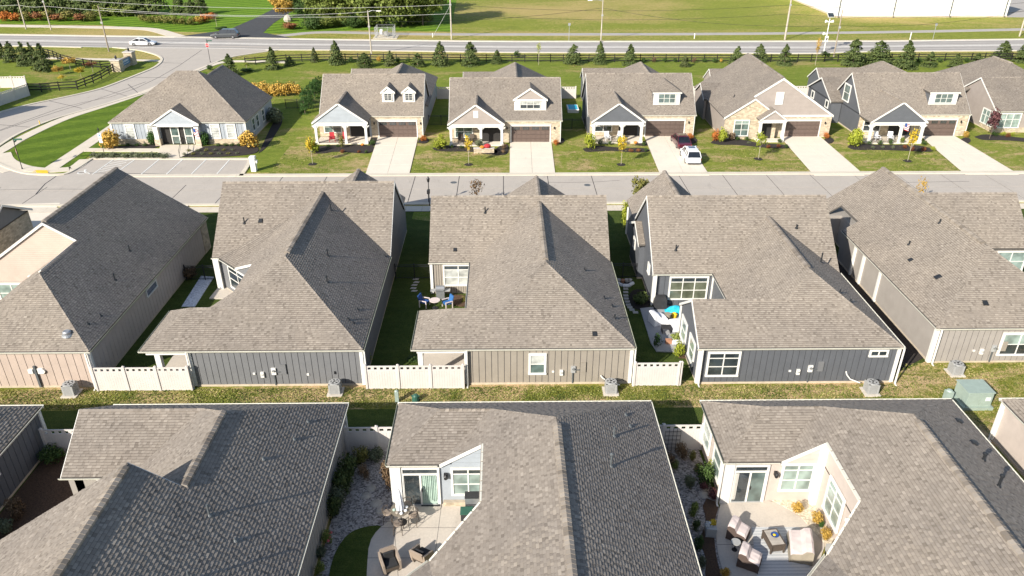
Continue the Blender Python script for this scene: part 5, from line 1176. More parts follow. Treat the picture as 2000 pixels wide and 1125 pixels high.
body(h4, [(28.5, 96.2), (35.0, 96.2), (35.0, 97.1), (42.6, 97.1), (42.6, 118.8), (31.2, 118.8), (31.2, 113), (28.5, 113)], 'siding_gable_taupe')
laps(h4, [(30.5, 97.06, 3.0), (42.4, 97.06, 2.85), (35.55, 97.06, zr - .35), (32.2, 97.06, 5.1)], (0, -1, 0), 'siding_gable_taupe', .17)
b = MB(); b.wall_poly([(28.6, 97.12, 2.7), (42.5, 97.12, 2.7), (35.55, 97.12, zr - .25)], .1, (0, 1, 0), 'siding_gable_taupe'); b.build('gable_wall', h4)
b = MB(); b.wall_poly([(28.5, 96.12, 0), (35.2, 96.12, 0), (35.2, 96.12, 3.0), (32.0, 96.12, 5.1), (28.5, 96.12, 2.9)], .1, (0, 1, 0), 'stone_cream'); b.build('stone_facing', h4)
b = MB(); b.box(34.6, 42.5, 96.9, 97.0, 2.72, 2.95, 'white_trim'); b.build('band_board', h4)
q = MB(); q.box(34.9, 35.9, 96.94, 97.0, 4.3, 5.9, 'white_trim'); q.build('gable_vent', h4)
stone_front(h4, 35.0, 42.6, 97.0, (36.4, 41.2)); garage_door(h4, 36.4, 41.2, 97.0); coach_lamp(h4, 41.8, 96.9); coach_lamp(h4, 35.8, 96.9)
rake(h4, (42.8, 97, ZE), (35.55, 97, zr), (0, -1), w=.28); rake(h4, (32.0, 97, ZE + p * 3.7), (35.55, 97, zr), (0, -1), w=.28); rake(h4, (28.3, 96, ZE), (32.0, 96, ZE + p * 3.7), (0, -1), w=.26); rake(h4, (35.6, 96, ZE), (32.0, 96, ZE + p * 3.7), (0, -1), w=.2)
for q in (((27.9, 105.4, ZE), (27.9, 108.2, 4.52)), ((27.9, 111, ZE), (27.9, 108.2, 4.52)), ((31, 113.2, ZE), (31, 116.1, 4.8)), ((31, 119, ZE), (31, 116.1, 4.8))): rake(h4, q[0], q[1], (-1, 0))
b = MB(); b.wall_poly([(28.1, 105.6, 0), (28.1, 110.8, 0), (28.1, 110.8, 2.9), (28.1, 108.2, 4.4), (28.1, 105.6, 2.9)], .3, (1, 0, 0), 'siding_gable_taupe'); b.wall_poly([(31.1, 113.3, 0), (31.1, 118.8, 0), (31.1, 118.8, 2.8), (31.1, 116.1, 4.6), (31.1, 113.3, 2.8)], .2, (1, 0, 0), 'siding_gable_taupe'); b.build('side_wall', h4)
rake(h4, (32.5, 94.7, ZE), (34.3, 94.7, 4.16), (0, -1)); rake(h4, (36.1, 94.7, ZE), (34.3, 94.7, 4.16), (0, -1))
laps(h4, [(32.7, 94.84, 2.9), (35.9, 94.84, 2.9), (34.3, 94.84, 3.95)], (0, -1, 0), 'siding_gable_taupe', .17, single=False)
b = MB(); b.box(32.5, 36.0, 94.8, 95.1, 2.5, 2.9, 'white_trim'); b.build('porch_beam', h4)
for x in (32.8, 35.8):
    b = MB(); b.box(x - .16, x + .16, 94.8, 95.1, .1, 2.5, 'white_trim'); b.box(x - .22, x + .22, 94.75, 95.15, .1, .4, 'white_trim'); b.build('porch_post', h4)
b = MB(); b.box(32.6, 36.0, 94.7, 96.1, 0, .15, 'drive_concrete'); b.build('porch_floor', h4)
b = MB(); b.box(33.1, 34.6, 96.0, 96.11, .15, 2.4, 'interior_dark'); b.build('entry_door', h4)
window(h4, (29.85, 96.1), (31.6, 96.1), .55, 2.45, 2, (.4, .42, .22), 'glass_green', fw=.12, gl2='glass_sheer')
pipe(h4, 30.6, 100.5, pW[1], .4)

# H6 : right edge
h6 = house_root('far-row beige bungalow at the right edge with a corner bay of tall windows', 70, 105, 'garage_bungalow')
p = .65; F = [(PS(98.6, .6), [(65.0, 98.6), (80, 98.6), (80, 104), (65.0, 104)], 1), (PN(109.4, .6), [(65, 104), (80, 104), (80, 109.4), (65, 109.4)], 0),
    (PW(63.2, p), [(63.2, 106.5), (66.4, 105.6), (67.8, 104), (70.3, 106.6), (70.3, 111), (63.2, 118.1)], 1), (PS(104, .523, 6.14), [(67.8, 104), (72.8, 104), (70.3, 106.6)], 1), (PE(77.4, p), [(70.3, 106.6), (72.8, 104), (77.4, 104), (77.4, 118.1), (70.3, 111)], 1), (PN(118.1, p), [(63.2, 118.1), (70.3, 111), (77.4, 118.1)], 0)]
rf = roof(h6, F); ridge(rf, [(70.3, 106.6, 7.5), (70.3, 111, 7.5)], True); ridge(rf, [(66.5, 104, 6.14), (80, 104, 6.14)]); ridge(rf, [(70.3, 111, 7.5), (77.4, 117, ZE)])
body(h6, [(65.2, 98.8), (80, 98.8), (80, 117), (63.4, 117), (63.4, 109.2), (65.2, 109.2)], 'siding_gable_taupe')
b = MB(); b.wall_poly([(65.18, 98.8, 2.7), (65.18, 109.2, 2.7), (65.18, 104, 5.95)], .1, (1, 0, 0), 'siding_gable_taupe'); b.box(65.1, 66, 98.72, 98.8, 0, .9, 'stone_cream'); b.box(65.1, 80, 98.7, 98.8, 0, .7, 'stone_cream'); b.box(65.12, 65.2, 98.7, 101.6, 0, .7, 'stone_cream'); b.build('gable_wall', h6)
rake(h6, (65, 98.6, ZE), (65, 104, 6.14), (-1, 0)); rake(h6, (65, 109.4, ZE), (65, 104, 6.14), (-1, 0)); gutter(h6, (64.9, 98.6), (80, 98.6), (0, -1))
window(h6, (65.15, 101.6), (65.15, 99.2), .75, 2.5, 3, (.6, .4), 'glass_sheer', fw=.14); window(h6, (65.6, 98.72), (68.4, 98.72), .75, 2.5, 3, (.6, .4), 'glass_sheer', fw=.14)
b = MB(); b.box(68.9, 69.2, 96.3, 96.6, 0, 2.7, 'white_trim'); b.build('porch_post', h6)

# H0 : clubhouse
h0c = house_root('pale blue clubhouse with big hip roof and white entrance gable beside the car park', -41, 102, 'clubhouse')
p = .72; S, Wd, E = 94.75, -49.6, -32.4; rz = 8.6; dd = (rz - ZE) / p
F = [(PS(S, .89), [(Wd, S), (E, S), (-39.5, 100.5), (-42.2, 100.5)], 1), (PE(E, p), [(E, S), (E, 107.4), (-38.6, 107.4), (-38.6, 101.3), (-39.5, 100.5)], 1), (PW(Wd, .69), [(Wd, S), (-42.2, 100.5), (Wd, 106.3)], 1),
    (PN(106.2, .89), [(Wd, 106.2), (-42.2, 100.5), (-39.5, 100.5), (-38.6, 101.3), (-41, 106.2)], 1), (PW(-44.8, p), [(-44.8, 107.4), (-38.6, 107.4), (-38.6, 101.3), (-44.8, 106)], 1)]
xc, zg, yg = s_gable(F, -44.1, -38.0, 93.9, S, .89, .62)
rf = roof(h0c, F); ridge(rf, [(E, S, ZE), (-39.5, 100.5, 8.02)]); ridge(rf, [(Wd, S, ZE), (-42.2, 100.5, 8.02)]); ridge(rf, [(-42.2, 100.5, 8.02), (-39.5, 100.5, 8.02)]); ridge(rf, [(xc, 93.9, zg), (xc, yg, zg)])
ridge(rf, [(-38.6, 101.3, 7.37), (-38.6, 107.4, 7.37)])
body(h0c, [(-49.4, 94.9), (-32.6, 94.9), (-32.6, 107.2), (-44, 107.2), (-44, 106), (-49.4, 106)], 'siding_blue')
for a, b_ in ((-49.4, -44.0), (-38.1, -32.6)):
    bb(h0c, (a, 94.9), (b_, 94.9), .7, 2.75, 'siding_blue', .45); q = MB(); q.box(a, b_, 94.78, 94.9, 0, .7, 'stone_cream'); q.build('stone_plinth', h0c)
bb(h0c, (-32.6, 94.9), (-32.6, 107.2), .16, 2.75, 'siding_blue', .45)
for q in ((-32.6, 94.9), (-49.4, 94.9)): corner(h0c, *q)
gutter(h0c, (Wd, S), (-44.1, S), (0, -1)); gutter(h0c, (-38, S), (E, S), (0, -1)); gutter(h0c, (E, S), (E, 107.4), (1, 0), mat='drip_green')
s_gable_wall(h0c, -44.1, -38.0, 93.9, ZE, .62, 'siding_blue')
for x in (-43.6, -38.5):
    b = MB(); b.box(x - .28, x + .28, 94.0, 94.5, .9, 2.6, 'white_trim'); b.box(x - .36, x + .36, 93.95, 94.6, .1, .9, 'stone_cream'); b.build('porch_post', h0c)
b = MB(); b.box(-43.9, -38.2, 94.0, 94.4, 2.5, 2.9, 'white_trim'); b.build('porch_beam', h0c)
b = MB(); b.box(-43.2, -38.9, 94.72, 94.88, .1, 2.6, 'interior_dark'); b.build('entry_recess', h0c)
for x in (-42.0, -40.3):
    b = MB(); b.box(x, x + .1, 94.6, 94.72, .1, 2.35, 'white_trim'); b.box(x + .95, x + 1.05, 94.6, 94.72, .1, 2.35, 'white_trim'); b.box(x + .1, x + .95, 94.6, 94.72, 2.25, 2.35, 'white_trim'); b.box(x + .1, x + .95, 94.6, 94.72, 1.1, 1.2, 'white_trim'); b.box(x + .1, x + .95, 94.66, 94.72, .2, 2.25, 'glass_green'); b.build('entry_door', h0c)
for x in (-47.6, -44.9, -36.9, -34.9): window(h0c, (x, 94.87), (x + .95, 94.87), .85, 2.5, 1, (1, 1, 1, 1, 1), 'glass_blind', fw=.14, mun=.02)
for y in (97.5, 99.3, 102): window(h0c, (-32.57, y), (-32.57, y + 1.0), .9, 2.4, 1, (.5, .5), 'glass_green', fw=.12, each=False)

# neighbour just outside the left edge: its shadow falls over the curved road and the fence
hn = house_root('grey bungalow just beyond the left edge, beside the curved road', -84, 104)
rf = roof(hn, [(PS(99.2, .867), [(-92, 99.2), (-76.5, 99.2), (-76.5, 104.2), (-92, 104.2)], 1), (PN(109.2, .867), [(-92, 104.2), (-76.5, 104.2), (-76.5, 109.2), (-92, 109.2)], 0)])
body(hn, [(-91.8, 99.4), (-76.7, 99.4), (-76.7, 109), (-91.8, 109)], 'siding_grey')
b = MB(); b.wall_poly([(-76.7, 99.4, 2.7), (-76.7, 109, 2.7), (-76.7, 104.2, 7.0)], .1, (-1, 0, 0), 'siding_grey'); b.build('gable_wall', hn); rake(hn, (-76.5, 99.2, ZE), (-76.5, 104.2, 7.23), (1, 0)); rake(hn, (-76.5, 109.2, ZE), (-76.5, 104.2, 7.23), (1, 0))

# ================================================================ FENCES
ORD = ['first', 'second', 'third', 'fourth', 'fifth', 'sixth', 'seventh', 'eighth', 'ninth', 'tenth', 'eleventh', 'twelfth', 'thirteenth', 'fourteenth', 'fifteenth', 'sixteenth', 'seventeenth', 'eighteenth', 'nineteenth', 'twentieth', 'twenty-first', 'twenty-second', 'twenty-third', 'twenty-fourth', 'twenty-fifth', 'twenty-sixth', 'twenty-seventh', 'twenty-eighth', 'twenty-ninth', 'thirtieth']
def at(o, root, p, rz=0.0):
    o.parent = root; o.location = Vector(p) - root.location; o.rotation_euler = (0, 0, rz); return o
def inst(name, me, root, p, rz=0.0):
    o = bpy.data.objects.new(name, me); COL.objects.link(o); return at(o, root, p, rz)
m_ = MB(); m_.box(-.07, .07, -.07, .07, 0, 1.86, 'vinyl_white'); m_.box(-.09, .09, -.09, .09, 1.86, 1.89, 'vinyl_white'); m_.lathe((0, 0, 1.89), [(.09, 0), (.02, .07)], 'vinyl_white', 4); VPOST = m_.mesh('fence_post')
def vinyl_panel(L):
    m = MB(); n = max(3, round(L / .16)); w = L / n
    for i in range(n): m.box(i * w, (i + 1) * w - .006, -.018, .018, .08, 1.46, 'vinyl_white')
    m.box(0, L, -.028, .028, .03, .12, 'vinyl_white'); m.box(0, L, -.028, .028, 1.42, 1.54, 'vinyl_white'); m.box(0, L, -.028, .028, 1.72, 1.82, 'vinyl_white')
    k = max(2, round(L / .40)); s = L / k
    for i in range(k + 1):
        a = max(0, i * s - .105); b = min(L, i * s + .105); m.box(a, b, -.022, .022, 1.54, 1.72, 'vinyl_white')
    return m.mesh('fence_panel')
def vinyl_fence(label, pts, step=2.45):
    r = thing('vinyl_fence', label, 'fence', (*pts[0], 0), 'white privacy fences'); meshes = {}
    inst('fence_post', VPOST, r, (*pts[0], 0))
    for a, b in zip(pts, pts[1:]):
        a, b = Vector(a), Vector(b); d = b - a; L = d.length; n = max(1, round(L / step)); w = L / n; rz = math.atan2(d.y, d.x); d.normalize()
        for i in range(n):
            key = round(w, 2)
            if key not in meshes: meshes[key] = vinyl_panel(w - .13)
            q = a + d * (i * w + .065); inst('fence_panel', meshes[key], r, (q.x, q.y, 0), rz); q = a + d * ((i + 1) * w); inst('fence_post', VPOST, r, (q.x, q.y, 0), rz)
vinyl_fence('white vinyl fence between the beige and slate grey houses, front one in the back strip', [(-26.7, 41.3), (-20.55, 41.3)])
vinyl_fence('white vinyl fence between the slate grey and taupe houses', [(-9.05, 41.3), (-2.7, 41.3)])
vinyl_fence('white vinyl fence between the taupe and dark slate houses', [(8.55, 41.45), (11.5, 41.45), (11.6, 41.45)])
vinyl_fence('shaded white vinyl fence beside the nested gable house, lower left', [(-26.6, 35.0), (-22.4, 35.0)])
vinyl_fence('white vinyl fence behind the gravel bed of the pale blue house', [(-9.2, 35.0), (-7.4, 35.0), (-5.95, 35.0)], 2.0)
vinyl_fence('white vinyl fence with a trellis behind the shrub bed, lower right', [(8.5, 35.0), (9.2, 35.0), (11.5, 35.0)])
vinyl_fence('white vinyl fence along the west side of the blue gabled far house', [(-26.3, 111.5), (-24.3, 99.5), (-23.6, 99.5)])
vinyl_fence('white vinyl fence in the gap between first and second far houses', [(-10.1, 117.5), (-6.9, 117.5)])
vinyl_fence('white vinyl fence in the gap between second and third far houses', [(7.6, 117.5), (11.2, 117.5)])
vinyl_fence('white vinyl fence in the gap between third and fourth far houses', [(25.0, 117.5), (31.0, 117.5)])
vinyl_fence('white vinyl fence behind the patio of the wide beige gable house', [(42.8, 117.5), (49.0, 117.5)])
P_ = WL([(-60, 238), (-20, 214), (58, 187)]); P2_ = WL([(-60, 175), (0, 172), (54, 171)])
vinyl_fence('white vinyl fence corner lit from behind at the left edge by the curved road', [P_[0], P_[1], P_[2], P2_[2], P2_[1], P2_[0]])

def picket(L, z=1.37):
    m = MB(); x = .05
    while x < L - .03: m.box(x, x + .018, -.009, .009, .08, z, 'black_metal'); x += .11
    for zz in (.15, z - .17, z - .02): m.box(0, L, -.018, .018, zz, zz + .035, 'black_metal')
    return m
def picket_fence(label, a, b, n):
    r = thing('picket_fence', label, 'fence', (*a, 0), 'black metal yard fences'); a, b = Vector(a), Vector(b); d = b - a; w = d.length / n; rz = math.atan2(d.y, d.x); d.normalize(); me = picket(w - .06).mesh('picket_panel')
    pm = MB(); pm.box(-.035, .035, -.035, .035, 0, 1.5, 'black_metal'); pm = pm.mesh('fence_post')
    for i in range(n + 1):
        q = a + d * (i * w); inst('fence_post', pm, r, (q.x, q.y, 0), rz)
        if i < n: q = a + d * (i * w + .03); inst('picket_panel', me, r, (q.x, q.y, 0), rz)
picket_fence('black metal picket fence between the beige and slate grey houses', (-26.6, 57), (-23.5, 57), 2)
picket_fence('black metal picket fence between the slate grey and taupe houses', (-9.1, 57), (-5.9, 57), 2)
picket_fence('black metal picket fence between the taupe and dark slate houses', (8.5, 57), (11.5, 57), 2)
picket_fence('black metal picket fence between first and second far houses', (-10.2, 103), (-6.8, 103), 2)
picket_fence('black metal picket fence between second and third far houses', (7.6, 101), (11.0, 101), 2)
picket_fence('black metal fence around the pool behind the clubhouse', (-32, 112), (-27, 112), 3)

def rail_fence(label, pts, step=2.45):
    r = thing('rail_fence', label, 'fence', (*pts[0], 0), 'black three-rail board fences')
    pm = MB(); pm.box(-.07, .07, -.07, .07, 0, 1.45, 'black_rail'); pm = pm.mesh('fence_post'); rm = {}
    inst('fence_post', pm, r, (*pts[0], 0))
    for a, b in zip(pts, pts[1:]):
        a, b = Vector(a), Vector(b); d = b - a; L = d.length; n = max(1, round(L / step)); w = L / n; rz = math.atan2(d.y, d.x); d.normalize(); k = round(w, 1)
        if k not in rm: mm = MB(); mm.box(0, w, -.11, -.07, -.08, .08, 'black_rail'); rm[k] = mm.mesh('rail')
        for i in range(n):
            q = a + d * ((i + 1) * w); inst('fence_post', pm, r, (q.x, q.y, 0), rz); q = a + d * (i * w)
            for z in (.38, .83, 1.28): inst('rail', rm[k], r, (q.x, q.y, z), rz)
rail_fence('long black three-rail fence behind the row of conifers', WL([(480, 128), (500, 127), (560, 121.5), (650, 119.5), (1000, 121.5), (1400, 121.7), (1740, 120), (2000, 118), (2100, 117)]))
rail_fence('black three-rail fence curving down from the entrance wall beside the road', WL([(231, 136), (214, 146), (199, 155), (183, 163), (152, 175), (117, 177), (82, 180), (58, 180)]))
rail_fence('black three-rail fence running up from the entrance wall behind young trees', WL([(222, 133), (198, 135), (149, 128), (121, 121), (106, 114), (88, 109)]))

# ================================================================ FOLIAGE
def leaf_mesh(name, pts, nrm, size, tints, mat, asp=0.6, extra=None):
    n = len(pts); pts = np.asarray(pts); nrm = np.asarray(nrm) + rng.normal(0, .55, (n, 3)); nrm /= np.linalg.norm(nrm, axis=1)[:, None] + 1e-9
    t = rng.normal(0, 1, (n, 3)); t -= (t * nrm).sum(1)[:, None] * nrm; t /= np.linalg.norm(t, axis=1)[:, None] + 1e-9; b = np.cross(nrm, t)
    s = (size * rng.uniform(.6, 1.35, n))[:, None]
    V = np.stack([pts - t * s * .5 - b * s * asp * .15, pts + b * s * asp * .5, pts + t * s * .5 + b * s * asp * .1, pts - b * s * asp * .5], 1).reshape(-1, 3)
    me = bpy.data.meshes.new(name); me.vertices.add(n * 4); me.vertices.foreach_set('co', V.ravel().astype(np.float32))
    me.loops.add(n * 4); me.loops.foreach_set('vertex_index', np.arange(n * 4, dtype=np.int32)); me.polygons.add(n); me.polygons.foreach_set('loop_start', np.arange(0, n * 4, 4, dtype=np.int32)); me.update(calc_edges=True)
    at_ = me.attributes.new('tint', 'FLOAT', 'FACE'); at_.data.foreach_set('value', np.clip(tints, 0, 1).astype(np.float32)); me.materials.append(MATS[mat]); return me
def cone_pts(n, clumps=46, droop=.10, flat=.9):
    """unit conifer: height 1, radius .5"""
    c = rng.uniform(0, 2 * math.pi, clumps); cz = np.sort(rng.uniform(0.03, .93, clumps)); k = rng.integers(0, clumps, n); r0 = .5 * (1 - cz[k]) ** flat + .02
    f = rng.uniform(.15, 1, n) ** .6 * rng.uniform(.85, 1.12, n); a = c[k] + rng.normal(0, .42, n); r = r0 * f
    P = np.stack([np.cos(a) * r, np.sin(a) * r, cz[k] + rng.normal(0, .022, n) - droop * f * r0], 1); P[:, 2] = np.clip(P[:, 2], .01, 1.0)
    top = rng.random(n) < .05; P[top] = np.stack([rng.normal(0, .025, n), rng.normal(0, .025, n), rng.uniform(.85, 1.02, n)], 1)[top]
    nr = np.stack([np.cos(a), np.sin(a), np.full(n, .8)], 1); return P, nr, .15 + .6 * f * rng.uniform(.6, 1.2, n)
def blob_pts(n, clumps=14, spread=.30, sz=.24, flat=1.0, hollow=.55):
    """unit crown: sphere-ish of radius .5 centred at .5, made of uneven clumps"""
    c = rng.normal(0, 1, (clumps, 3)); c /= np.linalg.norm(c, axis=1)[:, None]; c *= (spread * rng.uniform(.6, 1.1, clumps))[:, None]
    rs = sz * rng.uniform(.7, 1.25, clumps); k = rng.integers(0, clumps, n); d = rng.normal(0, 1, (n, 3)); d /= np.linalg.norm(d, axis=1)[:, None]
    f = rng.uniform(hollow, 1.05, n); P = c[k] + d * (rs[k] * f)[:, None]; P[:, 2] = P[:, 2] * flat + .5
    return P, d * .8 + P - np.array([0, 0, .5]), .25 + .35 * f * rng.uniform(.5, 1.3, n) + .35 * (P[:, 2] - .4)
def limbs(name, n, h0, h1, spread, r, mat, seed=0):
    rr = random.Random(seed); m = MB(); m.tube((0, 0, -.02), (0, 0, h0), r, r * .8, mat, 7)
    m.tube((0, 0, h0), (.01, .01, h1), r * .8, r * .25, mat, 6)
    for i in range(n):
        a = i * 2.4 + rr.random(); z = h0 * .75 + (h1 - h0) * .6 * i / n; L = spread * rr.uniform(.6, 1)
        m.tube((0, 0, z), (math.cos(a) * L, math.sin(a) * L, z + L * rr.uniform(.7, 1.3)), r * .45, r * .12, mat, 5)
    return m.mesh(name)
FOL = {}
def fol(kind, var, make):
    if (kind, var) not in FOL: FOL[(kind, var)] = make()
    return FOL[(kind, var)]
def conifer_mesh(var, mat='leaf_conifer', n=2600, flat=.9, clumps=60, size=.085): return fol('con' + mat + str(flat), var, lambda: (lambda q: leaf_mesh('crown', q[0], q[1], size, q[2], mat, .5))(cone_pts(n, clumps, .10, flat)))
def blob_mesh(var, mat, n=900, clumps=14, spread=.27, sz=.24, size=.10, hollow=.5): return fol('blob' + mat + str(n) + str(sz), var, lambda: (lambda q: leaf_mesh('foliage', q[0], q[1], size, q[2], mat, .75))(blob_pts(n, clumps, spread, sz, 1.0, hollow)))
def geo(u, v, vtop, wpx):
    x, y = W(u, v); h = max(.15, HT(vtop, y)); zc = y * _cp + CAM_H * _sp; return x, y, h, wpx / FPX * zc
def one(name, me, parent, loc, sc, rz=0.0):
    o = bpy.data.objects.new(name, me); COL.objects.link(o)
    if parent is not None: o.parent = parent; o.location = Vector(loc) - parent.location
    else: o.location = loc
    o.scale = sc; o.rotation_euler = (0, 0, rz); return o
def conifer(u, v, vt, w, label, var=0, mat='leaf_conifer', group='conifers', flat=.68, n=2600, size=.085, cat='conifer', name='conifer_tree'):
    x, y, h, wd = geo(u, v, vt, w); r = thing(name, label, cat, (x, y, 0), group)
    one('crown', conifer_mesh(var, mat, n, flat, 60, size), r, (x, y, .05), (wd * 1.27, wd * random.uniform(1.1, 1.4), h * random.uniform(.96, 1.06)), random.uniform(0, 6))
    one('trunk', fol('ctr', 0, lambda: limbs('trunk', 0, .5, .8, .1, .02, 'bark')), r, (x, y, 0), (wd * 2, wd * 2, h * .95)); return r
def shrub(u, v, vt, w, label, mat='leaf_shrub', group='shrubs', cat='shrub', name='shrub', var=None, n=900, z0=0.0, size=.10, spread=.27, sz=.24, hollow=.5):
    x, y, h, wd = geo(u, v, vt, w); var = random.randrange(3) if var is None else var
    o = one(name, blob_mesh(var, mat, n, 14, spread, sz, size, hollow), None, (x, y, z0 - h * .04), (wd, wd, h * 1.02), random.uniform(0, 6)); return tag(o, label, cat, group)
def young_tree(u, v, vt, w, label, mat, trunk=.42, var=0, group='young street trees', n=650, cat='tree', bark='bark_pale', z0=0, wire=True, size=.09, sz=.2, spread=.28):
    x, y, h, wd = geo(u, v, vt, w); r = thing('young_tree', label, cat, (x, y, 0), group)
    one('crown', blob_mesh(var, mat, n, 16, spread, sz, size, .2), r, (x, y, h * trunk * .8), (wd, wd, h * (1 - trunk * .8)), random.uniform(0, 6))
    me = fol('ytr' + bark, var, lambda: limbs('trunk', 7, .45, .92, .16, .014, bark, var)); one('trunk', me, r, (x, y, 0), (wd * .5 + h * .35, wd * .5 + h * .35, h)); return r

# conifers along the rail fence ------------------------------------------
CON = [(451, 148, 106, 30), (534, 135, 92, 28), (567, 128, 109, 20), (615, 121.5, 93, 16), (657, 125, 79, 32), (713, 131, 104, 30), (763, 128, 101, 24), (816, 130, 104, 28), (860.5, 128, 82.5, 30), (919.5, 127.5, 82.5, 34), (971, 124.5, 98, 20),
       (1119.7, 125, 90, 32), (1171, 124.5, 84, 24), (1230, 127, 87, 28), (1337.5, 130.5, 107.5, 18), (1438.5, 128, 92, 28), (1482, 120, 87, 28), (1531, 127, 90, 27), (1665, 127.5, 80, 42), (1713, 124.5, 82, 44), (1766, 133.5, 81, 38), (1814, 130, 104, 26), (1865.5, 132, 109, 26), (1908, 123, 107, 22), (1957, 112, 82, 32), (1995, 121, 87, 34)]
for i, (u, v, vt, w) in enumerate(CON):
    light = i in (3, 6, 14)
    conifer(u, v, vt, w, ('pale ' if light else 'dark ') + 'green conifer along the black fence, %s in the row from the left' % ORD[i], i % 4, 'leaf_conifer_light' if light else 'leaf_conifer', 'conifers along the black fence', .5 if i in (9, 11, 18, 19, 5) else .68)
BALL = [(601 + 85.5, 123, 107, 13), (741, 121.5, 108, 15), (777, 123, 109, 14), (797, 122, 110, 12), (1010, 113, 96, 18), (1257, 123, 111, 13), (1277, 122, 111, 13), (1297.5, 122, 111, 12), (1318, 122, 112, 12), (1356, 123, 112, 12), (1375, 122, 113, 13), (1394, 123, 113, 12), (1408.5, 122.5, 114, 9), (1795, 122, 113, 14), (1834.5, 122.5, 113, 13), (1887, 122, 112, 13)]
for i, (u, v, vt, w) in enumerate(BALL):
    shrub(u, v, vt, w, 'small round %s shrub by the black fence, %s from the left' % ('yellowish' if i in (1, 12) else 'green', ORD[i]), 'leaf_gold' if i in (1, 12) else ('leaf_shrub' if i % 3 else 'leaf_brown' if i in (6, 9) else 'leaf_shrub'), 'round shrubs by the black fence', n=500)
shrub(482, 140, 130, 30, 'low green shrub beside the clubhouse end of the black fence', 'leaf_shrub'); shrub(410, 137, 124, 14, 'small conifer-like bush at the footpath behind the clubhouse roof', 'leaf_shrub'); 
young_tree(1052, 127.5, 78, 12, 'slender sparse yellow-leaved tree before the black fence', 'leaf_lime', .45, 1, n=160)
young_tree(1592, 127.5, 67, 16, 'slender orange-leaved tree before the black fence, beside the beacon', 'leaf_gold', .4, 2, n=260)
young_tree(1611, 120, 98, 24, 'bushy green tree before the black fence, right of the slender orange one', 'leaf_shrub', .25, 0, n=500)
young_tree(483, 140, 118, 20, 'small yellow-green tree near the left end of the black fence', 'leaf_lime', .4, 0, n=200)
# left group
for i, (u, v, vt, w) in enumerate([(2, 113, 76, 26), (25, 121, 80, 26), (50, 128, 83, 26), (66, 127, 84, 24), (88, 139, 84, 34)]):
    conifer(u, v, vt, w, 'large dark conifer on the lawn at the left edge, %s from the left' % ORD[i], i % 4, 'leaf_conifer', 'conifers on the left lawn', .62)
young_tree(138, 136, 106, 34, 'young yellow-green tree, topmost of the group inside the entrance fence', 'leaf_gold', .35, 0); young_tree(116, 146, 125, 30, 'young gold-leaved tree beside the dark conifer inside the entrance fence', 'leaf_gold', .3, 1); young_tree(121, 158, 143, 22, 'small bright yellow tree, nearest the curved road fence', 'leaf_yellow', .2, 2, n=350)
young_tree(159, 151.5, 127, 30, 'young bright yellow tree with a crooked pale trunk inside the entrance fence', 'leaf_yellow', .45, 0); young_tree(182, 142, 114, 34, 'young tree with bare limbs and a flat red top near the entrance wall', 'leaf_red', .6, 1, n=300)

# far background, left
for i in range(11):
    u = -5 + i * 31 + (i % 3) * 4; conifer(u, 31 - i * .3, -44 + (i % 4) * 5, 44, 'tall dark evergreen at the far upper left, %s from the left' % ORD[i], i % 4, 'leaf_conifer', 'evergreens in the far left screen', .42, cat='conifer')
for i, (u, vt) in enumerate([(352, 1), (374, -2), (392, -8)]): conifer(u, 29, vt - 14, 30, 'dark spruce at the right end of the far left screen, %s from the left' % ORD[i], i, 'leaf_conifer', 'spruces near the asphalt drive', .75)
for i in range(3): shrub(200 + i * 27, 32, 4, 36, 'loose olive green bush in the far left screen, %s from the left' % ORD[i], 'leaf_oak', 'olive bushes of the far screen', n=1100)
for i in range(9): shrub(12 + i * 21, 41, 17 + (i % 2) * 2, 36, ('orange' if i < 2 else 'rust and green') + ' grass clump before the far evergreens, %s from the left' % ORD[i], 'leaf_orange' if i < 2 else ('leaf_rust' if i % 2 else 'leaf_reed'), 'ornamental grasses of the far hedge', n=700)
for i in range(7): shrub(283 + i * 15.5, 44.5 + i * .8, 24 + i * .9, 26, 'yellow-green grass clump near the asphalt drive, %s from the left' % ORD[i], 'leaf_reed', 'grass clumps by the footpath', n=500)
for i, (u, v, vt, w) in enumerate([(388, 46, 28, 26), (402, 43, 23, 26), (414, 38, 21, 22)]): shrub(u, v, vt, w, 'orange-leaved shrub left of the asphalt drive, %s from the left' % ORD[i], 'leaf_orange' if i else 'leaf_gold', 'orange shrubs by the asphalt drive')
young_tree(423.5, 52, 22, 22, 'small bare-crowned tree on the corner left of the asphalt drive', 'leaf_brown', .5, 0, n=160)
shrub(431, 57, 50, 30, 'low spreading green bush at the corner of the asphalt drive', 'leaf_shrub')
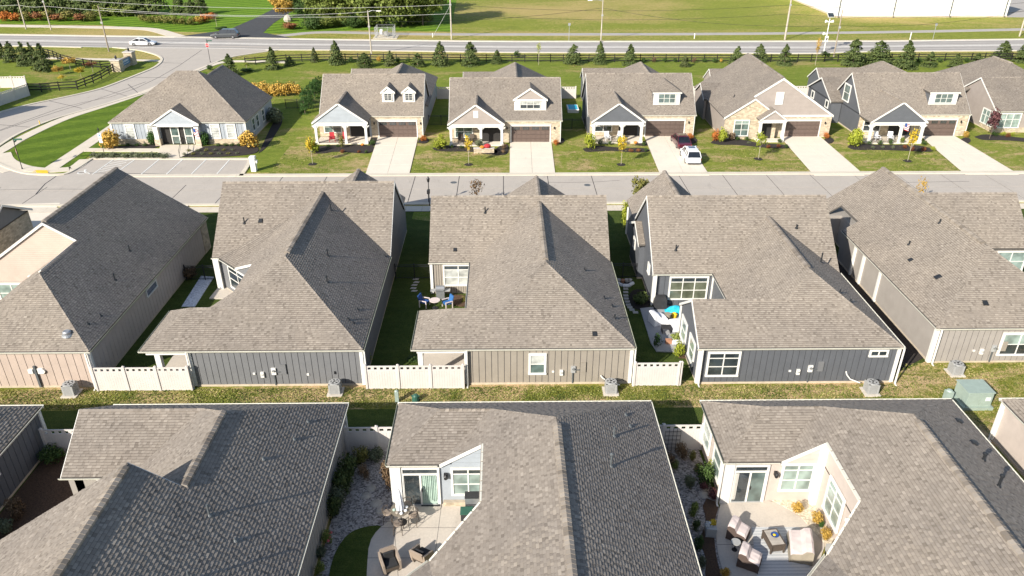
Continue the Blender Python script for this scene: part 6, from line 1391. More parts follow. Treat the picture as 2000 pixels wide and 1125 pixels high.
# big deciduous group right of the drive
BIG = [(560, 36, -22, 60, 'leaf_gold'), (596, 46, -34, 50, 'leaf_shrub'), (636, 47, -70, 88, 'leaf_oak'), (682, 49, -84, 96, 'leaf_oak'), (735, 52, -96, 104, 'leaf_oak'), (785, 52, -104, 108, 'leaf_oak'), (826, 50, -96, 96, 'leaf_oak'), (660, 32, -90, 110, 'leaf_oak'), (770, 30, -110, 130, 'leaf_oak')]
for i, (u, v, vt, w, mt) in enumerate(BIG):
    x, y, h, wd = geo(u, v, vt, w); r = thing('broadleaf_tree', ('golden' if i == 0 else 'dark' if i == 1 else 'broad green') + ' tree at the back of the clump beyond the road, %s' % ORD[i] if i > 6 else ('golden-leaved tree at the left end of the big clump beyond the road' if i == 0 else 'broadleaf tree in the big clump beyond the road, %s from the left' % ORD[i]), 'tree', (x, y, 0), 'trees of the big clump beyond the road')
    tr = .02 if i > 1 else .1
    one('crown', blob_mesh(i % 3, mt, 9000, 60, .37, .14, .042, .5), r, (x, y, h * tr), (wd * 1.12, wd * 1.12, h * (1 - tr)), i * 1.3)
    one('trunk', fol('btr', i % 2, lambda: limbs('trunk', 8, .35, .8, .22, .025, 'bark', i)), r, (x, y, 0), (wd * .6, wd * .6, h))
for i in range(9): shrub(612 + i * 27, 57 - (i % 3) * 2 - i * .9, 22 + (i % 2) * 5, 54, 'dark leafy undergrowth at the foot of the big tree clump, %s from the left' % ORD[i], 'leaf_oak' if i % 3 else 'leaf_shrub', 'undergrowth of the big tree clump', n=2600, size=.06)
shrub(565, 57, 40, 40, 'clump of reddish ornamental grass around a boulder right of the asphalt drive', 'leaf_rust', n=1300)
tag((lambda m: (m.lathe((*W(563, 42), 0), [(.9, 0), (1.1, .5), (.7, 1.3), (.2, 1.6)], 'boulder', 9), m.build('boulder'))[1])(MB()), 'pale boulder behind the reddish grasses right of the asphalt drive', 'rock')

# arborvitae by the first far house, clubhouse planting -------------------
for i, (u, v, vt) in enumerate([(596, 222, 176), (604, 212, 168), (610, 202, 162), (615, 193, 158), (620, 185, 153), (625, 178, 150)]):
    conifer(u, v, vt - 2, 16, 'columnar arborvitae beside the far white fence, %s from the street' % ORD[i], i % 4, 'leaf_arbor', 'columnar arborvitae hedge', .22, 2200, .07, 'conifer')
for i in range(8): shrub(496 + i * 12, 188 - abs(i - 4) * .6, 156 + (i % 2) * 3, 30, 'golden hydrangea behind the clubhouse pool rail, %s from the left' % ORD[i], 'leaf_gold', 'golden hydrangeas behind the clubhouse', n=700)
shrub(538, 241, 207, 40, 'large dark evergreen shrub at the east corner of the clubhouse', 'leaf_sage', n=1600)
shrub(218, 291, 250, 42, 'big golden bush at the left corner of the clubhouse front', 'leaf_gold', 'bushes at the clubhouse front', n=1500); shrub(488, 291, 252, 40, 'big golden bush at the right corner of the clubhouse front', 'leaf_gold', 'bushes at the clubhouse front', n=1500)
for i, u in enumerate((299, 402)): shrub(u, 284, 252, 20, 'tall oval green shrub %s of the clubhouse entrance' % ('left', 'right')[i], 'leaf_arbor', 'tall shrubs at the clubhouse entrance', n=1500, spread=.2, sz=.32)
for i, u in enumerate((251, 268, 285, 427, 441, 454, 468)): shrub(u, 286, 276, 13, 'small clipped round shrub before the clubhouse wall, %s from the left' % ORD[i], 'leaf_shrub', 'clipped shrubs before the clubhouse', n=500)
for i in range(12): shrub(184 + i * 12.6, 308 + (i % 2), 293 + (i % 3), 25, 'grey-green juniper along the parking kerb, %s from the left' % ORD[i], 'leaf_sage', 'junipers along the parking kerb', n=600)
for i in range(13): shrub(361 + (i % 7) * 17 + (i // 7) * 8, 304 - (i // 7) * 7 - (i % 7) * .4, 294 - (i // 7) * 7, 12, 'small yellowing grass tuft right of the clubhouse entrance, %s of the bed' % ORD[i], 'leaf_reed' if i % 2 else 'leaf_sage', 'grass tufts in the clubhouse bed', n=260)
def bed(pts, label=None, mat='mulch', z=.09, z0=0):
    sheet('mulch_or_shade_bed', smooth(WL(pts) + [WL(pts)[0]], 2)[:-1], z, mat, .08)
bed([(355, 307), (352, 300), (385, 288), (440, 283), (500, 284), (508, 296), (490, 303), (420, 308)]); bed([(208, 288), (300, 282), (312, 283), (306, 291), (215, 293)]); bed([(505, 300), (540, 225), (555, 235), (540, 260), (520, 290)], z=.05)

# front gardens of the far row ---------------------------------------------
H_ = {1: 'the blue-gabled house', 2: 'the taupe-gabled house', 3: 'the house with parked cars', 4: 'the wide-gabled house', 5: 'the slate-walled house', 6: 'the right edge house'}
bed([(600, 290), (640, 284), (728, 284), (732, 292), (724, 301), (690, 299), (655, 296), (630, 301), (606, 300)]); bed([(722, 281), (728, 268), (740, 268), (736, 285), (722, 286)])
bed([(845, 290), (880, 283), (930, 290), (965, 290), (975, 300), (955, 303), (920, 296), (880, 297), (850, 295)]); bed([(960, 302), (975, 285), (994, 281), (993, 302), (975, 304)])
bed([(1138, 292), (1160, 284), (1210, 290), (1262, 290), (1272, 297), (1240, 299), (1200, 295), (1170, 296), (1145, 298)]); bed([(1240, 284), (1262, 276), (1268, 283), (1262, 286)])
bed([(1388, 280), (1400, 268), (1460, 275), (1475, 280), (1540, 284), (1545, 291), (1500, 290), (1440, 283), (1405, 284)])
bed([(1655, 288), (1665, 280), (1720, 285), (1790, 283), (1829, 294), (1815, 298), (1770, 295), (1700, 293), (1668, 294)]); bed([(1903, 268), (1925, 262), (1990, 270), (2030, 272), (2030, 280), (1960, 274), (1920, 275)])
for u in (827, 1092, 1351, 1618, 1885): bed([(u - 11, 279), (u - 6, 270), (u + 8, 270), (u + 12, 277), (u + 2, 282)])
for k, (u, v, vt, mt) in enumerate([(827, 277, 262, 'leaf_orange'), (1086, 284, 271, 'leaf_orange'), (1348, 272, 259, 'leaf_orange'), (1614, 271, 259, 'leaf_orange'), (1885, 269, 257, 'leaf_gold')]):
    shrub(u, v, vt, 15, 'round %s burning bush right of the driveway of %s' % ('gold' if mt == 'leaf_gold' else 'orange', H_[k + 1]), mt, 'autumn bushes beside the driveways', n=700)
def garden(hk, L):
    cnt = {}
    for u, v, vt, w, mt, desc in L:
        cnt[desc] = cnt.get(desc, 0) + 1
        shrub(u, v, vt, w, '%s before %s, %s from left' % (desc, H_[hk], ORD[cnt[desc] - 1]), mt, 'shrubs in the far front beds', n=900 if w > 16 else 450)
GB, RU = 'small clipped green ball shrub', 'low rust red shrub'
garden(1, [(613, 300, 265, 30, 'leaf_lime', 'large yellow-green shrub'), (641, 288, 279, 10, 'leaf_shrub', GB), (660, 288, 279, 9, 'leaf_shrub', GB), (668, 290, 260, 16, 'leaf_reed', 'upright reddish green plant'), (669, 299, 290, 12, 'leaf_red', RU), (701, 299, 291, 10, 'leaf_red', RU), (715.6, 300, 291, 10, 'leaf_shrub', GB), (728, 284, 270, 16, 'leaf_shrub', 'dark green mixed shrub')])
garden(2, [(860, 291, 258, 34, 'leaf_lime', 'large yellow-green shrub'), (883, 290, 281, 9, 'leaf_shrub', GB), (902, 291, 282, 10, 'leaf_shrub', GB), (936, 287, 270, 18, 'leaf_sage', 'tall grey-green potted plant'), (984, 293, 278, 13, 'leaf_brown', 'round pinkish dried hydrangea'), (983, 300, 291, 12, 'leaf_brown', 'low brown shrub')])
garden(3, [(1152, 292, 255, 28, 'leaf_lime', 'open yellow-green shrub tree'), (1191, 284, 274, 12, 'leaf_shrub', GB), (1172, 285, 270, 14, 'leaf_sage', 'loose grey-green plant'), (1210, 287, 262, 16, 'leaf_oak', 'upright olive shrub'), (1257, 285, 276, 10, 'leaf_shrub', GB), (1261, 297, 289, 9, 'leaf_shrub', GB), (1232, 297, 290, 13, 'leaf_rust', RU), (1247, 297, 290, 13, 'leaf_rust', RU)])
garden(4, [(1398, 276, 252, 22, 'leaf_orange', 'orange and green shrub'), (1409, 279, 248, 24, 'leaf_lime', 'pale green small tree'), (1428, 276, 257, 16, 'leaf_brown', 'pinkish dried hydrangea'), (1440, 275, 266, 12, 'leaf_shrub', GB), (1458, 275, 266, 12, 'leaf_shrub', GB), (1482, 272, 251, 14, 'leaf_arbor', 'upright dark green shrub'), (1523, 279, 271, 12, 'leaf_shrub', GB), (1500, 290, 283, 13, 'leaf_red', RU), (1520, 289, 282, 11, 'leaf_red', RU), (1535, 290, 282, 11, 'leaf_shrub', GB), (1462, 281, 277, 11, 'leaf_sage', 'low silver green tuft')])
garden(5, [(1667, 287, 248, 34, 'leaf_lime', 'large yellow-green shrub'), (1697, 284, 275, 11, 'leaf_shrub', GB), (1718, 284, 274, 12, 'leaf_shrub', GB), (1738, 283, 273, 13, 'leaf_shrub', GB), (1760, 282, 266, 13, 'leaf_oak', 'upright olive shrub'), (1704, 291, 286, 10, 'leaf_sage', 'low silver green tuft'), (1723, 291, 286, 10, 'leaf_sage', 'low silver green tuft'), (1744, 291, 286, 10, 'leaf_sage', 'low silver green tuft'), (1766, 291, 284, 12, 'leaf_red', RU), (1781, 296, 288, 10, 'leaf_red', RU), (1803, 296, 288, 12, 'leaf_red', RU), (1821, 296, 287, 13, 'leaf_lime', 'clipped lime ball shrub'), (1804, 284, 275, 13, 'leaf_shrub', GB)])
garden(6, [(1942, 267, 258, 14, 'leaf_shrub', GB), (1959, 266, 259, 13, 'leaf_lime', 'clipped lime ball shrub'), (1977, 266, 259, 13, 'leaf_lime', 'clipped lime ball shrub'), (1968, 269, 262, 12, 'leaf_red', RU)])
young_tree(1932, 272, 210, 34, 'small purple-leaved tree before the corner bay of the right edge far house', 'leaf_purple', .25, 0, 'ornamental trees', 700, bark='bark')
def mulch_ring(u, v, w):
    x, y, h, wd = geo(u, v, v - 5, w); m = MB(); m.lathe((x, y, 0), [(wd / 2, .03), (wd / 2 * .8, .09), (.1, .10)], 'mulch', 14); struct(m.build('mulch_ring'))
for k, (u, v, vt, w, mt) in enumerate([(610.8, 321, 258, 24, 'leaf_yellow'), (915.5, 322, 258, 22, 'leaf_yellow'), (1213, 322, 258, 26, 'leaf_yellow'), (1481, 311, 254, 30, 'leaf_yellow'), (1772.5, 315, 248, 26, 'leaf_gold')]):
    mulch_ring(u, v, 18); young_tree(u, v, vt, w, 'slim %s-leaved young tree on the lawn of %s' % ('golden' if k == 4 else 'yellow', H_[k + 1]), 'leaf_yellow' if k == 4 else 'leaf_lime' if k in (3,) else mt, .42, k % 3, 'young trees on the far front lawns', 420)
# trees on the near verge and in the side yards
young_tree(931, 403, 345, 40, 'bare brown-leaved street tree behind the taupe house roof', 'leaf_brown', .3, 1, n=230, bark='bark'); young_tree(1248, 403, 341, 46, 'rounded olive street tree left of the dark slate house roof', 'leaf_reed', .3, 2, n=900, bark='bark')
young_tree(1790, 398, 344, 30, 'thin gold-leaved street tree behind the greige house roof', 'leaf_gold', .3, 0, n=180); shrub(1222, 441, 388, 26, 'tall yellow-green shrub at the front corner of the dark slate house', 'leaf_lime', n=1100); shrub(1222, 447, 428, 22, 'low yellow bush below the tall shrub at the dark slate house corner', 'leaf_lime')
shrub(722, 708, 684, 20, 'lime green shrub rising behind the white fence at the slate grey house', 'leaf_lime', n=500); shrub(1320, 668, 650, 30, 'leafy pots of green herbs on the patio of the dark slate house', 'leaf_oak'); shrub(1326, 700, 664, 26, 'tall bright lime shrub by the fence of the dark slate house', 'leaf_lime', n=700)
shrub(1284, 677, 652, 26, 'potted palm with arching fronds on the patio of the dark slate house', 'leaf_arbor', n=400); shrub(905, 592, 577, 14, 'small yellowing plant in the brown bed of the taupe house', 'leaf_reed', n=300)
shrub(371, 545, 514, 34, 'dark leafy shrub by the picket fence east of the beige house', 'leaf_brown', n=1200); shrub(1252, 592, 572, 40, 'round black-green shrub mound in the shaded yard of the dark slate house', 'leaf_conifer', n=1100)
shrub(808, 702, 695, 40, 'sunlit clump of green leaves behind the fence of the taupe house', 'leaf_shrub', n=500)

# loose grass tufts over the turf: nobody could count them
leafy('leaf_turf', (0.05, 0.08, 0.015), (0.17, 0.20, 0.035), (0.46, 0.37, 0.17))
def tufts(label, n, x0, x1, y0, y1, size, z, skip=None):
    P = np.stack([rng.uniform(x0, x1, n), rng.uniform(y0, y1, n), np.full(n, z)], 1); P[:, 2] += rng.uniform(0, .05, n)
    if skip: P = P[~np.any([(P[:, 0] > a) & (P[:, 0] < b) for a, b in skip], axis=0)]
    n = len(P); k = np.sin(P[:, 0] * .9 + np.sin(P[:, 1] * 1.3) * 2) * .18 + np.sin(P[:, 0] * 2.7 + P[:, 1] * 1.9) * .12
    o = link('grass_tufts', leaf_mesh('grass_tufts', P, np.tile([0, 0, 1.0], (n, 1)), size, rng.uniform(.15, .85, n) + k, 'leaf_turf', .45)); o['kind'] = 'stuff'; o['label'] = label; o['category'] = 'grass'
tufts('loose green and straw coloured grass of the strip behind the middle row of houses', 30000, -42, 26, 39.2, 41.4, .13, .02)
dr = [(-20.5, -10.4), (-.9, 8.0), (17.5, 26), (35, 44), (53, 65)]
tufts('patchy grass of the front lawns of the far row of houses', 13000, -27, 75, 83.4, 92.5, .17, .04, dr)
tufts('dry grass around the green transformer at the right', 15000, 26, 50, 36.5, 43.8, .13, .04)

# ================================================================ STREET FURNITURE
def pole(label, u, v, h, mat='wood_pole', r=.16, arm=None, group='utility poles', lean=0.0, lamp=None, bits=True):
    x, y = W(u, v); t = thing('utility_pole', label, 'utility pole', (x, y, 0), group)
    m = MB(); m.tube((x, y, -.1), (x + lean, y, h), r, r * .68, mat, 10); m.build('shaft', t)
    if arm:
        m = MB(); m.bar((x + lean - arm, y - .12, h - .4), (x + lean + arm, y - .12, h - .4), .1, .12, mat); m.build('crossarm', t)
        for k in (-.9, -.45, .45, .9): m = MB(); m.lathe((x + lean + arm * k, y - .12, h - .34), [(.05, 0), (.07, .08), (.03, .16)], 'ac_dark', 8); m.build('insulator', t)
    if bits: m = MB(); m.box(x - .2, x + .2, y - .25, y - .12, h * .62, h * .62 + .35, 'ac_grey'); m.build('junction_box', t)
    if lamp:
        m = MB(); m.path([(x, y, h - .3), (x + lamp * .5, y, h - .05), (x + lamp, y, h - .1)], .045, 'metal_galv'); m.build('lamp_arm', t)
        m = MB(); m.obox((x + lamp, y - .15, h - .2), (.9 * (1 if lamp > 0 else -1), 0, 0), (0, .3, 0), (0, 0, .14), 'metal_white'); m.build('lamp_head', t)
    return x, y
q1 = pole('tall pale utility pole beyond the road at the far left', 51, 57, 11, 'wood_pole_pale', arm=1.1); q2 = pole('thinner pale utility pole beyond the road, second from the far left', 100, 58.5, 9.5, 'wood_pole_pale', r=.14)
q3 = pole('brown utility pole on the near verge between the road and the entrance wall', 213, 101, 8.6, 'wood_pole', r=.15); q4 = pole('pale pole with a lamp head on the near verge left of the wire enclosure', 725.6, 107, 8.2, 'wood_pole_pale', r=.15, lamp=1.6)
q5 = pole('tall pale utility pole right of the big tree clump beyond the road', 882, 77, 11, 'wood_pole_pale', r=.18, arm=1.0); q6 = pole('utility pole with a small street lamp beyond the middle of the road', 1173.5, 82.5, 8.4, 'wood_pole_pale', r=.14, lamp=-2.2)
q7 = pole('stout grey utility pole beyond the road left of the white warehouse', 1532.7, 77.5, 11, 'wood_pole_pale', r=.2, arm=1.0); q8 = pole('brown utility pole behind the black fence right of the beacon', 1628, 112, 8.6, 'wood_pole', r=.14); q9 = pole('leaning grey utility pole beyond the road at the right edge', 1991, 71, 9, 'wood_pole_pale', r=.17)
def wire(label, a, b, sag, mat='wire_dark', r=.028):
    a, b = Vector(a), Vector(b); m = MB(); n = 14; pts = []
    for i in range(n + 1): t = i / n; p = a.lerp(b, t); p.z -= sag * 4 * t * (1 - t); pts.append(p)
    m.path(pts, r, mat, 5); tag(m.build('overhead_wire'), label, 'overhead wire', 'overhead wires')
e0 = W(-300, 56); e1 = W(2300, 68)
for k, (z, mt) in enumerate(((7.0, 'wire_dark'), (5.2, 'wire_dark'))):
    nm = ('upper', 'lower')[k]
    wire('%s pale wire leaving the far left pole towards the left' % nm, (*e0, z), (*q1, z), .5, 'wire_pale'); wire('%s pale wire in front of the evergreen screen, far left' % nm, (*q1, z), (*q2, z - .1), .3, 'wire_pale'); wire('%s pale wire crossing the asphalt drive from the left poles' % nm, (*q2, z - .1), (*q5, z), 1.4, 'wire_pale')
    wire('%s dark wire over the open field right of the tree clump' % nm, (*q5, z), (*q7, z), 1.2, mt); wire('%s dark wire in front of the white warehouse' % nm, (*q7, z), (*q9, z), 1.0, mt); wire('%s dark wire leaving the right edge pole' % nm, (*q9, z), (*e1, z), .6, mt)
wire('pale wire from the near left pole to the lamp pole', (*q3, 8.2), (*q4, 7.9), 1.0, 'wire_pale'); wire('dark wire from the lamp pole to the middle street lamp pole', (*q4, 6.2), (*q6, 6.8), .9, 'wire_dark'); wire('dark wire from the middle street lamp pole to the brown pole', (*q6, 6.8), (*q8, 5.8), 1.3, 'wire_dark'); wire('dark wire from the brown pole to the right edge pole', (*q8, 5.8), (*q9, 5.5), 1.2, 'wire_dark')
wire('pale guy wire slanting down beside the tall pole by the tree clump', (*q5, 6.9), (*W(845, 73), .1), .05, 'wire_pale')

def letters(parent, txt, size, loc, rot, mat, ext=.004, align='CENTER'):
    c = bpy.data.curves.new('lettering', 'FONT'); c.body = txt; c.size = size; c.extrude = ext; c.align_x = align; c.align_y = 'CENTER'
    tmp = bpy.data.objects.new('tmp', c); COL.objects.link(tmp); me = bpy.data.meshes.new_from_object(tmp); bpy.data.objects.remove(tmp)
    me.name = 'lettering'; me.materials.clear(); me.materials.append(MATS[mat])
    o = bpy.data.objects.new('lettering', me); COL.objects.link(o); o.parent = parent
    t = Vector((0, 0, 0)); q = parent
    while q is not None: t += q.location; q = q.parent
    o.location = Vector(loc) - t; o.rotation_euler = rot; return o
def stop_sign(label, u, v, h, zs, face, street=True):
    x, y = W(u, v); t = thing('stop_sign', label, 'stop sign', (x, y, 0), 'stop signs')
    m = MB(); m.tube((x, y, 0), (x, y, h), .045, .04, 'black_metal', 8); m.lathe((x, y, 0), [(.1, 0), (.05, .3)], 'black_metal', 8); m.lathe((x, y, h), [(.05, 0), (.07, .06), (.01, .16)], 'black_metal', 8); m.build('sign_post', t)
    n = Vector((math.cos(face), math.sin(face), 0)); s = Vector((-n.y, n.x, 0)); c = Vector((x, y, zs)) + n * .06
    for rad, k, mt in ((.40, 0, 'sign_white'), (.365, .012, 'sign_red')):
        m = MB(); m.wall_poly([c + n * k + s * (math.cos(math.pi / 8 + i * math.pi / 4) * rad) + Vector((0, 0, math.sin(math.pi / 8 + i * math.pi / 4) * rad)) for i in range(8)], .012, n, mt); pl = m.build('sign_plate', t)
    letters(t, 'STOP', .25, c + n * .03, (R(90), 0, face + R(90)), 'sign_white', .004)
    if street:
        m = MB(); a = Vector((x, y, h - .12)); m.bar(a - n * .0, a + Vector((.95, .1, 0)), .03, .2, 'util_dark_green'); m.build('street_name_plate', t); m = MB(); a.z -= .3; m.bar(a, a + Vector((-.1, .7, 0)), .03, .18, 'util_dark_green'); m.build('street_name_plate', t)
stop_sign('dark red stop sign with street name blades on the lower left corner island', 44, 331, 3.7, 2.15, R(215)); stop_sign('bright red stop sign at the top of the entrance road by the main road', 411, 122, 4.0, 3.1, R(-100))
def sign_post(label, u, v):
    x, y = W(u, v); t = thing('accessible_parking_sign', label, 'parking sign', (x, y, 0)); m = MB(); m.tube((x, y, 0), (x, y, 3.0), .035, .03, 'black_metal', 8); m.lathe((x, y, 3.0), [(.05, 0), (.1, .08), (.02, .35)], 'black_metal', 8); m.build('sign_post', t)
    for z, h_, mt in ((2.35, .6, 'sign_white'), (1.85, .22, 'sign_white'), (1.55, .22, 'sign_white')): m = MB(); m.box(x - .2, x + .2, y - .06, y - .035, z - h_ / 2, z + h_ / 2, mt); m.build('sign_plate', t)
    m = MB(); m.box(x - .1, x + .1, y - .075, y - .06, 2.3, 2.5, 'sign_blue'); m.box(x - .16, x + .16, y - .075, y - .06, 1.68, 1.72, 'sign_blue'); m.build('wheelchair_symbol', t)
sign_post('accessible parking sign post with three white plates left of the clubhouse', 204, 301)
# mailbox pillar, delineators, small signs
x, y = W(497, 334); t = thing('mailbox_pillar', 'white mailbox pillar at the right end of the car park', 'mailbox', (x, y, 0)); m = MB(); m.box(x - .28, x + .28, y - .3, y + .3, 0, 1.55, 'metal_white'); m.build('cabinet', t); m = MB(); m.box(x - .34, x + .34, y - .36, y + .36, 1.55, 1.68, 'metal_white'); m.prism([(x - .3, y - .3), (x + .3, y - .3), (x + .3, y + .3), (x - .3, y + .3)], 1.68, lambda a, b: 1.78, 'metal_white'); m.build('cap', t); m = MB(); m.box(x + .28, x + .5, y - .2, y + .2, 1.0, 1.3, 'metal_white'); m.build('mail_slot', t)
def marker(label, u, v, h, mat, r=.06, cat='marker post', cap=None):
    x, y = W(u, v); m = MB(); m.tube((x, y, 0), (x, y, h), r, r, mat, 8)
    if cap: m.box(x - .25, x + .25, y - .03, y, h - .5, h, cap)
    tag(m.build('marker_post'), label, cat)
marker('small yellow marker post on the verge left of the clubhouse lawn', 78.5, 244, .6, 'paint_yellow'); marker('white marker post beyond the road, middle right of the field', 1356, 75.5, 1.1, 'metal_white', .09); marker('cream marker post beyond the road before the warehouse lawn', 1777, 77.5, 1.5, 'metal_white', .09)
marker('thin road sign post seen from behind, beyond the road left of the middle pole', 1111, 80, 3.6, 'metal_galv', .05, 'road sign', 'metal_galv'); marker('thin road sign post seen from behind before the warehouse', 1821.5, 78, 3.4, 'metal_galv', .05, 'road sign', 'metal_galv'); marker('short white post on the grass right of the wire enclosure', 845, 73, .9, 'metal_white', .07)
# flashing beacon
x, y = W(1609, 101); t = thing('solar_beacon', 'white solar powered road beacon with a dark panel behind the black fence', 'road beacon', (x, y, 0)); m = MB(); m.tube((x, y, 0), (x, y, 6.6), .09, .08, 'metal_white', 8); m.build('mast', t)
m = MB(); m.obox((x - .55, y - .5, 6.6), (1.1, 0, 0), (0, .75, .6), (0, -.04, .05), 'glass_dark'); m.build('solar_panel', t); m = MB(); m.obox((x - .62, y - .54, 6.55), (1.24, 0, 0), (0, .82, .66), (0, -.01, .02), 'metal_white'); m.build('panel_frame', t)
for z, s in ((5.6, 1), (5.6, -1), (3.3, -1)): m = MB(); m.tube((x + s * .15, y, z), (x + s * .75, y - .1, z + .15), .12, .28, 'metal_white', 10); m.build('lamp_hood', t)
m = MB(); m.box(x - .28, x + .28, y - .3, y, 1.9, 3.0, 'metal_white'); m.box(x - .12, x + .12, y - .32, y - .3, 2.2, 2.7, 'black_metal'); m.build('control_box', t)
# wire enclosure
A_, B_ = W(733, 75), W(768, 75.5); t = thing('wire_enclosure', 'chain-link enclosure with utility meters beyond the road', 'wire enclosure', (*A_, 0)); dx = B_[0] - A_[0]
for i, (px, py) in enumerate([(A_[0], A_[1]), (A_[0] + dx * .7, A_[1]), (B_[0], B_[1]), (A_[0], A_[1] + 4), (B_[0], B_[1] + 4)]): m = MB(); m.tube((px, py, 0), (px, py, 2.3), .06, .06, 'metal_galv', 6); m.build('post', t)
m = MB()
for (a, b) in (((A_[0], A_[1]), (B_[0], B_[1])), ((A_[0], A_[1] + 4), (B_[0], B_[1] + 4)), ((A_[0], A_[1]), (A_[0], A_[1] + 4)), ((B_[0], B_[1]), (B_[0], B_[1] + 4))):
    for z in (.1, 2.25): m.bar((*a, z), (*b, z), .05, .05, 'metal_galv')
    a, b = Vector((*a, 0)), Vector((*b, 0)); n = 14
    for i in range(n): m.bar(a.lerp(b, i / n) + Vector((0, 0, .1)), a.lerp(b, min(1, (i + 1.5) / n)) + Vector((0, 0, 2.2)), .012, .012, 'metal_galv'); m.bar(a.lerp(b, i / n) + Vector((0, 0, 2.2)), a.lerp(b, min(1, (i + 1.5) / n)) + Vector((0, 0, .1)), .012, .012, 'metal_galv')
o = m.build('wire_mesh', t); o['kind'] = 'stuff'
m = MB(); m.box(A_[0] + .8, A_[0] + 1.4, A_[1] + 1.5, A_[1] + 2, .6, 1.6, 'metal_white'); m.box(A_[0] + 1.8, A_[0] + 2.3, A_[1] + 1.5, A_[1] + 2, .3, 1.2, 'ac_grey'); m.build('meter_box', t)
sheet('gravel_pad', [(A_[0] - .5, A_[1] - .5), (B_[0] + .8, B_[1] - .5), (B_[0] + .8, B_[1] + 4.5), (A_[0] - .5, A_[1] + 4.5)], .05, 'gravel_cream', .04)
# entrance wall with sign
a, b, c = W(228, 139), W(243, 137), W(259, 121); t = thing('entrance_wall', 'stone entrance wall with a blue name panel between two pillars', 'entrance sign', (*b, 0))
def pillar(p, s, h, nm='pillar'):
    m = MB(); m.box(p[0] - s, p[0] + s, p[1] - s, p[1] + s, 0, h, 'stone_cream'); m.build(nm, t); m = MB(); m.box(p[0] - s - .12, p[0] + s + .12, p[1] - s - .12, p[1] + s + .12, h, h + .18, 'step_stone'); m.build('pillar_cap', t); m = MB(); m.lathe((p[0], p[1], h + .18), [(.12, 0), (.2, .15), (.2, .45), (.03, .7)], 'black_metal', 6); m.build('pillar_lamp', t)
p1, p2 = W(232, 139), W(257, 126); pillar(p1, .75, 1.9); pillar(p2, .75, 2.2)
d = (Vector(p2) - Vector(p1)); L = d.length; d.normalize(); nn = Vector((d.y, -d.x))
m = MB(); m.obox((*(Vector(p1) + d * .7 - nn * .25), 0), (*(d * (L - 1.4)), 0), (*(nn * .5), 0), (0, 0, 1.75), 'stone_cream'); m.build('wall', t)
m = MB(); m.obox((*(Vector(p1) + d * .95 + nn * .26), .55), (*(d * (L - 1.9)), 0), (*(nn * .08), 0), (0, 0, 1.0), 'sign_blue'); m.build('name_panel', t)
m = MB()
for z in (.8, 1.15, 1.3): m.obox((*(Vector(p1) + d * (1.2 + z * .2) + nn * .35), z), (*(d * (L - 2.7 - z * .3)), 0), (*(nn * .01), 0), (0, 0, .07), 'sign_white')
m.build('lettering', t)
# warehouse
xa, ya = W(1634, 34); xb = W(1965, 33.4)[0]; t = thing('warehouse', 'long white windowless warehouse at the upper right', 'warehouse', (xa + 20, ya + 15, 0))
m = MB(); m.box(xa, xb, ya, ya + 90, .35, 9.5, 'metal_white'); m.build('wall', t); m = MB(); m.box(xa - .25, xb + .1, ya - .25, ya + 90, 0, .35, 'foundation'); m.build('foundation', t); m = MB(); m.box(xa - .3, xb + .3, ya - .3, ya + 90.3, 9.5, 9.7, 'metal_white'); m.build('roof', t)
for u in (1634.5, 1742, 1853, 1960): x = WL([(u, 34)])[0][0]; m = MB(); m.box(x + .1, x + .3, ya - .18, ya - .002, .2, 9.5, 'pipe_grey'); m.box(x + .1, x + .3, ya - .7, ya - .18, .1, .3, 'pipe_grey'); m.build('downspout', t)
x0 = xa + .4; k = 0
while x0 < xb: m = MB(); m.box(x0, min(x0 + 5.9, xb), ya - .03, ya - .001, .36, 9.45, 'metal_white'); m.build('wall_panel', t); x0 += 6; k += 1

# lamp / mailboxes on the near verge
def mailbox(label, x, y):
    t = thing('mailbox', label, 'mailbox', (x, y, 0), 'mailboxes at the kerb'); m = MB(); m.box(x - .06, x + .06, y - .06, y + .06, 0, 1.25, 'black_metal'); m.build('post', t); m = MB(); m.box(x - .14, x + .14, y - .26, y + .26, 1.05, 1.4, 'black_metal'); m.lathe((x, y, 1.4), [(.12, 0), (.02, .12)], 'black_metal', 6); m.build('box', t)
mailbox('black mailbox on a post at the kerb left of the taupe house', *W(838, 396)); 
x, y = W(839, 402); t = thing('post_lamp', 'black lantern on a tall post by the pavement left of the taupe house', 'street lamp', (x, y, 0)); m = MB(); m.tube((x, y, 0), (x, y, 2.6), .05, .04, 'black_metal', 8); m.build('post', t); m = MB(); m.lathe((x, y, 2.6), [(.10, 0), (.17, .35), (.05, .55), (.02, .65)], 'black_metal', 8); m.build('lantern', t)
for i, (u, v) in enumerate([(1147, 362), (886, 357)]): x, y = W(u, v); tag((lambda m: (m.lathe((x, y, .030), [(.36, 0), (.36, .014)], 'pipe_grey', 18), m.build('manhole_cover'))[1])(MB()), 'round manhole cover in the street %s of the taupe house ridge' % ('right', 'left')[i], 'manhole cover')

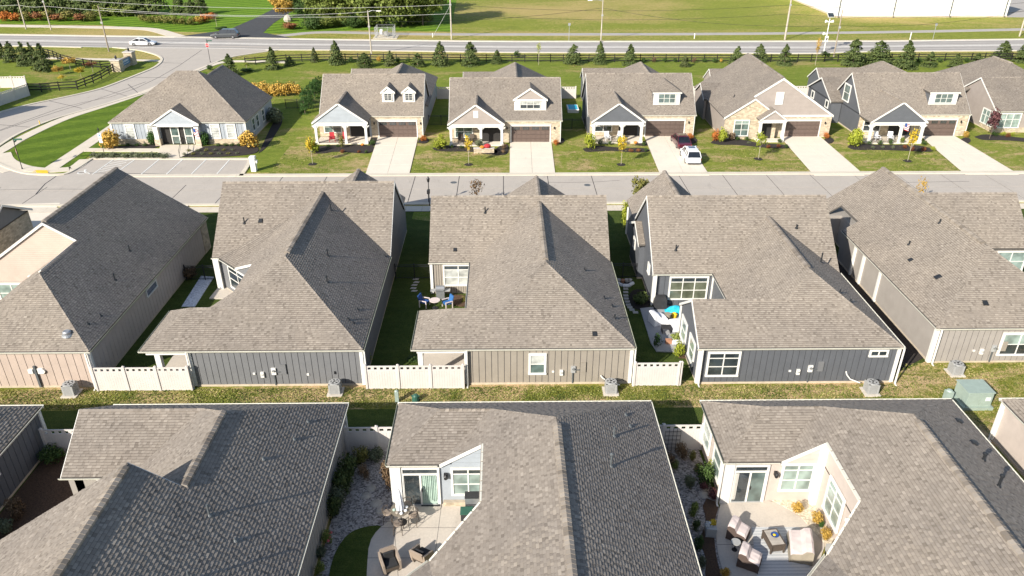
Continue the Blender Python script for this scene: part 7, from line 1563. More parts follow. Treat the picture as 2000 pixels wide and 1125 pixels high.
# ================================================================ UTILITIES IN THE BACK STRIP
def ac(label, x, y, s=.36, h=.74):
    t = thing('air_conditioner', label, 'air conditioner', (x, y, 0), 'outdoor air conditioner units')
    m = MB(); m.box(x - .5, x + .5, y - .5, y + .5, .0, .11, 'pad_concrete'); m.build('pad', t)
    m = MB(); m.box(x - s + .05, x + s - .05, y - s + .05, y + s - .05, .11, h + .09, 'ac_dark'); m.build('coil', t)
    m = MB()
    for sx in (-1, 1):
        for sy in (-1, 1): m.box(x + sx * (s - .06) - .05, x + sx * (s - .06) + .05, y + sy * (s - .06) - .05, y + sy * (s - .06) + .05, .11, h + .1, 'ac_grey')
    for i in range(12): z = .15 + i * (h - .1) / 12; m.box(x - s, x + s, y - s, y + s, z, z + .03, 'ac_grey')
    m.build('louvres', t)
    m = MB(); m.lathe((x, y, h + .1), [(s * 1.02, 0), (s * 1.02, .05), (s * .78, .055)], 'ac_grey', 4 if False else 20); m.box(x - s, x + s, y - s, y + s, h + .06, h + .10, 'ac_grey'); m.build('top_cover', t)
    m = MB(); m.lathe((x, y, h + .156), [(s * .72, 0), (s * .72, .012)], 'ac_dark', 20)
    for i in range(5): a = i * 1.257; m.bar((x, y, h + .18), (x + math.cos(a) * s * .7, y + math.sin(a) * s * .7, h + .18), .12, .012, 'ac_grey')
    m.build('fan', t); return t
ac('grey air conditioner behind the beige house at the left edge', *W(141, 770)); ac('grey air conditioner behind the slate grey house', *W(656, 767)); ac('grey air conditioner behind the taupe house', *W(1192, 766)); ac('grey air conditioner behind the dark slate house', *W(1699, 767)); ac('grey air conditioner behind the greige house, nearest the green transformer', *W(1864, 730))
x, y = W(1895, 787); t = thing('transformer', 'big pale green pad-mounted transformer at the right', 'transformer', (x, y, 0))
m = MB(); m.box(x - .95, x + .95, y - .85, y + .85, 0, .25, 'util_green'); m.build('pad', t); m = MB(); m.prism([(x - .8, y - .7), (x + .8, y - .7), (x + .8, y + .7), (x - .8, y + .7)], .25, 1.25, 'util_green'); m.box(x - .86, x + .86, y - .74, y + .76, 1.25, 1.31, 'util_green'); m.build('cabinet', t); m = MB(); m.box(x - .78, x - .02, y - .73, y - .7, .3, 1.2, 'util_green'); m.box(x + .02, x + .78, y - .73, y - .7, .3, 1.2, 'util_green'); m.build('door', t); m = MB(); m.box(x + .35, x + .65, y - .745, y - .73, .7, .95, 'sign_white'); m.build('warning_label', t)
x, y = W(1847, 787); t = thing('cable_pedestal', 'pale green rounded cable pedestal left of the transformer', 'cable pedestal', (x, y, 0)); m = MB(); m.box(x - .22, x + .22, y - .18, y + .18, 0, .95, 'util_green'); m.lathe((x, y, .95), [(.22, 0), (.16, .08), (.02, .12)], 'util_green', 10); m.build('cover', t)
x, y = W(776, 785); m = MB(); m.box(x - .12, x + .12, y - .1, y + .1, 0, .85, 'util_green'); m.lathe((x, y, .85), [(.13, 0), (.08, .06), (.02, .08)], 'util_green', 8); tag(m.build('cable_pedestal'), 'slim pale green cable pedestal at the roof edge of the pale blue house', 'cable pedestal')
x, y = W(812, 783); m = MB(); m.lathe((x, y, 0), [(.25, 0), (.22, .35), (.2, .42), (.13, .5), (.02, .53)], 'util_dark_green', 12); m.box(x - .26, x + .26, y - .05, y + .05, .36, .44, 'util_dark_green'); tag(m.build('irrigation_box'), 'dark green domed utility cap in the back strip', 'utility box')

# ================================================================ VEHICLES
def car(label, cat, x, y, rz, L, Wd, Hh, paint, kind='sedan', name='parked_car', group=None):
    t = thing(name, label, cat, (x, y, 0), group); t.rotation_euler = (0, 0, rz)
    def part(mb, nm, par=t, smooth=False): o = bpy.data.objects.new(nm, mb.mesh(nm, smooth)); COL.objects.link(o); o.parent = par; return o
    suv = kind == 'suv'; hb = Hh * (.60 if suv else .60); hw = Wd / 2
    # stations: x (front +), half width, sill z, belt z
    st = [(-.5, .80, .34, hb * .82), (-.485, .90, .26, hb * .95), (-.42, .98, .20, hb * 1.02), (-.28, 1.0, .19, hb * 1.02), (0, 1.0, .19, hb * .99), (.2, 1.0, .19, hb * .96), (.33, .98, .19, hb * .90), (.44, .92, .22, hb * .80), (.49, .80, .28, hb * .68), (.5, .7, .34, hb * .60)]
    m = MB(); rings = []
    for sx, w, z0, z1 in st:
        X = sx * L; w *= hw; rings.append([(X, -w * .92, z0), (X, -w, z0 + .12), (X, -w, z0 + (z1 - z0) * .62), (X, -w * .955, z1 * .97), (X, -w * .86, z1), (X, w * .86, z1), (X, w * .955, z1 * .97), (X, w, z0 + (z1 - z0) * .62), (X, w, z0 + .12), (X, w * .92, z0)])
    vs = [p for r_ in rings for p in r_]; n = 10; fs = [(k * n + i, k * n + (i + 1) % n, (k + 1) * n + (i + 1) % n, (k + 1) * n + i) for k in range(len(st) - 1) for i in range(n)] + [tuple(range(n - 1, -1, -1)), tuple(range((len(st) - 1) * n, len(st) * n))]
    m.add(vs, fs, paint); part(m, 'body', smooth=False)
    # cabin
    cs = [(-.47, -.36, .86), (-.40, -.30, .8)] if suv else [(-.40, -.24, .84)]
    r0, r1, f0, f1 = (-.47, -.39, .28, .10) if suv else (-.43, -.22, .27, .08)
    zb, zt = hb * .97, Hh
    g = MB(); bw, tw = hw * .88, hw * .70
    B4 = [(r0 * L, -bw, zb), (f0 * L, -bw, zb), (f0 * L, bw, zb), (r0 * L, bw, zb)]; T4 = [(r1 * L, -tw, zt - .06), (f1 * L, -tw, zt - .06), (f1 * L, tw, zt - .06), (r1 * L, tw, zt - .06)]
    g.add(B4 + T4, [(0, 1, 5, 4), (1, 2, 6, 5), (2, 3, 7, 6), (3, 0, 4, 7), (4, 5, 6, 7)], 'glass_car'); part(g, 'windows')
    rmb = MB(); k = .03; rmb.add([(r1 * L - .05, -tw - .02, zt - .07), (f1 * L + .05, -tw - .02, zt - .07), (f1 * L + .05, tw + .02, zt - .07), (r1 * L - .05, tw + .02, zt - .07), (r1 * L + .12, -tw * .85, zt), (f1 * L - .15, -tw * .85, zt), (f1 * L - .15, tw * .85, zt), (r1 * L + .12, tw * .85, zt)], [(0, 1, 5, 4), (1, 2, 6, 5), (2, 3, 7, 6), (3, 0, 4, 7), (4, 5, 6, 7), (3, 2, 1, 0)], paint); part(rmb, 'roof')
    for s in (-1, 1):
        for (a, b) in (((f0 * L, s * bw, zb), (f1 * L, s * tw, zt - .05)), ((r0 * L, s * bw, zb), (r1 * L, s * tw, zt - .05)), (((f0 + r0) * .5 * L, s * (bw + .005), zb), ((f1 + r1) * .5 * L, s * (tw + .005), zt - .05))) + ((((r0 * .72 + f0 * .28) * L, s * (bw + .005), zb), ((r1 * .72 + f1 * .28) * L, s * (tw + .005), zt - .05)),) * (1 if suv else 0): pm_ = MB(); pm_.bar(a, b, .07, .07, paint); part(pm_, 'pillar')
    for sx in (-.31, .31):
        for s in (-1, 1):
            w = MB(); w.tube((sx * L, s * hw * .82, .33), (sx * L, s * hw * 1.005, .33), .34, .34, 'tyre', 18); wo = part(w, 'wheel'); q = MB(); q.tube((sx * L, s * hw * 1.0, .33), (sx * L, s * hw * 1.02, .33), .22, .2, 'rim', 10); part(q, 'rim', wo)
    for s in (-1, 1):
        q = MB(); q.obox((-.497 * L, s * hw * .52 - (.0 if s > 0 else hw * .36), hb * .68), (.05, 0, 0), (0, hw * .36, 0), (0, 0, .14), 'sign_red'); part(q, 'tail_light')
        q = MB(); q.obox((.455 * L, s * hw * .50 - (0 if s > 0 else hw * .34), hb * .58), (.12, 0, 0), (0, hw * .34, 0), (0, 0, .11), 'sign_white'); part(q, 'headlight')
        q = MB(); q.box(.20 * L, .245 * L, s * hw * 1.05 - .09, s * hw * 1.05 + .09, hb * .95, hb * 1.1, paint); part(q, 'mirror')
    q = MB(); q.box(-.507 * L, -.5 * L, -.26, .26, hb * .45, hb * .45 + .13, 'sign_white'); part(q, 'licence_plate')
    q = MB(); q.box(-.503 * L, -.46 * L, -hw * .78, hw * .78, .2, .36, 'ac_dark'); part(q, 'bumper'); q = MB(); q.box(.46 * L, .503 * L, -hw * .6, hw * .6, .24, .46, 'ac_dark'); part(q, 'grille')
    q = MB(); q.box(-.12 * L, .03 * L, -tw * .6, tw * .6, zt + .001, zt + .012, 'glass_car'); part(q, 'sunroof')
    return t
x, y = W(1329, 283); car('dark maroon sedan parked on the driveway, in front of a white car', 'car', x, y, R(90) + .02, 4.7, 1.85, 1.45, 'paint_maroon')
x, y = W(1345, 312); car('white hatchback SUV parked on the driveway behind the maroon sedan', 'car', x + .15, y, R(90) - .02, 4.45, 1.85, 1.62, 'paint_white', 'suv')
x, y = W(281, 88); car('white sedan driving right on the main road', 'car', x, y, R(0), 5.2, 1.9, 1.45, 'paint_white', 'sedan', 'moving_car')
x, y = W(441, 74); car('dark grey SUV driving left on the main road past the asphalt drive', 'car', x, y, R(180), 5.9, 2.0, 1.85, 'paint_charcoal', 'suv', 'moving_car')

# ================================================================ COURTYARD GROUND
def pad(name, pts, z, mat, th=.08): return sheet(name, pts, z, mat, th)
GW = lambda L: WL(L)
pad('gravel_strip', GW([(355, 600), (381, 600), (418, 542), (393, 540)]), .07, 'gravel_white'); pad('patio_slab', GW([(409, 585), (446, 585), (464, 564), (427, 563)]), .12, 'patio_concrete', .1)
pad('porch_floor', [(-23.3, 41.7), (-20.5, 41.7), (-20.5, 46.6), (-23.3, 46.6)], .12, 'patio_concrete'); pad('porch_floor', [(-5.7, 41.75), (-2.6, 41.75), (-2.6, 46.6), (-5.7, 46.6)], .12, 'patio_concrete')
pad('patio', [(-5.6, 46.6), (-2.6, 46.6), (-2.6, 51.3), (-4.7, 51.3)], .09, 'patio_grey'); bed([(880, 578), (912, 578), (912, 600), (895, 600), (872, 590)], mat='mulch_brown', z=.12)
pad('patio', GW([(1250, 604), (1298, 598), (1345, 604), (1350, 690), (1282, 688), (1271, 672)]), .09, 'patio_grey'); bed([(1325, 700), (1330, 688), (1352, 690), (1352, 702)], mat='mulch_brown', z=.11)
bed([(1226, 590), (1232, 566), (1262, 566), (1275, 590), (1262, 606), (1240, 606)], z=.05); bed([(1205, 548), (1237, 548), (1237, 556), (1212, 560)], z=.06)
st = [(1222, 565), (1222, 571.5), (1222, 578), (1223, 584), (1225, 590), (1227, 596), (1230, 601), (1234, 606), (1241, 611)]
for i, (u, v) in enumerate(st):
    x, y = W(u, v); m = MB(); m.box(x - .2, x + .2, y - .15, y + .15, 0, .07, 'step_stone'); tag(m.build('stepping_stone'), 'pale stepping stone east of the taupe house, %s from the picket fence' % ORD[i], 'stepping stone', 'stepping stones of the curved path')
for i, (u, v) in enumerate([(812, 546), (813, 552), (809, 557.5), (807, 563.5), (809, 569)]):
    x, y = W(u, v); m = MB(); m.prism([(x - .25, y - .1), (x + .2, y - .12), (x + .28, y + .08), (x - .1, y + .14)], 0, .07, 'step_stone'); tag(m.build('stepping_stone'), 'flat stone in the shade beside the taupe house grill, %s from the fence' % ORD[i], 'stepping stone', 'stepping stones near the grill')
m = MB(); p = [Vector((*W(*q), .1)) for q in ((1207, 556), (1216, 560), (1228, 560), (1236, 555))]; m.path(p, .16, 'cloth_white', 8); tag(m.build('bed_edging'), 'white curved edging round the flower pots by the picket fence', 'bed edging')
for i, (u, v, mt) in enumerate([(1208, 552, 'step_stone'), (1216, 553, 'terracotta'), (1224, 552, 'step_stone'), (1230, 552, 'step_stone')]): x, y = W(u, v); m = MB(); m.lathe((x, y, 0), [(.12, 0), (.18, .3), (.2, .32)], mt, 10); tag(m.build('flower_pot'), '%s flower pot behind the white edging, %s from the left' % ('clay' if mt == 'terracotta' else 'stone grey', ORD[i]), 'flower pot')
# bottom courtyards
pad('gravel_bed', [(-9.1, 22), (-5.9, 22), (-5.9, 35), (-9.1, 35)], .05, 'gravel_pale', .04)
pad('gravel_bed', [(8.6, 18), (11.4, 18), (11.4, 35), (8.6, 35)], .05, 'gravel_pale', .04)
pad('mulch_or_shade_bed', smooth(GW([(1380, 975), (1406, 985), (1396, 1015), (1394, 1040), (1398, 1090), (1412, 1135), (1375, 1140), (1380, 1090), (1364, 1060), (1380, 1020), (1372, 990)]), 2), .07, 'mulch_brown', .05)
pad('mulch_or_shade_bed', [(-26.7, 20), (-22.4, 20), (-22.4, 34.9), (-26.7, 34.9)], .05, 'mulch_brown', .04)
pt = struct((lambda m: (m.prism(smooth(GW([(775, 984), (870, 982), (948, 984), (948, 1010), (820, 1140), (716, 1150), (717, 1110), (721, 1062), (738, 1036), (760, 1020), (772, 1000)]), 1), 0, .085, 'patio_concrete'), m.build('patio'))[1])(MB()))
pad('artificial_turf', smooth(GW([(720, 1150), (717, 1110), (721, 1066), (735, 1040), (748, 1027), (713, 1030), (680, 1043), (655, 1078), (643, 1120), (640, 1160)]) + GW([(720, 1150)]), 1)[:-1], .075, 'grass_shade_dark', .06)
for p in ([(742, 1033), (930, 1033)], [(718, 1092), (850, 1092)], [(863, 984), (848, 1100)], [(770, 1030), (778, 1130)]): ribbon('slab_joint', WL(p), .02, .0865, 'joint_and_shade_dark', sm=0)
pad('patio', smooth(GW([(1409, 978), (1512, 978), (1560, 1008), (1605, 1050), (1612, 1075), (1570, 1150), (1425, 1150), (1411, 1118), (1400, 1075), (1398, 1030), (1403, 1002)]), 1), .085, 'patio_concrete', .08)
pad('gravel_bed', GW([(1505, 978), (1596, 978), (1640, 1060), (1618, 1092), (1609, 1062), (1560, 1008)]), .11, 'gravel_cream', .1)
for p in ([(1400, 1066), (1500, 1066)], [(1470, 1025), (1545, 1062)]): ribbon('slab_joint', WL(p), .02, .0865, 'joint_and_shade_dark', sm=0)
mt_, nt_, b_ = new_mat('rug_weave'); w_ = nt_.nodes.new("ShaderNodeTexWave"); w_.bands_direction = 'Y'; w_.inputs['Scale'].default_value = 1.6; w_.inputs['Distortion'].default_value = 1.2; w_.inputs['Detail'].default_value = 3; w_.inputs['Detail Scale'].default_value = 6
nt_.links.new(pos(nt_), w_.inputs['Vector']); nt_.links.new(ramp(nt_, w_.outputs['Fac'], [(0.25, (0.42, 0.43, 0.44)), (0.6, (0.56, 0.56, 0.55))]), b_.inputs['Base Color']); b_.inputs['Roughness'].default_value = .95
tag(sheet('outdoor_rug', GW([(1468, 1032), (1562, 1032), (1590, 1150), (1480, 1150)]), .1, 'rug_weave', .012), 'pale blue-grey striped outdoor rug under the patio furniture', 'rug')['kind'] = ''
for o in list(COL.objects):
    if o.name.startswith('outdoor_rug') and 'kind' in o: del o['kind']

# ================================================================ PATIO FURNITURE
def covered(label, x, y, rz, w, d, h, top='cover_pale', side='cover_brown', name='covered_armchair', cat='covered chair', back=.35):
    """armchair under a rain cover: high back sloping to a low front, creased skirt"""
    t = thing(name, label, cat, (x, y, .09)); t.rotation_euler = (0, 0, rz); m = MB(); n = 6
    prof = [(-d / 2, h * .93), (-d / 2 + .1, h), (-d / 2 + back, h * .96), (0, h * .72), (d / 2 - .1, h * .64), (d / 2, h * .56)]
    vs = []
    for j, (yy, z) in enumerate(prof):
        for i in range(n + 1):
            s = i / n * 2 - 1; vs.append((s * w / 2 * (.97 if j in (0, 5) else .93), yy, z - .07 * abs(s) ** 3 + random.uniform(-.015, .015) - .03 * (1 - abs(s)) * (j in (2, 3))))
    m.add(vs, [(j * (n + 1) + i, j * (n + 1) + i + 1, (j + 1) * (n + 1) + i + 1, (j + 1) * (n + 1) + i) for j in range(5) for i in range(n)], top)
    o = bpy.data.objects.new('cover_top', m.mesh('cover_top')); COL.objects.link(o); o.parent = t
    m = MB(); ring = [vs[i] for i in range(n + 1)] + [vs[j * (n + 1) + n] for j in range(1, 6)] + [vs[5 * (n + 1) + i] for i in range(n - 1, -1, -1)] + [vs[j * (n + 1)] for j in range(4, 0, -1)]
    k = len(ring); low = [(p[0] * (1.04 + .03 * (i % 2)), p[1] * (1.04 + .03 * (i % 2)), .02) for i, p in enumerate(ring)]
    m.add(ring + low, [(i, k + i, k + (i + 1) % k, (i + 1) % k) for i in range(k)], side); o = bpy.data.objects.new('cover_skirt', m.mesh('cover_skirt')); COL.objects.link(o); o.parent = t; return t
x, y = W(1440, 1050); covered('armchair under a pale and brown rain cover, upper left of the fire table', x, y, R(-122), .95, .95, .95)
x, y = W(1462, 1103); covered('armchair under a pale and brown rain cover, lower left of the fire table', x, y, R(-118), .95, 1.0, .95)
x, y = W(1560, 1078); covered('loveseat under a pale and tan rain cover by the golden bushes', x, y, R(75), 1.75, 1.05, .9, 'cover_pale', 'cover_tan', 'covered_loveseat', 'covered sofa')
def box_at(m, c, ax, ay, sx, sy, z0, z1, mat): m.obox(Vector((c[0], c[1], z0)) - ax * sx / 2 - ay * sy / 2, ax * sx, ay * sy, (0, 0, z1 - z0), mat)
x, y = W(1508, 1068); t = thing('fire_table', 'rectangular dark fire table with stone top in the middle of the patio', 'fire table', (x, y, .1)); ax = Vector((.98, .12, 0)).normalized(); ay = Vector((-ax.y, ax.x, 0))
m = MB(); box_at(m, (x, y), ax, ay, .78, 1.1, .6, .66, 'wicker'); m.build('rim', t); m = MB(); box_at(m, (x, y), ax, ay, .64, .96, .655, .675, 'boulder'); m.build('table_top', t); m = MB(); box_at(m, (x, y), ax, ay, .62, .95, .2, .6, 'wicker'); m.build('skirt', t)
for sx in (-1, 1):
    for sy in (-1, 1): m = MB(); box_at(m, Vector((x, y, 0)) + ax * sx * .34 + ay * sy * .5, ax, ay, .07, .07, .09, .6, 'wicker'); m.build('leg', t)
m = MB(); m.lathe((x + .05, y + .1, .675), [(.12, 0), (.2, .06), (.17, .06), (.1, .02)], 'fabric_blue', 14); m.lathe((x + .03, y + .1, .69), [(.06, 0), (.08, .05), (.02, .08)], 'bed_flower_yellow', 8); tag(m.build('decor_bowl'), 'blue bowl with yellow flowers on the fire table', 'bowl')
def round_table(label, x, y, r, h, mat, name='side_table', ped=True, z0=.09):
    t = thing(name, label, 'table', (x, y, z0)); m = MB(); m.lathe((x, y, z0 + h - .04), [(r, 0), (r, .04)], mat, 22); m.build('table_top', t); m = MB(); m.tube((x, y, z0), (x, y, z0 + h - .04), .03, .03, 'black_metal', 8); m.build('leg', t); m = MB(); m.lathe((x, y, z0), [(r * .6, 0), (r * .5, .03), (.04, .05)], 'black_metal', 14); m.build('base', t); return t
x, y = W(1434, 1076); round_table('small round grey side table between the covered armchairs', x, y, .24, .55, 'ac_grey')
x, y = W(1386, 1042); t = thing('planter_box', 'tall grey planter box with white and yellow flowers left of the patio', 'planter', (x, y, .05)); m = MB(); m.prism([(x - .3, y - .3), (x + .22, y - .36), (x + .3, y + .2), (x - .22, y + .26)], .05, .62, 'ac_grey'); m.build('box', t)
one('flowers', blob_mesh(1, 'leaf_yellow', 500, size=.12), t, (x + .08, y + .05, .5), (.5, .5, .4)); leafy('leaf_white', (.4, .42, .42), (.7, .72, .7), (.85, .86, .85)); one('flowers', blob_mesh(1, 'leaf_white', 400, size=.13), t, (x - .15, y - .02, .45), (.5, .5, .35))
x, y = W(1623, 1098); m = MB(); m.box(x - .3, x + .3, y - .3, y + .3, .55, .6, 'ac_grey'); m.box(x - .3, x + .3, y + .26, y + .3, .6, .95, 'ac_grey')
for sx in (-.26, .26):
    for sy in (-.26, .26): m.box(x + sx - .02, x + sx + .02, y + sy - .02, y + sy + .02, .09, .55, 'black_metal')
tag(m.build('patio_chair'), 'grey metal chair half hidden under the eave of the beige house', 'chair')
m = MB(); pts = [Vector((*W(u, v), .1)) for u, v in ((1612, 1084), (1600, 1095), (1598, 1105), (1585, 1115), (1575, 1125), (1570, 1140))]; m.path(pts, .012, 'black_metal', 5); tag(m.build('cable'), 'thin black cable snaking over the patio by the eave', 'cable')
for i, (u, v, vt, w, mt, lb) in enumerate([(1554, 1003, 984, 30, 'leaf_gold', 'golden brown hydrangea nearest the double window of the beige house'), (1592, 1024, 1002, 30, 'leaf_gold', 'golden brown hydrangea at the wall corner of the beige house'), (1608, 1054, 1030, 26, 'leaf_gold', 'golden brown hydrangea below the angled window of the beige house'), (1603, 1032, 1020, 13, 'leaf_arbor', 'small green ball plant between the hydrangeas'),
    (1376, 948, 904, 44, 'leaf_shrub', 'large green shrub beside the west wall of the beige house'), (1388, 930, 893, 20, 'leaf_lime', 'lime green leaves at the west wall of the beige house'), (1374, 958, 940, 22, 'leaf_purple', 'dark purple plant in the pale gravel, upper one'), (1391, 975, 955, 26, 'leaf_purple', 'dark purple plant in the pale gravel, lower one'), (1353, 1010, 978, 26, 'leaf_oak', 'rounded olive bush in the pale gravel beside the roof eave'),
    (1414, 1128, 1112, 26, 'leaf_gold', 'yellow flowers at the lower edge of the covered furniture patio'), (1304, 915, 880, 30, 'leaf_brown', 'dried brown perennial before the trellis fence, left'), (1330, 895, 868, 34, 'leaf_brown', 'dried brown perennial at the foot of the trellis'), (1316, 918, 898, 22, 'leaf_oak', 'small green plant among the dried perennials'), (1362, 1075, 1045, 24, 'leaf_shrub', 'dark green shrub beside the planter box under the eave'), (1370, 1110, 1085, 20, 'leaf_sage', 'grey-green low plant in the lower gravel bed'), (1350, 900, 878, 20, 'leaf_reed', 'small yellowing plant by the stone near the trellis'),
    (760, 958, 898, 34, 'leaf_brown', 'reddish leaved shrub at the corner of the pale blue house'), (735, 902, 868, 40, 'leaf_sage', 'dusty grey-green perennials at the fence behind the gravel'), (706, 905, 866, 40, 'leaf_reed', 'dry grassy perennials at the fence behind the gravel'), (684, 935, 880, 46, 'leaf_conifer', 'dark shrub along the shaded wall, uppermost'), (668, 975, 920, 46, 'leaf_conifer', 'dark shrub along the shaded wall, middle'), (655, 1010, 960, 40, 'leaf_conifer', 'dark shrub along the shaded wall, lowest'),
    (676, 956, 902, 44, 'leaf_conifer', 'dark shrub along the shaded wall, second from the top'), (661, 994, 944, 40, 'leaf_sage', 'grey-green shrub between the dark ones along the shaded wall'), (712, 935, 905, 30, 'leaf_brown', 'brown seed-head plant in the gravel near the white fence'), (1345, 955, 925, 26, 'leaf_sage', 'grey-green plant in the gravel under the vent pipe roof edge'), (1358, 1040, 1016, 24, 'leaf_conifer', 'dark low shrub in the gravel left of the planter box'), (1362, 925, 903, 24, 'leaf_reed', 'dry grassy plant in the middle of the right gravel bed'), (640, 1062, 1030, 28, 'leaf_oak', 'plant with red flowers beside the drain pipe'), (628, 1090, 1060, 26, 'leaf_sage', 'silvery plant below the red flowers'), (626, 1124, 1092, 26, 'leaf_oak', 'green plant at the bottom edge beside the gravel'), (105, 902, 866, 56, 'leaf_shrub', 'dark green bush in the shaded corner by the white fence'), (36, 1010, 965, 44, 'leaf_brown', 'dry shrub in the shaded yard at the left edge, upper'), (14, 1040, 1002, 40, 'leaf_sage', 'grey-green shrub in the shaded yard at the left edge, lower')]):
    shrub(u, v, vt, w, lb, mt, n=1300, size=.075)
for i, (u, v) in enumerate([(642, 1043), (643, 1049), (641, 1056), (646, 1040)]): x, y = W(u, v, .5); m = MB(); m.lathe((x, y, .45), [(.03, 0), (.08, .04), (.05, .1), (.01, .12)], 'flower_pink', 8); tag(m.build('flower'), 'red flower head beside the drain pipe, %s one' % ('top', 'middle', 'lowest', 'rightmost')[i], 'flower', 'red flower heads')
# stones of the gravel beds, trellis
for i, (u, v, s) in enumerate([(1352, 884, .2), (1375, 968, .3), (735, 985, .35), (715, 970, .3), (725, 955, .3), (742, 1000, .25)]):
    x, y = W(u, v); m = MB(); m.lathe((x, y, .04), [(s, 0), (s * .9, .05), (s * .5, .09)], 'boulder', 7); tag(m.build('flagstone'), 'flat grey stone set in the gravel, %s' % ('before the trellis', 'beside the purple plants', 'near the bistro chairs', 'beside the dark shrubs', 'in the middle of the path', 'nearest the artificial turf')[i], 'stone')
x, y = 9.75, 34.85; t = thing('trellis', 'black arched metal trellis leaning against the white fence', 'trellis', (x, y, 0)); m = MB()
for k in range(5): m.box(x - .45 + k * .225 - .01, x - .45 + k * .225 + .01, y - .01, y + .01, 0, 1.5 + .25 * math.sin(math.pi * k / 4), 'black_metal')
for k in range(5): m.box(x - .45, x + .45, y - .03, y - .01, .25 + k * .3, .27 + k * .3, 'black_metal')
m.build('grid', t)
# bistro set with closed parasol
x0, y0 = W(784, 1020, .09); t = round_table('round glass topped bistro table with small things on it', x0, y0, .50, .92, 'tabletop_glass', 'bistro_table')
t = thing('parasol', 'closed white parasol standing in the bistro table', 'parasol', (x0, y0, .1)); m = MB(); m.tube((x0, y0, .1), (x0, y0, 2.35), .02, .02, 'metal_galv', 8); m.build('pole', t)
m = MB(); n = 18; vs = []
for k, (r, z) in enumerate([(.20, 1.02), (.19, 1.25), (.15, 1.7), (.09, 2.1), (.03, 2.32)]):
    for i in range(n): a = 2 * math.pi * i / n; rr = r * (1.15 if i % 2 else .75); vs.append((x0 + math.cos(a) * rr, y0 + math.sin(a) * rr, z))
m.add(vs, [(k * n + i, k * n + (i + 1) % n, (k + 1) * n + (i + 1) % n, (k + 1) * n + i) for k in range(4) for i in range(n)] + [tuple(range(4 * n, 5 * n))], 'cloth_white'); m.build('canopy', t)
for i, (dx, dy, mt) in enumerate([(.3, -.15, 'cloth_white'), (-.3, -.1, 'curtain_green'), (.1, -.35, 'cloth_white'), (-.12, -.3, 'boulder'), (.32, .1, 'cloth_white')]): m = MB(); m.lathe((x0 + dx, y0 + dy, 1.01), [(.07, 0), (.09, .06), (.05, .1)], mt, 8); tag(m.build('table_ornament'), 'small pale ornament on the bistro table, %s around the parasol' % ORD[i], 'ornament')
def bar_chair(label, x, y, rz, sh=.62):
    t = thing('bistro_chair', label, 'chair', (x, y, .09), 'tall bistro chairs'); t.rotation_euler = (0, 0, rz)
    def P(m, nm): o = bpy.data.objects.new(nm, m.mesh(nm)); COL.objects.link(o); o.parent = t
    for sx in (-.2, .2):
        for sy in (-.2, .2): m = MB(); m.tube((sx * 1.15, sy * 1.15, 0), (sx, sy, sh), .016, .016, 'wicker', 6); P(m, 'leg')
    m = MB(); m.lathe((0, 0, sh), [(.24, 0), (.24, .05), (.2, .07)], 'wicker_tan', 14); P(m, 'seat')
    m = MB(); n = 10
    for i in range(n):
        a0, a1 = math.pi * (.0 + i / n), math.pi * (.0 + (i + 1) / n); p0 = (math.cos(a0) * .27, math.sin(a0) * .27, sh + .28); p1 = (math.cos(a1) * .27, math.sin(a1) * .27, sh + .28); m.tube(p0, p1, .018, .018, 'wicker', 6); m.tube(p0, (p0[0] * .85, p0[1] * .85, sh), .01, .01, 'wicker', 5)
    P(m, 'back_rail'); m = MB()
    for a, b in (((-.22, -.22), (.22, -.22)), ((.22, -.22), (.22, .22)), ((.22, .22), (-.22, .22)), ((-.22, .22), (-.22, -.22))): m.tube((*a, .25), (*b, .25), .012, .012, 'wicker', 5)
    P(m, 'footrest'); return t
bar_chair('tall bistro chair on the left side of the bistro table', x0 - .68, y0 + .05, R(90)); bar_chair('tall bistro chair behind the bistro table towards the door', x0 + .28, y0 + .62, R(-20)); bar_chair('tall bistro chair on the right side of the bistro table', x0 + .66, y0 - .12, R(-100)); bar_chair('tall bistro chair in front of the bistro table', x0 - .05, y0 - .70, R(178))
def lounge(label, x, y, rz):
    t = thing('wicker_armchair', label, 'armchair', (x, y, .09), 'wicker armchairs'); t.rotation_euler = (0, 0, rz)
    def P(m, nm): o = bpy.data.objects.new(nm, m.mesh(nm)); COL.objects.link(o); o.parent = t
    m = MB(); m.box(-.32, .32, -.35, .33, .18, .36, 'wicker'); P(m, 'seat'); m = MB(); m.box(-.27, .27, -.33, .25, .36, .47, 'cushion_dark'); P(m, 'cushion')
    m = MB(); m.add([(-.33, .28, .3), (.33, .28, .3), (.36, .45, .95), (-.36, .45, .95), (-.33, .36, .3), (.33, .36, .3), (.36, .53, .93), (-.36, .53, .93)], [(0, 1, 2, 3), (5, 4, 7, 6), (3, 2, 6, 7), (0, 3, 7, 4), (1, 5, 6, 2), (0, 4, 5, 1)], 'wicker_tan'); P(m, 'backrest')
    m = MB(); m.box(-.24, .24, .18, .30, .45, .85, 'cushion_dark'); P(m, 'back_cushion')
    for s in (-1, 1): m = MB(); m.add([(s * .32, -.36, .1), (s * .32, .36, .1), (s * .36, .46, .85), (s * .36, -.3, .6), (s * .44, -.36, .1), (s * .44, .36, .1), (s * .46, .46, .85), (s * .46, -.3, .6)], [(0, 1, 2, 3), (5, 4, 7, 6), (3, 2, 6, 7), (0, 3, 7, 4), (1, 5, 6, 2), (0, 4, 5, 1)], 'wicker_tan'); P(m, 'armrest')
    for sx in (-.3, .3):
        for sy in (-.3, .3): m = MB(); m.box(sx - .03, sx + .03, sy - .03, sy + .03, 0, .18, 'wicker'); P(m, 'leg')
lounge('dark wicker armchair at the bottom edge of the pale blue house patio, left one', *W(764, 1112), R(25)); lounge('wicker armchair half under the eave of the pale blue house, right one', *W(826, 1096), R(150))
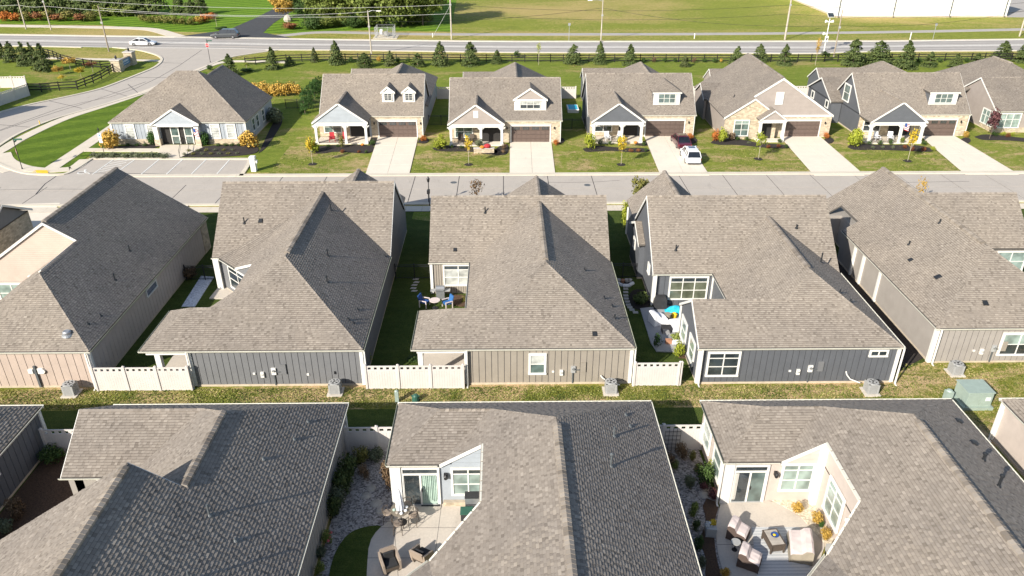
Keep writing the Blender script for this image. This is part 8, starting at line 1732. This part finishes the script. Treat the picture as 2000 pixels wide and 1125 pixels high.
m = MB(); x, y = W(925, 992); m.box(x - .42, x + .42, y - .3, y + .3, .09, .95, 'grill_steel'); m.box(x - .44, x + .44, y - .32, y + .32, .95, 1.0, 'cushion_dark'); m.box(x - .4, x + .4, y - .33, y - .3, .5, .54, 'black_metal'); tag(m.build('deck_box'), 'dark storage cabinet against the wall below the double window', 'cabinet')
m = MB(); x, y = W(912, 1012); m.box(x - .3, x + .3, y - .3, y + .2, .09, .55, 'cushion_dark'); m.box(x - .33, x + .33, y - .33, y + .23, .55, .6, 'util_dark_green'); tag(m.build('storage_bin'), 'dark bin with green lid at the eave corner of the pale blue house', 'bin')
m = MB(); x, y = W(842, 984); m.box(x - .5, x + .5, y - .28, y + .28, .085, .105, 'cushion_dark'); tag(m.build('door_mat'), 'dark door mat before the sliding door of the pale blue house', 'door mat')
# taupe house patio
x, y = W(861, 585); t = thing('gas_grill', 'silver grey gas grill with side shelves below the taupe house window', 'grill', (x, y, .09)); m = MB(); m.box(x - .33, x + .33, y - .25, y + .25, .2, .85, 'grill_steel'); m.build('cabinet', t); m = MB(); m.tube((x - .35, y, 1.0), (x + .35, y, 1.0), .26, .26, 'grill_steel', 14); m.build('hood', t)
for s in (-1, 1): m = MB(); m.box(x + s * .58 - .2, x + s * .58 + .2, y - .22, y + .22, .84, .88, 'ac_grey'); m.build('side_shelf', t); m = MB(); m.tube((x + s * .28, y - .2, .09), (x + s * .28, y - .2, .2), .05, .05, 'black_metal', 8); m.build('wheel', t)
m = MB(); m.bar((x - .28, y - .3, .98), (x + .28, y - .3, .98), .03, .03, 'metal_galv'); m.build('handle', t)
def sling(label, x, y, rz, mat):
    t = thing('patio_chair', label, 'chair', (x, y, .09), 'blue patio chairs'); t.rotation_euler = (0, 0, rz)
    def P(m, nm): o = bpy.data.objects.new(nm, m.mesh(nm)); COL.objects.link(o); o.parent = t
    m = MB(); m.box(-.28, .28, -.3, .3, .38, .48, mat); P(m, 'seat'); m = MB(); m.obox((-.28, .25, .42), (.56, 0, 0), (0, .08, 0), (0, .15, .55), mat); P(m, 'backrest')
    for s in (-1, 1): m = MB(); m.box(s * .33 - .04, s * .33 + .04, -.3, .32, .58, .63, 'cover_pale'); m.box(s * .33 - .03, s * .33 + .03, -.3, -.24, 0, .58, 'cover_pale'); m.box(s * .33 - .03, s * .33 + .03, .26, .32, 0, .6, 'cover_pale'); P(m, 'armrest')
sling('chair with navy blue cushions at the left end of the taupe house patio', *W(830, 600), R(70), 'fabric_blue'); 
plain('fabric_bright_blue', (0.03, 0.13, 0.34), 0.8); sling('chair with bright blue cushion at the right end of the taupe house patio', *W(874, 602), R(-60), 'fabric_bright_blue')
x, y = W(850, 603); round_table('round pale patio table between the blue chairs', x, y, .42, .7, 'cover_pale', 'patio_table')
# slate house patio
x, y = W(1288, 602); t = thing('covered_grill', 'grill under a black cover beside the slate house patio window', 'covered grill', (x, y, .09)); m = MB(); vs = []
for z, w, d in ((.02, .5, .33), (.8, .48, .3), (1.1, .38, .24)): vs += [(x - w, y - d, z), (x + w, y - d, z), (x + w, y + d, z), (x - w, y + d, z)]
m.add(vs, [(k * 4 + i, k * 4 + (i + 1) % 4, k * 4 + 4 + (i + 1) % 4, k * 4 + 4 + i) for k in (0, 1) for i in range(4)] + [(8, 9, 10, 11)], 'cushion_dark'); m.build('cover', t)
x, y = W(1290, 592); t = thing('parasol', 'closed orange parasol behind the black covered grill', 'parasol', (x, y, .1)); m = MB(); m.tube((x, y, .1), (x, y, 2.5), .025, .025, 'wood_pole', 8); m.build('pole', t); m = MB(); m.lathe((x, y, .9), [(.17, 0), (.19, .25), (.11, 1.1), (.03, 1.5)], 'fabric_orange', 9); m.build('canopy', t)
x, y = W(1284, 632); covered('chair under a white rain cover on the left of the slate house patio', x, y, R(-70), 1.0, 1.1, 1.0, 'cloth_white', 'cloth_white'); x, y = W(1321, 642); covered('table under a white rain cover against the slate house wall', x, y, R(10), 1.1, 1.1, .85, 'cloth_white', 'cloth_white', 'covered_table', 'covered table')
x, y = W(1319, 612); m = MB(); n = 9; vs = []
for i in range(n):
    for j in range(n):
        a, b = i / (n - 1) * 2 - 1, j / (n - 1) * 2 - 1; vs.append((x + a * .8, y + b * .55, .1 + max(0, (1 - a * a)) * max(0, 1 - b * b) * .55 + random.uniform(-.05, .07) * (abs(a) < .9)))
m.add(vs, [(i * n + j, (i + 1) * n + j, (i + 1) * n + j + 1, i * n + j + 1) for i in range(n - 1) for j in range(n - 1)], 'fabric_cyan'); tag(m.build('tarpaulin'), 'bright cyan crumpled tarpaulin beside the slate house window', 'tarpaulin')
x, y = W(1316, 622); m = MB(); m.lathe((x, y, .1), [(.2, 0), (.25, .3), (.12, .4)], 'bed_flower_yellow', 10); tag(m.build('toy_bucket'), 'yellow round cushion between the cyan tarpaulin and the white cover', 'cushion')
x, y = W(1303, 628); m = MB(); m.lathe((x, y, .09), [(.2, 0), (.25, .55), (.27, .6), (.22, .6)], 'cover_tan', 14); tag(m.build('waste_bin'), 'beige round bin between the two white covers', 'bin')
x, y = W(1300, 650); t = thing('patio_table', 'black square side table below the white covers', 'table', (x, y, .09)); m = MB(); m.box(x - .35, x + .35, y - .3, y + .3, .5, .55, 'cushion_dark'); m.build('table_top', t)
for sx in (-.3, .3): m = MB(); m.box(x + sx - .02, x + sx + .02, y - .27, y + .27, .09, .5, 'black_metal'); m.build('leg', t)
for i, (u, v) in enumerate([(1306, 672), (1318, 672), (1330, 671)]): x, y = W(u, v); m = MB(); m.box(x - .25, x + .25, y - .15, y + .15, .09, .4, 'cloth_white' if i else 'terracotta'); tag(m.build('planter'), 'low planter trough under the herbs, %s from the left' % ORD[i], 'planter')
# far-row porches
def porch_chair(label, x, y, rz, mat):
    t = thing('porch_chair', label, 'chair', (x, y, .16), 'porch chairs'); t.rotation_euler = (0, 0, rz)
    def P(m, nm): o = bpy.data.objects.new(nm, m.mesh(nm)); COL.objects.link(o); o.parent = t
    m = MB(); m.box(-.3, .3, -.3, .3, .38, .45, mat); P(m, 'seat'); m = MB(); m.obox((-.3, .25, .4), (.6, 0, 0), (0, .06, 0), (0, .15, .7), mat); P(m, 'backrest')
    for s in (-1, 1): m = MB(); m.box(s * .34 - .05, s * .34 + .05, -.3, .35, .6, .64, mat); m.box(s * .34 - .03, s * .34 + .03, -.3, -.22, 0, .6, mat); P(m, 'armrest')
porch_chair('red porch chair at the blue-gabled house, left one', -21.9, 95.3, R(10), 'fabric_red'); porch_chair('red porch chair at the blue-gabled house, right one', -20.4, 95.4, R(-15), 'fabric_red'); porch_chair('dark porch chair at the taupe-gabled house', -5.4, 94.4, R(10), 'wicker'); porch_chair('dark porch chair beside the taupe-gabled house window', -4.1, 94.4, R(-20), 'wicker')
porch_chair('white porch chair at the house with parked cars, left one', 13.4, 95.3, R(15), 'cloth_white'); porch_chair('white porch chair at the house with parked cars, right one', 15.0, 95.4, R(-10), 'cloth_white'); porch_chair('white porch chair at the slate-walled house, left one', 48.0, 94.8, R(10), 'cloth_white'); porch_chair('white porch chair at the slate-walled house, right one', 49.7, 94.8, R(-15), 'cloth_white')
a, b = W(925.5, 300), W(965, 300); m = MB(); m.box(a[0], b[0], a[1], a[1] + .4, 0, .6, 'stone_cream'); m.box(a[0] - .05, b[0] + .05, a[1] - .05, a[1] + .45, .6, .68, 'step_stone'); tag(m.build('garden_wall'), 'low cream stone planter wall before the taupe-gabled house', 'garden wall')
for i, (u, v, s, mt, lb) in enumerate([(941.5, 292, .28, 'pumpkin', 'orange pumpkin on the stone planter wall'), (952, 291, .42, 'fabric_red', 'big red cushion on the stone planter wall, beside the pumpkin'), (708, 284, .22, 'pumpkin', 'orange pumpkin by the porch post of the blue-gabled house'), (1241, 280, .24, 'pumpkin', 'orange pumpkin by the porch of the house with parked cars')]):
    x, y = W(u, v, .6 if i < 2 else .1); m = MB(); zb = .66 if i < 2 else .1; m.lathe((x, y + (.3 if i < 2 else 0), zb), [(s * .5, 0), (s, s * .35), (s, s * .8), (s * .4, s * 1.15), (.02, s * 1.1)], mt, 12); tag(m.build('pumpkin' if mt == 'pumpkin' else 'cushion'), lb, 'pumpkin' if mt == 'pumpkin' else 'cushion')
def flag(label, x, y, z):
    t = thing('flag', label, 'flag', (x, y, z)); m = MB(); m.tube((x - .25, y + .5, z + .1), (x, y, z + 1.0), .02, .015, 'metal_white', 6); m.build('flagpole', t)
    for i in range(9): m = MB(); m.add([(x + .02, y - .0, z + .95 - i * .1), (x + .6, y - .05, z + .75 - i * .1), (x + .6, y - .05, z + .65 - i * .1), (x + .02, y, z + .85 - i * .1), (x + .02, y + .02, z + .95 - i * .1), (x + .6, y - .03, z + .75 - i * .1), (x + .6, y - .03, z + .65 - i * .1), (x + .02, y + .02, z + .85 - i * .1)], [(0, 3, 2, 1), (4, 5, 6, 7), (0, 1, 5, 4), (2, 3, 7, 6), (1, 2, 6, 5), (0, 4, 7, 3)], 'sign_red' if i % 2 == 0 else 'sign_white'); m.build('stripe', t)
    m = MB(); m.add([(x, y - .02, z + .97), (x + .28, y - .05, z + .87), (x + .28, y - .05, z + .42), (x, y - .02, z + .52)], [(0, 3, 2, 1)], 'fabric_blue'); m.build('canton', t)
flag('American flag hanging at the right post of the clubhouse entrance', -38.8, 93.85, 1.4); flag('small American flag on the porch post of the slate-walled house', 50.5, 93.5, 1.9)
m = MB(); a, b = Vector((*W(352, 310), .1)), Vector((*W(357, 283), .1)); m.path([a, a + Vector((0, 0, .9)), b + Vector((0, 0, .9)), b], .03, 'black_metal', 6); m.path([a + Vector((0, 0, .5)), b + Vector((0, 0, .5))], .02, 'black_metal', 6); tag(m.build('handrail'), 'black metal handrail on the ramp to the clubhouse entrance', 'handrail')
x, y = W(1604, 205); t = thing('parasol', 'closed pale green parasol on the patio left of the slate-walled house', 'parasol', (x, y, 0)); m = MB(); m.tube((x, y, 0), (x, y, 2.7), .03, .03, 'metal_galv', 8); m.build('pole', t); m = MB(); m.lathe((x, y, .8), [(.28, 0), (.3, .4), (.15, 1.3), (.03, 1.85)], 'fabric_green', 10); m.build('canopy', t)
x, y = W(1597, 207); m = MB(); m.lathe((x, y, .5), [(.5, 0), (.5, .05)], 'fabric_blue', 14); m.tube((x, y, 0), (x, y, .5), .05, .05, 'black_metal', 6); tag(m.build('patio_table'), 'blue round patio table beside the pale green parasol', 'table')
x, y = W(1118, 215); t = thing('hot_tub', 'blue grey rectangular tub in the shaded yard right of the taupe-gabled house', 'tub', (x, y, 0)); m = MB(); m.box(x - .8, x + .8, y - 1.6, y + 1.2, 0, .5, 'metal_white'); m.build('shell', t); m = MB(); m.box(x - .65, x + .65, y - 1.45, y + 1.05, .5, .52, 'fabric_cyan'); m.build('cover', t)
